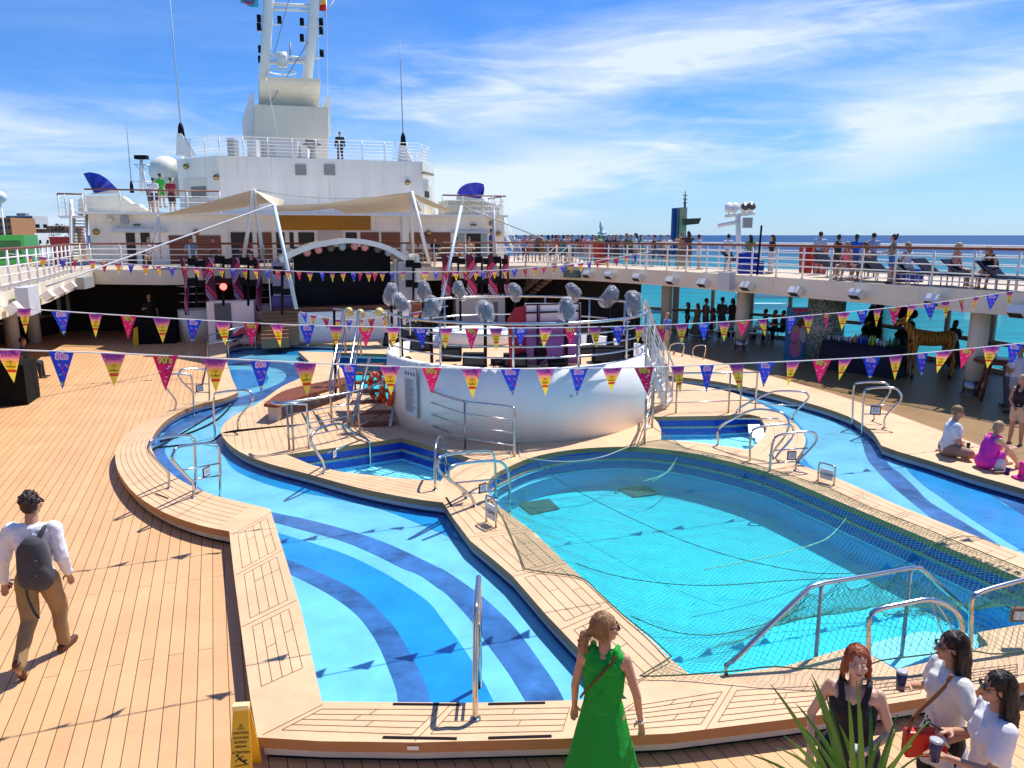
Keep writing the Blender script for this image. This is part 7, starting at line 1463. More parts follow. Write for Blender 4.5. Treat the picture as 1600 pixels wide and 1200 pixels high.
def person(p, face, Hh, label, top=((0.7,0.7,0.7),1), bot=((0.1,0.1,0.15),'shorts'), hair=((0.03,0.015,0.008),'short'), skin='tan', pose='stand', aL='down', aR='down', yaw=0, near=0, female=False, lean=0.0, group=None, shoes=(0.04,0.03,0.03), glasses=False, extra=None, pitch=0, build=1.0):
    S = Hh/1.75; t = thing('person', label, 'person', p, radians(face-90), group); sc = lambda v: Vector(v)*S
    smat = C(*SK[skin], 0.5) if not near else mat('skin', SK[skin], 0.45, sss=0.08, var=0.06, vscale=18, bump=0.05, bscale=150)
    wS = 0.165 if female else 0.195; wH = 0.095; bd = build
    J = {}
    if pose == 'stand': J = dict(P=(0,0,.93), hL=(-wH,0,.90), hR=(wH,0,.90), kL=(-.10,.02,.50), kR=(.11,.03,.50), fL=(-.11,0,.08), fR=(.14,.02,.08))
    elif pose == 'walk': J = dict(P=(0,0,.91), hL=(-wH,0,.88), hR=(wH,0,.88), kL=(-.09,-.05,.48), kR=(.09,.17,.50), fL=(-.08,-.36,.16), fR=(.07,.22,.08))
    elif pose == 'floor': J = dict(P=(0,-.02,.13), hL=(-.10,0,.13), hR=(.10,0,.13), kL=(-.14,.34,.40), kR=(.14,.36,.38), fL=(-.12,.55,.07), fR=(.13,.60,.07))
    elif pose == 'cross': J = dict(P=(0,-.02,.13), hL=(-.10,0,.13), hR=(.10,0,.13), kL=(-.33,.28,.14), kR=(.33,.28,.14), fL=(.08,.38,.07), fR=(-.10,.30,.07))
    elif pose == 'chair': J = dict(P=(0,0,.52), hL=(-.10,0,.50), hR=(.10,0,.50), kL=(-.13,.42,.50), kR=(.13,.42,.50), fL=(-.12,.46,.08), fR=(.13,.42,.08))
    elif pose == 'lounge': J = dict(P=(0,0,.42), hL=(-.10,0,.42), hR=(.10,0,.42), kL=(-.12,.38,.55), kR=(.13,.40,.52), fL=(-.12,.76,.42), fR=(.13,.78,.42))
    elif pose == 'crouch': J = dict(P=(0,0,.30), hL=(-.10,0,.30), hR=(.10,0,.30), kL=(-.18,.34,.45), kR=(.18,.30,.45), fL=(-.16,.10,.08), fR=(.16,.08,.08))
    J = {k: sc(v) for k, v in J.items()}; P = J['P']; R = Matrix.Rotation(-lean, 3, 'X')
    tp = lambda v: P + R @ sc(v)
    waist = tp((0,0,.14)); chest = tp((0,0.01,.36)); sh = {'L': tp((-wS,0,.47)), 'R': tp((wS,0,.47))}; neck = tp((0,0.0,.52)); Rh = Matrix.Rotation(-radians(yaw), 3, 'Z') @ Matrix.Rotation(-radians(pitch), 3, 'X')
    head = tp((0,0.02,.70)) if lean < 0.25 else tp((0,0.03,.69)); hs = S*1.0; hp = lambda v: head + Rh @ (Vector(v)*hs)
    b = MB()
    def torso(m, e, low=True, up_=True, hip_=True):
        if hip_: m.ball(P+R @ sc((0,0,0.0)), [(0.165*bd+e)*S*(1.05 if female else .98), (0.115*bd+e)*S, (0.12+e)*S], nu=16, nv=10)
        m.rc(P+R @ sc((0,0,.06)), waist, (0.125*bd+e)*S, (0.115*bd+e)*S, 14)
        for dx in (-.045,.045): m.rc(waist+R @ sc((dx,0,0)), chest+R @ sc((dx*1.25,0,.02)), (0.092*bd+e)*S, (0.105*bd+e)*S, 14)
        if up_: m.rc(sh['L']+R @ sc((.035,0,-.03)), sh['R']+R @ sc((-.035,0,-.03)), (0.068+e)*S, (0.068+e)*S, 12); m.rc(chest+R @ sc((0,0,.04)), tp((0,-.01,.46)), (0.10+e)*S, (0.075+e)*S)
        if female:
            for dx in (-.065,.065): m.ball(chest+R @ sc((dx,.062,-.03)), (0.062+e)*S, nu=12, nv=8)
    torso(b, 0)
    b.rc(neck-R @ sc((0,.01,.03)), head-Vector((0,0.01,0.05))*S, 0.058*S*(.9 if female else 1.05), 0.052*S*(.9 if female else 1.05))
    b.ball(hp((0,-.012,.03)), [.074*hs,.095*hs,.088*hs], R=Rh, nu=18, nv=12); b.ball(hp((0,.018,-.035)), [.060*hs,.070*hs,.080*hs], R=Rh, nu=16, nv=12); b.ball(hp((0,.058,-.085)), [.030*hs,.028*hs,.024*hs], R=Rh)
    if near:
        b.rc(hp((0,.088,.012)), hp((0,.108,-.028)), .010*hs, .015*hs); b.ball(hp((0,.085,-.058)), [.026*hs,.014*hs,.012*hs], R=Rh)
        for dx in (-1,1): b.ball(hp((.045*dx,.062,-.025)), [.020*hs,.020*hs,.022*hs], R=Rh)
    else: b.ball(hp((0,.092,-.02)), .016*hs, nu=6, nv=5)
    for dx in (-1,1): b.ball(hp((.076*dx,-.005,-.005)), [.010*hs,.018*hs,.028*hs], R=Rh, nu=8, nv=6)
    arms = {}
    for s, nm in (('L', aL), ('R', aR)):
        k = -1 if s == 'L' else 1; e_, w_ = ARM[nm] if isinstance(nm, str) else nm; el = sh[s]+sc((e_[0]*k, e_[1], e_[2])); wr_ = sh[s]+sc((w_[0]*k, w_[1], w_[2])); arms[s] = (sh[s], el, wr_)
        f = 0.85 if female else 1.0
        b.rc(sh[s], el, .052*f*S, .040*f*S); b.rc(el, wr_, .041*f*S, .027*f*S)
        d = (wr_-el).normalized(); side = d.cross(Vector((0,0,1))); side = side.normalized() if side.length > .1 else Vector((1,0,0)); nrm = side.cross(d)
        if near:
            c = wr_+d*0.045*S; 
            for q in (-.022,-.007,.008,.022): b.rc(wr_+d*.01*S+side*q*.6*S, wr_+d*.080*S+side*q*S, .014*S, .0115*S, 8)
            for q, L_ in ((-.027,.060),(-.009,.075),(.009,.070),(.026,.052)):
                a0 = wr_+d*.080*S+side*q*S; cu = -nrm*(0.55 if nm in ('hold','phone','low') else 0.25); a1 = a0+(d+cu*.6).normalized()*L_*.5*S; a2 = a1+(d*.6+cu*2.0).normalized()*L_*.5*S; b.rc(a0, a1, .0095*S, .0088*S, 8); b.rc(a1, a2, .0088*S, .0070*S, 8)
            tq = -k; a0 = wr_+d*.020*S+side*.024*tq*S; a1 = a0+(d*.7+side*.8*tq-nrm*.3).normalized()*.042*S; a2 = a1+(d-nrm*.4).normalized()*.030*S; b.rc(a0, a1, .014*S, .011*S, 8); b.rc(a1, a2, .011*S, .008*S, 8)
        else:
            b.rc(wr_, wr_+d*.09*S, .028*S, .022*S, 8); b.rc(wr_+d*.03*S+side*.02*S, wr_+d*.09*S+side*.035*S, .010*S, .008*S, 6)
    for s in 'LR':
        f = 1.0 if female else 1.02; dirf = Vector((0.03*(-1 if s == 'L' else 1), .16, 0))*S
        kk, ff = J['k'+s], J['f'+s]
        b.rc(J['h'+s], kk, .088*f*bd*S, .056*f*S, 12); b.rc(kk, lerp(kk, ff, .35)+Vector((0,-.012,0))*S, .055*S, .056*S); b.rc(lerp(kk, ff, .35)+Vector((0,-.012,0))*S, ff, .056*S, .036*S)
        if pose == 'walk' and s == 'L': dirf = Vector((0,.06,-.13))*S
        if pose == 'lounge': dirf = Vector((0,.05,.13))*S
        b.rc(ff-dirf*.25-Vector((0,0,.035*S)), ff+dirf-Vector((0,0,.045*S)) if pose not in ('walk',) or s == 'R' else ff+dirf, .035*S, .028*S)
    vox = {0: .030, 1: .016, 2: .0075}[near]*max(S, .8)
    bake(b, 'body', smat, t, voxel=vox, it={0:2,1:3,2:3}[near], local=True)
    def crumple(o, a, f, s0=0):
        for v in o.data.vertices:
            n = noise.noise_vector(v.co*f+Vector((s0,s0,0))); v.co += n*a+Vector((0,0,0))
        o.data.update()
    # lower garment
    kind = bot[1]
    if kind not in ('none','dress'):
        m = MB(); e = .014
        m.ball(P+R @ sc((0,0,0.0)), [(0.168*bd+e)*S*(1.05 if female else .98), (0.118*bd+e)*S, (0.115+e)*S], nu=16, nv=10); m.rc(P, P+R @ sc((0,0,.09)), (0.128*bd+e)*S, (0.122*bd+e)*S, 14)
        for s in 'LR':
            kk, ff, hh_ = J['k'+s], J['f'+s], J['h'+s]
            if kind == 'skirt': m.rc(hh_, lerp(hh_, kk, .75), .12*S, .125*S, 12)
            elif kind == 'shorts': m.rc(hh_, lerp(hh_, kk, .55), (.094*bd+e)*S, (.082+e)*S, 12)
            elif kind == 'knee': m.rc(hh_, lerp(hh_, kk, .95), (.094*bd+e)*S, (.068+e)*S, 12)
            else: m.rc(hh_, kk, (.092*bd+e)*S, (.064+e)*S, 12); m.rc(kk, lerp(kk, ff, .45)+Vector((0,-.01,0)), (.062+e)*S, (.054+e)*S); m.rc(lerp(kk, ff, .45)+Vector((0,-.01,0)), ff+Vector((0,0,.01)), (.056+e)*S, (.046+e)*S)
        o = bake(m, 'trousers' if kind == 'long' else ('skirt' if kind == 'skirt' else 'shorts'), C(*bot[0],.8), t, voxel=vox*1.15, it=3, local=True)
        if near: crumple(o, .012*S, 7, 3)
    # upper garment
    if top is not None:
        m = MB(); sl = top[1]; e = .012 if sl != 3 else .017
        if sl == 3:   # tank top or dress bodice: straps
            m.rc(P+R @ sc((0,0,.06)), waist, (0.125*bd+e)*S, (0.115*bd+e)*S, 14)
            for dx in (-.045,.045): m.rc(waist+R @ sc((dx,0,0)), chest+R @ sc((dx*1.2,0,-.01)), (0.092*bd+e)*S, (0.102*bd+e)*S, 14)
            if female:
                for dx in (-.065,.065): m.ball(chest+R @ sc((dx,.062,-.03)), (0.062+e)*S, nu=12, nv=8)
            if near: m.rc(chest+R @ sc((-.06,-.03,.05)), chest+R @ sc((.06,-.03,.05)), .095*S, .095*S, 12); m.rc(tp((-.105,-.01,.47)), tp((.105,-.01,.47)), .066*S, .066*S, 12) if 'green' in label else None
            for dx in (-.10,.10):
                L_ = [chest+R @ sc((dx*.8,.105,.04)), tp((dx*.95,.05,.535)), tp((dx*.95,-.03,.540)), chest+R @ sc((dx*.85,-.095,.05))]
                for q in range(3): m.rc(L_[q], L_[q+1], (.024 if near else .03)*S, (.024 if near else .03)*S, 8)
        else: torso(m, e+.004, hip_=True)
        if sl in (1, 2):
            for s in 'LR':
                a0, a1, a2 = arms[s]; m.rc(a0, lerp(a0, a1, .62) if sl == 1 else a1, (.064+e)*S, (.056+e)*S)
                if sl == 2: m.rc(a1, lerp(a1, a2, .93), (.046+e)*S, (.032+e)*S)
        if kind == 'dress' or (len(top) > 2 and top[2]):
            L_ = top[2] if len(top) > 2 else 0.5; zb = P.z-L_*S; n = 40; prof = []
            vs = []; fs = []; rows = 9
            for r_ in range(rows):
                u = r_/(rows-1); z = lerp(P.z+.10*S, zb, u); rr = (0.135+0.15*u*min(1.3, L_/.5))*S
                for k in range(n): a = 2*pi*k/n; q = rr*(1+(.10*u*sin(a*7+1)+.05*u*sin(a*13+u*2))); vs.append(Vector((q*cos(a)*1.12, q*sin(a)*.9+P.y, z)))
            for r_ in range(rows-1):
                for k in range(n): fs.append((r_*n+k,(r_+1)*n+k,(r_+1)*n+(k+1)%n,r_*n+(k+1)%n))
            fs.append(tuple(range(n))); fs.append(tuple((rows-1)*n+k for k in range(n))[::-1]); m.add(vs, fs)
        o = bake(m, 'dress' if kind == 'dress' else 'shirt', C(*top[0],.75) if not near else mat('cloth', top[0], .8, var=.06, vscale=30, bump=.15, bscale=300), t, voxel=vox*1.15, it=4, local=True)
        if near: crumple(o, (.010 if sl != 3 else .006)*S, 6, 9); crumple(o, (.006 if sl != 3 else .003)*S, 17, 2)
    # shoes
    if shoes:
        for s in 'LR':
            m = MB(); ff = J['f'+s]; dirf = Vector((0.03*(-1 if s == 'L' else 1), .17, 0))*S
            if pose == 'walk' and s == 'L': dirf = Vector((0,.07,-.15))*S; m.rc(ff-dirf*.3, ff+dirf*.9, .042*S, .036*S); bake(m, 'shoe', C(*shoes,.5), t, voxel=vox*1.2, it=2, local=True); continue
            if pose == 'lounge': dirf = Vector((0,.05,.13))*S
            m.rc(ff-dirf*.28-Vector((0,0,.034*S)), ff+dirf-Vector((0,0,.042*S)), .044*S, .036*S); bake(m, 'shoe', C(*shoes,.5), t, voxel=vox*1.2, it=2, local=True)
    # hair
    if hair:
        m = MB(); st = hair[1]
        m.ball(hp((0,-.022,.042)), [.084*hs,.100*hs,.092*hs], R=Rh, nu=20, nv=12)
        if st != 'short': m.ball(hp((0,-.04,0)), [.086*hs,.085*hs,.095*hs], R=Rh, nu=16, nv=10)
        else: m.ball(hp((0,-.035,.0)), [.078*hs,.078*hs,.075*hs], R=Rh, nu=16, nv=10)
        rn = random.Random(int(abs(p[0])*100)+3)
        if st == 'short' and near == 2:
            for k in range(150):
                a = rn.uniform(0, 2*pi); e0 = rn.uniform(-.1, 1.5)
                if sin(a) > .55 and e0 < .5: continue
                q0 = Vector((.084*cos(a)*cos(e0), -.022+.100*sin(a)*cos(e0), .042+.092*sin(e0))); d0 = Vector((q0.x, q0.y+.02, q0.z-.03)).normalized(); m.rc(hp(q0*.97), hp(q0+d0*.012+Vector((rn.gauss(0,.008), rn.gauss(0,.008), rn.gauss(0,.006)))), .011*hs, .005*hs, 6)
        ns = {0: 6, 1: 16, 2: 90}[near]
        def strand(a, length, r):
            a0 = hp((.07*cos(a), -.03+.08*sin(a), .05)); a1 = hp((.088*cos(a), -.03+.092*sin(a), -.03)); L_ = [a0, a1]
            o_ = Vector((a1.x-head.x, a1.y-head.y, 0))
            steps = max(2, int(length/.06)); ph = rn.uniform(0, 6)
            for k in range(1, steps+1): u = k/steps; L_.append(a1+Vector((o_.x*(.10*u)+.012*sin(ph+u*6), o_.y*.10*u-.01*u+.012*cos(ph+u*5), -length*u))*1.0)
            m.tube(L_, r, 5, r2=r*.5)
        if st == 'long': 
            for k in range(ns): strand(rn.uniform(pi*0.97, pi*2.03), rn.uniform(.16,.30)*hs, rn.uniform(.010,.018)*(1 if near > 1 else 1.8)*hs)
            m.rc(hp((0,-.075,-.02)), hp((0,-.10,-.16)), .07*hs, .055*hs)
        elif st == 'bob':
            for k in range(ns): strand(rn.uniform(pi*.92, pi*2.08), rn.uniform(.05,.12)*hs, rn.uniform(.010,.018)*(1 if near > 1 else 1.8)*hs)
            for dx in (-.075,.075): m.rc(hp((dx,.0,.03)), hp((dx*1.05,-.01,-.07)), .022*hs, .022*hs)
        elif st == 'pony':
            c0 = hp((0,-.115,.0)); m.ball(c0, .028*hs); 
            for k in range(max(6, ns//3)): q = Vector((rn.gauss(0,.018), rn.gauss(0,.014), rn.gauss(0,.012)))*hs; m.tube([c0, c0+Rh @ Vector((0,-.05,-.05))*hs+q, c0+Rh @ Vector((0,-.065,-.13))*hs+q*1.4, c0+Rh @ Vector((0,-.05,-.20))*hs+q], .012*hs, 5, r2=.005*hs)
        elif st == 'bun': m.ball(hp((0,-.09,.10)), .045*hs)
        elif st == 'curly':
            for k in range(26): a = rn.uniform(0,6.28); z = rn.uniform(-.06,.13); m.ball(hp((.085*cos(a)*.9, -.045+.075*sin(a) if sin(a) < .3 else -.02, z)), rn.uniform(.025,.04)*hs, nu=6, nv=5)
        o = bake(m, 'hair', C(*hair[0],.45) if not near else mat('hair', hair[0], .55, var=.5, vscale=70, streak=1), t, voxel=vox*.95, it=1 if near else 2, local=True)
        if near:
            for v in o.data.vertices: v.co += noise.noise_vector(Vector((v.co.x*70, v.co.y*70, v.co.z*9)))*.007
            if near == 2:
                hm = MB(); Lh = {'short': .0, 'bob': .10, 'long': .34, 'pony': .02}.get(st, .05)
                for k in range(260):
                    a = rn.uniform(pi*.90, pi*2.10) if st != 'short' else rn.uniform(0, 2*pi); e0 = rn.uniform(.15, 1.45); q0 = Vector((.086*cos(a)*cos(e0), -.022+.102*sin(a)*cos(e0), .042+.094*sin(e0))); q1 = Vector((.090*cos(a), -.026+.100*sin(a), rn.uniform(-.05, .03)))
                    if st == 'short': continue
                    if q1.y > .055: continue
                    P_3 = [hp(q0), hp(lerp(q0, q1, .5).normalized()*lerp(q0, q1, .5).length*1.05), hp(q1)]; z = 0; ll = Lh*rn.uniform(.6, 1.1)
                    while z < ll: z += .07; last = P_3[-1]; P_3.append(last+Vector((rn.gauss(0,.006), rn.gauss(0,.006), -.07))*hs)
                    hm.tube(P_3, .0022*hs, 3, cap=False, r2=.0008*hs)
                link('strands', hm.mesh('strands', [mat('hair_strand', tuple(min(1, c*rn.uniform(1.2,1.9)+.004) for c in hair[0]), .5)]), o, local=True)
    if near == 2:
        for nm_, dx in (('eye',-1),('eye',1)):
            m = MB(); m.ball(hp((.031*dx,.080,.012)), [.0125*hs,.009*hs,.0065*hs], nu=10, nv=8); m.use(1); m.ball(hp((.031*dx,.0855,.012)), .0058*hs, nu=8, nv=6); e_ = link('eye', m.mesh('eye', [C(.45,.42,.38,.3), C(.03,.015,.01,.1)]), t, local=True)
        for dx in (-1,1): m = MB(); m.rc(hp((.018*dx,.094,.034)), hp((.048*dx,.084,.036)), .0035*hs, .0025*hs, 6); link('eyebrow', m.mesh('eyebrow', [C(*hair[0],.6)]), t, local=True)
        m = MB(); m.ball(hp((0,.0965,-.060)), [.021*hs,.006*hs,.0065*hs], R=Rh); link('mouth', m.mesh('mouth', [C(.42,.12,.10,.4)]), t, local=True)
    if glasses:
        m = MB()
        for dx in (-1,1): m.ball(hp((.033*dx,.096,.012)), [.030*hs,.007*hs,.022*hs], R=Rh); m.tube([hp((.062*dx,.088,.018)), hp((.078*dx,0,.018))], .0035*hs, 5)
        m.tube([hp((-.01,.100,.018)), hp((.01,.100,.018))], .004*hs, 5); link('sunglasses', m.mesh('sunglasses', [C(.01,.01,.012,.08)]), t, local=True)
    return t, dict(J=J, arms=arms, sh=sh, chest=chest, P=P, head=head, hp=hp, S=S, tp=tp)
def pp(fx, fy, z, ytop):    # feet pixel on plane z and the row of the top of the head -> place and height
    p = G(fx, fy, z); r = ray(fx, ytop); zt = H+r.z*(p.y/r.y); return p, zt-z
# ---- near people
p, h = pp(74, 1034, 0, 770)
man, I = person(p, 97, h, 'person in a white shirt and khaki trousers walking away with a grey backpack', top=((0.78,0.76,0.80),2), bot=((0.30,0.19,0.085),'long'), hair=((0.025,0.012,0.008),'short'), skin='tan', pose='walk', aL=((0.09,-0.03,-0.29),(0.13,0.02,-0.54)), aR=((0.05,-0.03,-0.29),(0.04,0.09,-0.51)), yaw=12, near=2, lean=.07, shoes=(0.10,0.03,0.015), glasses=True)
def world(t, v): return wmat(t) @ Vector(v)
bp = thing('backpack', 'dark grey backpack with a hanging strap on the walking person', 'backpack', world(man, (0.04,-0.16,1.0)), man.rotation_euler[2]); S = I['S']
m = MB(); m.rc((0.08,-0.02,0.0),(0.05,-0.02,0.30), .135, .115, 16); m.ball((0.09,-0.09,0.04), [.115,.07,.12], nu=16, nv=10); m.rc((0.0,-0.02,0.0),(0.0,-0.02,0.26), .12, .10, 14); m.v = [(v[0]*S*1.0, v[1]*S*.72-0.02, v[2]*S+0.05) for v in m.v]
bake(m, 'bag', mat('backpack_cloth', (0.06,0.06,0.07), .8, var=.25, vscale=40, bump=.3, bscale=200), bp, voxel=.012, it=6, local=True)
m = MB(); m.tube(smooth_pts([(0.06,0.02,0.38),(0.10,0.09,0.50),(0.12,0.20,0.53),(0.12,0.28,0.40)], 4), .022, 6); m.tube(smooth_pts([(-0.02,-0.02,0.05),(-0.06,-0.03,-0.10),(-0.02,-0.03,-0.30),(0.03,-0.03,-0.40)], 4), .012, 6); link('strap', m.mesh('strap', [C(.03,.03,.035)]), bp, local=True)
m = MB(); m.tube([(0.0,-0.155,0.28),(0.10,-0.165,0.30),(0.19,-0.13,0.24)], .004, 5); m.tube([(0.02,-0.20,0.12),(0.14,-0.20,0.14)], .004, 5); link('zipper', m.mesh('zipper', [C(.01,.01,.012,.3)]), bp, local=True)
w_ = I['arms']['L'][2]; m = MB(); m.box((-0.035,-0.006,-0.07),(0.035,0.006,0.07)); o = m.build('phone', C(.02,.02,.025,.15)); o.location = world(man, w_+Vector((0.0,0.05,-0.07))); o.rotation_euler = (0.5,0.6,0.4); tag(o, 'dark phone in the hand of the person with the backpack', 'phone')
def atY(px_, ytop, Hh): r = ray(px_, ytop); t = (Hh-H)/r.z; q = Vector((0,0,H))+r*t; return Vector((q.x, q.y, 0))
q = atY(946, 960, 1.70)
gw_, I = person(q, 72, 1.70, 'person in a long green sleeveless dress with a ponytail, seen from behind', top=((0.0,0.30,0.025),3,0.86), bot=((0,0.3,0.03),'dress'), hair=((0.32,0.17,0.075),'pony'), skin='tan', aL='down', aR=((0.10,-0.02,-0.28),(0.13,0.03,-0.53)), yaw=62, near=2, female=True, glasses=True, shoes=(0.10,0.05,0.03))
m = MB(); tpp = I['tp']; m.tube(smooth_pts([tpp((0.10,0.02,0.545)), tpp((0.09,-0.08,0.50)), tpp((-0.02,-0.145,0.36)), tpp((-0.13,-0.12,0.20)), tpp((-0.175,-0.04,0.10))], 4), .010, 6); o = m.mesh('strap', [C(.10,.03,.015,.4)]); st_ = link('bag_strap', o, None); st_.location = gw_.location; st_.rotation_euler = gw_.rotation_euler; tag(st_, 'thin brown bag strap slung across the back of the green dress', 'strap')
m = MB(); a = I['arms']['R']; d = (a[2]-a[1]).normalized(); x = d.orthogonal().normalized(); y = d.cross(x); m.tube([a[2]-d*.01+x*.032*cos(k*pi/6)+y*.032*sin(k*pi/6) for k in range(12)], .006, 6, closed=True); link('bracelet', m.mesh('bracelet', [C(.7,.68,.65,.3)]), gw_, local=True)
q = atY(1342, 1010, 1.66)
rw_, I = person(q, -118, 1.66, 'person with red hair and a black tank top looking to the side', top=((0.010,0.010,0.014),3), bot=((0.012,0.012,0.03),'skirt'), hair=((0.28,0.055,0.015),'bob'), skin='light', aL=((0.10,0.02,-0.27),(-0.06,0.22,-0.36)), aR=((0.12,0.0,-0.28),(0.10,0.12,-0.50)), yaw=-12, near=2, female=True, pitch=-8)
def tumbler(loc, lab, col=(0.02,0.03,0.12)):
    t = thing('tumbler', lab, 'cup', loc); m = MB(); m.lathe([(.030,-.07),(.040,.07),(.038,.072)], (0,0,0), 20); link('cup', m.mesh('cup', [C(*col,.25)]), t, local=True); m = MB(); m.lathe([(.041,.072),(.042,.085),(.030,.090),(.01,.090)], (0,0,0), 20); link('lid', m.mesh('lid', [C(.45,.45,.48,.1)]), t, local=True); return t
def hand(t, I, s, off=(0,0,0)): a = I['arms'][s]; d = (a[2]-a[1]).normalized(); return world(t, a[2]+d*.075+Vector(off))
tumbler(hand(rw_, I, 'L', (0.0,0.05,0.04)), 'dark lidded cup held by the red haired person')
q = atY(1493, 988, 1.68)
dw, I = person(q, 178, 1.68, 'person with dark hair and sunglasses in a white peplum blouse holding a blue cup', top=((0.74,0.70,0.66),1,0.22), bot=((0.012,0.012,0.012),'knee'), hair=((0.022,0.007,0.004),'long'), skin='tan', aL=((0.16,-0.05,-0.24),(0.12,0.16,-0.38)), aR=((0.10,0.02,-0.26),(-0.06,0.25,-0.16)), yaw=8, near=2, female=True, glasses=True)
tumbler(hand(dw, I, 'R', (0.0,0.02,0.03)), 'navy lidded cup held by the person in the peplum blouse')
rb = thing('handbag', 'red leather handbag carried by the person in the white peplum blouse', 'handbag', world(dw, (-0.20,0.24,0.93))); m = MB(); m.box((-.15,-.045,-.10),(.15,.045,.10)); o = bake(m, 'bag', C(.55,.015,.008,.35), rb, voxel=.012, it=8, local=True)
m = MB(); m.tube(smooth_pts([(-.12,0,.09),(-.10,0,.2),(0.06,-0.02,.42),(.12,-.03,.55)], 4), .014, 6); link('strap', m.mesh('strap', [C(.25,.10,.03)]), rb, local=True)
m = MB(); a = I['arms']['L']; d = (a[2]-a[1]).normalized(); x = d.orthogonal().normalized(); y = d.cross(x); m.tube([a[2]-d*.02+x*.032*cos(k*pi/6)+y*.032*sin(k*pi/6) for k in range(12)], .010, 6, closed=True); link('watch', m.mesh('watch', [C(.75,.73,.7,.3)]), dw, local=True)
q = atY(1566, 1051, 1.66)
lw_, I = person(q, 168, 1.66, 'person with long straight dark hair in a white T-shirt at the lower right corner', top=((0.74,0.72,0.76),1), bot=((0.02,0.025,0.05),'long'), hair=((0.016,0.007,0.005),'long'), skin='tan', aL=((0.10,0.10,-0.25),(-0.02,0.34,-0.26)), aR='hold', yaw=0, near=2, female=True, glasses=True)
tumbler(hand(lw_, I, 'L', (-0.02,0.0,0.03)), 'dark lidded cup held by the person at the lower right corner')
m = MB(); m.box((-.037,-.075,-.005),(.037,.075,.005)); o = m.build('phone', C(.03,.04,.05,.12)); o.location = world(lw_, I['arms']['R'][2]+Vector((-0.02,.10,.03))); o.rotation_euler = (0.5,0.2,lw_.rotation_euler[2]+0.3); tag(o, 'dark phone held by the person at the lower right corner', 'phone')
# ---- poolside
p = G(1482, 711); ms_, I = person(p, -18, 1.85, 'person in a white shirt and checked shorts sitting on the starboard coping', top=((0.66,0.67,0.72),1), bot=((0.30,0.20,0.14),'knee'), hair=((0.30,0.17,0.06),'short'), skin='tan', pose='cross', aL='low', aR='low', near=1, lean=.12, yaw=10, shoes=None, glasses=True, build=1.25)
m = MB(); m.lathe([(.03,-.05),(.035,.06)], (0,0,0), 14); o = m.build('cup', C(.02,.02,.03,.2)); o.location = world(ms_, I['arms']['L'][2]+Vector((.04,.08,.02))); tag(o, 'dark cup held by the seated person in checked shorts', 'cup')
p = G(1538, 731); person(p, 8, 1.72, 'person in a bright pink top sitting with knees drawn up by the river', top=((0.70,0.03,0.42),3), bot=((0.70,0.03,0.42),'shorts'), hair=((0.45,0.30,0.15),'pony'), skin='light', pose='floor', aL='knee', aR='knee', near=1, female=True, lean=.30, yaw=-8, shoes=None, build=1.1)
p = G(1558, 734); m = MB(); m.ball((0,0,.08), [.12,.10,.14], nu=12, nv=8); o = bake(m, 'tote_bag', C(.72,.70,.68), None, voxel=.02, it=3); o.location = p+Vector((0,-0.05,0.02)); tag(o, 'crumpled white bag beside the person in pink', 'bag')
p = G(1574, 741); m = MB(); m.lathe([(.035,0),(.04,.12)], (0,0,0), 14); o = m.build('cup', C(.03,.01,.12,.2)); o.location = p; tag(o, 'small purple cup standing on the coping', 'cup')
p = G(1596, 748); m = MB(); m.box((-.14,-.08,0),(.14,.08,.05)); m.box((-.02,-.08,.05),(.14,.08,.30)); o = bake(m, 'beach_bag', C(.75,.02,.30), None, voxel=.02, it=3); o.location = p; tag(o, 'hot pink bag at the right picture edge on the coping', 'bag')
p = G(1565, 741); m = MB(); m.rc((-.12,0,.03),(.10,.03,.03),.03,.025); m.rc((-.05,.08,.03),(.12,.10,.03),.03,.025); o = bake(m, 'sandals', C(.20,.12,.08), None, voxel=.015, it=2); o.location = p; tag(o, 'pair of brown sandals beside the white bag', 'sandals')
p, h = pp(1586, 697, ZP, 585); person(p, -150, h, 'person in a black tank top and beige shorts standing at the right edge', top=((0.012,0.012,0.015),3), bot=((0.55,0.42,0.30),'shorts'), hair=((0.60,0.42,0.20),'bob'), skin='tan', aL='hip', aR='low', near=1, female=True, pitch=-12)
p, h = pp(1583, 646, 0.03, 541); person(p, 110, h, 'person in a white T-shirt with a shaved head at the tall wooden table', top=((0.66,0.64,0.74),1), bot=((0.35,0.36,0.38),'shorts'), hair=None, skin='mid', aL='hold', aR='down', near=1, build=1.15)
p, h = pp(1572, 636, 0.03, 546); person(p, 150, h*0.97, 'person in white partly hidden behind the one at the tall wooden table', top=((0.55,0.53,0.60),1), bot=((0.1,0.1,0.12),'long'), skin='mid', aL='hold')
p, h = pp(1041, 553, 0.03, 488); person(p, -160, h, 'bald person in a blue shirt and khaki trousers standing behind the bandstand', top=((0.10,0.22,0.60),1), bot=((0.55,0.45,0.30),'long'), hair=None, skin='tan', near=1, aR='hold', build=1.15)
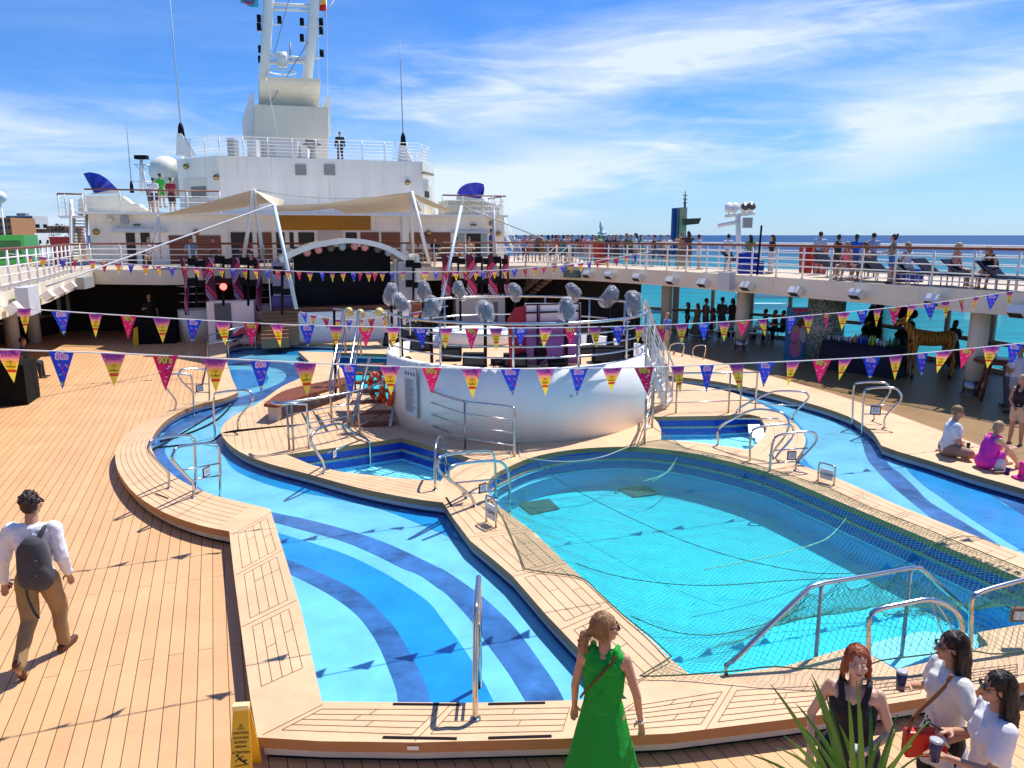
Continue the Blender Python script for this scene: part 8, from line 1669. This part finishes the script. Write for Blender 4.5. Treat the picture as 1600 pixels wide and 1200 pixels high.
# ---- promenade
for x, fy, yt, fc, tc_, bc, hc, sk, fe, l_, aa in [
 (1073,525,472,170,(0.02,0.02,0.03),(0.02,0.02,0.03),(0.02,0.01,0.01),'mid',True,'person in dark clothes standing farthest left of the group by the glass wall','hold'),
 (1088,528,474,200,(0.16,0.12,0.07),(0.12,0.09,0.05),(0.03,0.015,0.01),'mid',True,'person in a long brown dress in the group by the glass wall','down'),
 (1101,529,466,10,(0.14,0.09,0.09),(0.08,0.06,0.06),(0.02,0.01,0.01),'mid',False,'person in a brownish shirt holding a phone by the glass wall','phone'),
 (1126,530,464,30,(0.05,0.04,0.05),(0.03,0.03,0.03),(0.02,0.01,0.01),'mid',False,'tallest dark silhouette right of the group, hand raised','phone'),
 (1142,528,466,200,(0.06,0.03,0.05),(0.03,0.03,0.04),(0.02,0.01,0.01),'mid',True,'dark silhouette with long hair beside the column','hold'),
 (1486,576,500,15,(0.04,0.03,0.03),(0.03,0.03,0.03),(0.01,0.005,0.005),'dark',True,'silhouette in a long dark dress looking at a phone behind the striped statue','phone')]:
    p, h = pp(x, fy, 0.03, yt); person(p, fc, min(h, 1.95), l_, top=(tc_, 1, 0.75) if 'dress' in l_ else (tc_, 1), bot=(bc, 'dress' if 'dress' in l_ else 'long'), hair=(hc, 'long' if fe else 'short'), skin=sk, female=fe, aR=aa)
for x, fy, c, l_ in [(1113,531,(0.20,0.06,0.05),'seated person with a reddish top at the promenade table'),(1194,533,(0.04,0.04,0.05),'seated person in black at the table left of the cutout board'),(1209,535,(0.30,0.05,0.04),'seated person in red at the table left of the cutout board'),(1222,536,(0.02,0.02,0.03),'seated dark haired person nearest the cutout board')]:
    person(G(x, fy-2, 0.03), 150, 1.75, l_, top=(c,1), bot=((0.03,0.03,0.04),'long'), skin='mid', pose='chair', aL='hold', aR='hold')
p = G(1205,536,0.03); t = thing('dining_table', 'white round dining table left of the cutout board', 'table', p); MB().lathe([(.45,.72),(.46,.75)], p+Vector((0,.5,0)), 24).build('tabletop', M['white2'], t); MB().lathe([(.22,0),(.03,.04),(.03,.72)], p+Vector((0,.5,0)), 12).build('leg', M['grey'], t)
# ---- port side
p = G(238,528,0); person(p, -60, 1.95, 'bald person in black behind the black mixing desk', top=((0.015,0.015,0.018),1), bot=((0.015,0.015,0.018),'long'), hair=None, skin='light', aR='hold', build=1.15)
p = G(367,541,ZP); person(p, 20, 1.7, 'person in a red striped shirt crouching by the far river edge', top=((0.70,0.06,0.07),2), bot=((0.02,0.02,0.06),'knee'), hair=((0.03,0.02,0.01),'short'), pose='crouch', lean=.75, aL='knee', aR='knee')
p = G(42,592,0); person(p, 20, 1.75, 'dark seated person beside the covered equipment at the left picture edge', top=((0.03,0.03,0.04),1), bot=((0.03,0.03,0.04),'long'), skin='mid', pose='chair', aL='hold')
p = G(50,600,0); t = thing('stool', 'dark stool at the left picture edge', 'stool', p)
MB().lathe([(.2,.42),(.21,.45)], G(42,592,0), 16).build('seat', M['black'], t); MB().lathe([(.15,0),(.03,.03),(.03,.42)], G(42,592,0), 10).build('leg', M['black'], t)
# ---- people on the upper decks
EX = [0,73,117,145,250,536,822,885,937,1042,1200,1400,1600]; EY = [459,441,426,421,422,419,415,416,418,423,432.5,445,457]
def ey(x): return float(np.interp(x, EX, EY))
grp = 'people along the upper deck rails'
UP = [
 (807,371,-100,(.5,.5,.5),'skirt',(.25,.3,.5),'bun','tan',1,'rail','person in white and denim at the foot of the deck house stairs'),
 (820,370,-90,(.45,.25,.25),'skirt',(.2,.05,.05),'bob','tan',1,'up','person shading the eyes, second from the stairs'),
 (829,372,-90,(.55,.4,.3),'shorts',(.3,.1,.08),'long','tan',1,'up','person with a raised arm in a beige top, third from the stairs'),
 (840,369,-110,(.06,.06,.07),'shorts',(.02,.02,.02),'long','tan',1,'rail','person in black, fourth from the stairs'),
 (847,374,-70,(.30,.15,.07),'shorts',(.20,.10,.05),'long','tan',1,'rail','person in a brown top leaning on the rail, fifth from the stairs'),
 (863,372,80,(.50,.28,.18),'skirt',(.03,.03,.06),'bun','tan',1,'down','person in a dark skirt with the back turned'),
 (872,373,-80,(.40,.12,.08),'shorts',(.4,.3,.2),'bob','tan',1,'hold','person in a rusty top beside the teal dress'),
 (880,372,100,(.03,.20,.24),'dress',(.03,.2,.24),'bob','tan',1,'down','person in a teal dress at the rail'),
 (888,373,-100,(.5,.35,.35),'shorts',(.1,.1,.15),'bob','light',1,'up','person with a raised hand beside the teal dress'),
 (894,369,-30,(.05,.05,.08),'knee',(.05,.06,.08),'short','tan',0,'rail','person in dark clothes leaning over the teak rail at the stair head'),
 (916,368,-95,(.70,.25,.33),'shorts',(.3,.2,.2),'short','light',0,'rail','person in a pink T-shirt left of the red planter'),
 (926,373,-60,(.65,.45,.30),'skirt',(.6,.5,.35),'long','tan',1,'down','dark haired person in cream touching the red planter'),
 (950,372,-100,(.03,.03,.05),'skirt',(.05,.04,.1),'long','light',1,'rail','person in black right of the red planter'),
 (962,372,-80,(.03,.03,.06),'skirt',(.04,.04,.06),'long','tan',1,'rail','second person in black right of the red planter'),
 (978,364,170,(.08,.09,.05),'shorts',(.1,.08,.06),'long','tan',1,'rail','light haired person in an olive top leaning on the rail'),
 (992,364,175,(.62,.58,.60),'shorts',(.3,.15,.1),'long','tan',1,'rail','long haired person in a striped white top leaning on the rail'),
 (1012,369,-120,(.62,.62,.66),'shorts',(.2,.25,.4),'short','light',0,'hold','person in a white shirt turned aside'),
 (1021,368,160,(.02,.02,.025),'knee',(.05,.07,.12),'short','tan',0,'down','person in a black T-shirt with the back turned'),
 (1064,364,-110,(.45,.25,.15),'shorts',(.2,.1,.08),'bun','tan',1,'up','person raising both arms in front of the harbour tower'),
 (1074,361,100,(.05,.03,.03),'shorts',(.15,.05,.04),'long','tan',1,'up','person in black with arms up before the harbour tower'),
 (1091,369,0,(.66,.55,.55),'shorts',(.55,.6,.7),'bun','light',1,'phone','person in white with dark hair reading a phone'),
 (1136,366,60,(.70,.70,.72),'shorts',(.01,.015,.05),'bun','tan',1,'rail','person in a white T-shirt and navy shorts left of the light mast'),
 (1170,368,90,(.16,.30,.08),'skirt',(.01,.03,.35),'long','tan',1,'down','person in green with long dark hair right of the light mast'),
 (1204,368,-175,(.03,.015,.015),'long',(.68,.66,.62),'long','tan',1,'hold','person in a dark top and white trousers walking past the black pole'),
 (1278,362,95,(.35,.45,.58),'knee',(.05,.06,.1),'short','tan',0,'down','person in a striped blue T-shirt behind the red planters'),
 (1306,371,100,(.04,.03,.03),'skirt',(.1,.05,.05),'bun','tan',1,'hip','person in a black strap top with a bun'),
 (1334,366,95,(.02,.10,.50),'knee',(.05,.1,.3),'short','dark',0,'hip','person in a bright blue and white patterned shirt'),
 (1360,364,95,(.22,.30,.45),'knee',(.1,.1,.15),'short','tan',0,'rail','person in a grey blue T-shirt beside the patterned shirt'),
 (1391,366,160,(.24,.20,.15),'shorts',(.03,.12,.35),'curly','tan',1,'rail','curly haired person in a patterned top and denim shorts')]
EXTRA = [(834,373,'grey'),(856,373,'olive'),(868,375,'wine red'),(885,375,'white'),(903,374,'navy'),(909,372,'rust'),(935,374,'lemon'),(957,374,'plum'),(969,371,'sand'),(985,369,'moss green'),(1001,371,'teal'),(1031,372,'grey brown'),(1042,374,'cream')]
CC = {'grey':(.25,.25,.27),'olive':(.15,.15,.05),'wine red':(.25,.02,.05),'white':(.7,.7,.7),'navy':(.02,.03,.12),'rust':(.4,.12,.04),'lemon':(.6,.55,.2),'plum':(.2,.05,.15),'sand':(.5,.38,.25),'moss green':(.1,.2,.05),'teal':(.03,.25,.25),'grey brown':(.25,.2,.16),'cream':(.65,.6,.5)}
for i, (x, yt, cn) in enumerate(EXTRA): UP.append((x, yt, random.choice((-90,-110,-70,90)), CC[cn], ('shorts','skirt','knee')[i % 3], ((.05,.05,.08),(.3,.25,.2),(.1,.12,.2))[i % 3], ('short','long','bob')[i % 3], ('tan','light','tan')[i % 3], i % 3 > 0, ('down','rail','hold')[i % 3], 'person in a %s top in the second row of the crowd at the rail' % cn))
for x, yt, fc, tc_, bk, bc, hs_, sk, fe, arm, l_ in UP:
    d = (8 if 'second row' in l_ else 5) if x < 1250 else (8 if x < 1380 else 1)
    p, h = pp(x, ey(x)-d, ZU, yt)
    h = max(1.45, min(h, 1.95)); hc = (0.30,0.17,0.07) if ('light haired' in l_) else (0.025,0.012,0.008)
    person(p, fc, h, l_, top=(tc_, 3 if fe and 'T-shirt' not in l_ and 'dress' not in l_ else 1, 0.45) if bk == 'dress' else (tc_, 3 if ('strap' in l_ or 'black,' in l_ or 'skirt' in l_) else 1), bot=(bc, bk), hair=(hc, hs_), skin=sk, female=bool(fe), aL=arm if arm in ('rail','up') else 'down', aR=arm, near=1 if x > 1080 else 0, group=None)
for x, yt, fc, tc_, bc, hc, hs_, l_ in [
 (1328,393,-150,(.75,.15,.25),(.3,.1,.1),(.35,.2,.1),'long','sunbather in a pink top behind the rail right of the red planters'),
 (1358,392,120,(.45,.25,.15),(.05,.05,.08),(.15,.06,.03),'bob','bare shouldered sunbather sitting on a lounger with the back turned'),
 (1424,394,110,(.66,.66,.72),(.6,.6,.6),(.35,.22,.10),'long','seated person in a white patterned top on a blue cushion'),
 (1494,394,-10,(.75,.30,.25),(.6,.3,.2),(.55,.38,.16),'long','blonde sunbather with sunglasses and a coral top sitting upright'),
 (1560,396,-160,(.012,.012,.015),(.012,.012,.015),(.20,.07,.03),'bob','sunbather in a black swimsuit bending forward at the right')]:
    p, h = pp(x, ey(x)-2, ZU, yt); p = p+Vector((0,0.25,0)); person(p, fc, 1.62, l_, top=(tc_,3), bot=(bc,'shorts'), hair=(hc,hs_), skin='tan', female=True, pose='chair', aL='low', aR='low', near=1, lean=.15 if 'bending' not in l_ else .5, shoes=None)
for x, yt, c, l_ in [(653,373,(.55,.50,.48),'seated person in a white cap right of the stage arch'),(674,376,(.65,.60,.58),'seated person in white, second right of the stage arch'),(691,374,(.04,.03,.03),'seated person in a black top, third right of the stage arch'),(728,384,(.45,.30,.25),'person low behind the rail before the starboard door'),(745,378,(.50,.35,.20),'person in a tan top before the starboard door'),(300,382,(.20,.35,.50),'seated person in light blue before the port slatted panels'),(335,384,(.30,.10,.08),'seated person with a red top beside the one in light blue'),(232,395,(.75,.55,.50),'sunbather in white lying by the rear port railing'),(388,384,(.25,.05,.05),'seated person in dark red behind the canopy trestle')]:
    p = G(x, ey(x)-2, ZU)+VV*1.2; person(p, -80+random.uniform(-40,40), 1.75, l_, top=(c,1), bot=((.1,.1,.12),'shorts'), hair=((.04,.02,.01),'short' if 'cap' not in l_ else 'short'), skin='tan', pose='chair', aL='hold', aR='hold', shoes=None)
p, h = pp(768, ey(768)-3, ZU, 371); person(p, 170, 1.75, 'person in a dark blue polo shirt standing by the starboard deck house corner', top=((.01,.03,.25),1), bot=((.03,.03,.05),'long'), hair=((.05,.03,.02),'short'))
# port sun deck and roof
def onA(x, off, z, hh, fc, l_, top, bot, hair, fe=False, pose='stand', aR='down', sk='tan'):
    q = PA.q(x, 330, off); person(Vector((q.x,q.y,z)), fc, hh, l_, top=top, bot=bot, hair=hair, female=fe, pose=pose, aR=aR, skin=sk)
onA(243,-1.2,Z3+.12,1.75,80,'person in a white shirt on the port sun deck',((.7,.7,.75),1),((.03,.03,.06),'shorts'),((.03,.02,.01),'short'))
onA(254,-3.5,Z3+.45,1.80,80,'person in bright green on the port sun deck',((.05,.45,.05),1),((.05,.3,.05),'shorts'),((.03,.02,.01),'short'))
onA(270,-2.2,Z3+.12,1.85,80,'person in dark red with a dark cap on the port sun deck',((.25,.02,.03),1),((.05,.02,.02),'knee'),((.02,.05,.02),'short'))
onA(236,-1.6,Z3+.12,1.45,60,'small person in grey on the port sun deck',((.15,.15,.25),1),((.1,.1,.1),'shorts'),((.03,.02,.01),'short'))
q = PF.q(532, 246, -2.0); person(Vector((q.x,q.y,ZH)), -90, 1.75, 'person in dark blue on the roof of the upper deck house', top=((.015,.02,.05),2), bot=((.015,.02,.05),'long'), hair=((.02,.02,.02),'short'))
# roof fittings behind that railing
for x0,y0,x1,y1,mm,l_,cat in [(357,217,371,238,M['grey'],'grey cabinet with black hoses on the port part of the roof','cabinet'),(388,218,405,240,M['lgrey'],'grey louvred box at the foot of the funnel','box'),(432,222,470,243,M['lgrey'],'low grey box in front of the funnel','box'),(472,222,482,244,M['white2'],'narrow white box in front of the funnel','box')]:
    q0 = PF.q(x0,y0,-1.6); q1 = PF.q(x1,y1,-1.6); m = MB(); m.box((q0.x,q0.y-.3,ZH+.002),(q1.x,q0.y+.4,q0.z)); o = m.build('cabinet' if cat == 'cabinet' else 'roof_box', mm); tag(o, l_, cat)
sl_ = thing('searchlight', 'grey satellite tracking light on a pedestal in front of the funnel', 'searchlight', PF.q(488,245,-1.2)); q0 = PF.q(488,228,-1.2); MB().lathe([(.25,ZH-q0.z),(.12,ZH-q0.z+.5),(.12,-.2)], q0, 12).build('pedestal', M['grey'], sl_)
m = MB(); m.lathe([(.1,-.3),(.42,.1),(.38,.35),(.1,.4)], q0, 16); m.box((-.5,-.1,.0),(.5,.1,.12), o=q0); m.build('lamp_head', mat('lamp_grey', (.28,.27,.25), .5, var=.4, vscale=9), sl_)
# striped orange animal statue
p = G(1450, 590, 0.03); r_ = ray(1450, 520); hz_ = 0; an = thing('animal_statue', 'orange striped giraffe coloured animal statue standing on the promenade', 'statue', p, radians(-4))
stp = mat('orange_striped', (0.42,0.17,0.02), 0.45); nt = stp.node_tree; wv = nt.nodes.new('ShaderNodeTexWave'); wv.inputs['Scale'].default_value = 3.2; wv.inputs['Distortion'].default_value = 5; wv.inputs['Detail Scale'].default_value = 1.5; tc = nt.nodes.new('ShaderNodeTexCoord'); nt.links.new(tc.outputs['Object'], wv.inputs['Vector'])
cr = nt.nodes.new('ShaderNodeValToRGB'); cr.color_ramp.elements[0].color = (0.10,0.03,0.01,1); cr.color_ramp.elements[1].color = (0.50,0.22,0.03,1); cr.color_ramp.elements[0].position = 0.08; cr.color_ramp.elements[1].position = 0.28; nt.links.new(wv.outputs[0], cr.inputs[0]); nt.links.new(cr.outputs[0], nt.nodes['Principled BSDF'].inputs['Base Color'])
m = MB(); k = 1.30
for a, b_, ra, rb_ in [((-.38,0,.98),(.0,0,.95),.19,.18),((.0,0,.95),(.40,0,.98),.18,.185),((-.42,0,1.04),(-.62,0,1.30),.13,.085),((-.62,0,1.30),(-.70,0,1.42),.085,.08),((-.70,0,1.42),(-.88,0,1.28),.075,.045),
 ((-.44,.08,.90),(-.46,.09,.50),.085,.05),((-.46,.09,.50),(-.46,.09,.07),.045,.038),((-.40,-.09,.90),(-.44,-.11,.50),.085,.05),((-.44,-.11,.50),(-.42,-.11,.07),.045,.038),
 ((.42,.08,.92),(.50,.09,.62),.11,.06),((.50,.09,.62),(.58,.09,.42),.055,.04),((.58,.09,.42),(.55,.09,.07),.04,.038),((.40,-.09,.92),(.44,-.11,.62),.11,.06),((.44,-.11,.62),(.52,-.11,.42),.055,.04),((.52,-.11,.42),(.48,-.11,.07),.04,.038),
 ((.56,0,1.05),(.66,0,.80),.03,.02),((-.66,.06,1.46),(-.62,.10,1.56),.03,.012),((-.66,-.06,1.46),(-.62,-.10,1.56),.03,.012)]: m.rc(Vector(a)*k, Vector(b_)*k, ra*k, rb_*k)
bake(m, 'body', stp, an, voxel=.03, it=4, local=True)
for x, y in ((-.46,.09),(-.42,-.11),(.55,.09),(.48,-.11)): m = MB(); m.rc(Vector((x,y,.05))*k, Vector((x-.02,y,.02))*k, .045*k, .045*k); bake(m, 'hoof', C(.02,.015,.01,.4), an, voxel=.03, it=2, local=True)
m = MB(); m.ball(Vector((-.90,0,1.27))*k, .05*k); m.ball(Vector((-.78,-.065,1.40))*k, .02*k); link('muzzle', m.mesh('muzzle', [C(.02,.015,.01,.4)]), an, local=True)
# agave like plant at the bottom edge
def blade_plant():
    base = D(1345, 1290, 3.6); t = thing('potted_plant', 'green long leaved plant at the bottom edge in front of the women', 'plant', base); rn = random.Random(4)
    tips = [(1203,1068),(1268,1053),(1267,1060),(1325,1087),(1403,1117),(1452,1128),(1165,1178),(1347,1112),(1242,1098),(1445,1180),(1285,1120),(1225,1150),(1180,1200),(1380,1150),(1425,1165),(1310,1130),(1290,1085),(1248,1130),(1338,1060),(1360,1100),(1215,1170),(1400,1140)]
    cs = [C(0.10,0.26,0.03,.4), C(0.05,0.17,0.02,.4), C(0.16,0.34,0.05,.4)]
    for i, (x, y) in enumerate(tips):
        tip = D(x, y, 3.6+rn.uniform(-.25,.25)); b0 = base+Vector((rn.uniform(-.06,.06), rn.uniform(-.05,.05), 0)); mid = lerp(b0, tip, .55)+Vector((0,0,.10+0.05*rn.random())); n = 10; vs = []
        for k in range(n+1):
            u = k/n; p = b0*(1-u)**2+mid*2*u*(1-u)+tip*u*u; d = (tip-b0).normalized(); sd_ = d.cross(Vector((0,1,0.3))).normalized(); w = .021*(1-u)**.7*(.45+min(1, u*3)*.55)+.0008; up_ = Vector((0,-1,.2)).normalized()*.004
            vs += [p-sd_*w, p+up_*-2.0, p+sd_*w]
        fs = []
        for k in range(n): fs += [(3*k,3*k+1,3*k+4,3*k+3),(3*k+1,3*k+2,3*k+5,3*k+4)]
        m = MB(); m.add(vs, fs, True); m.build('leaf', cs[i % 3], t)
    m = MB(); m.lathe([(.16,-.55),(.22,-.15),(.24,-.12),(.20,-.12),(.19,-.16)], base, 24); m.build('pot', C(.12,.11,.10), t)
blade_plant()
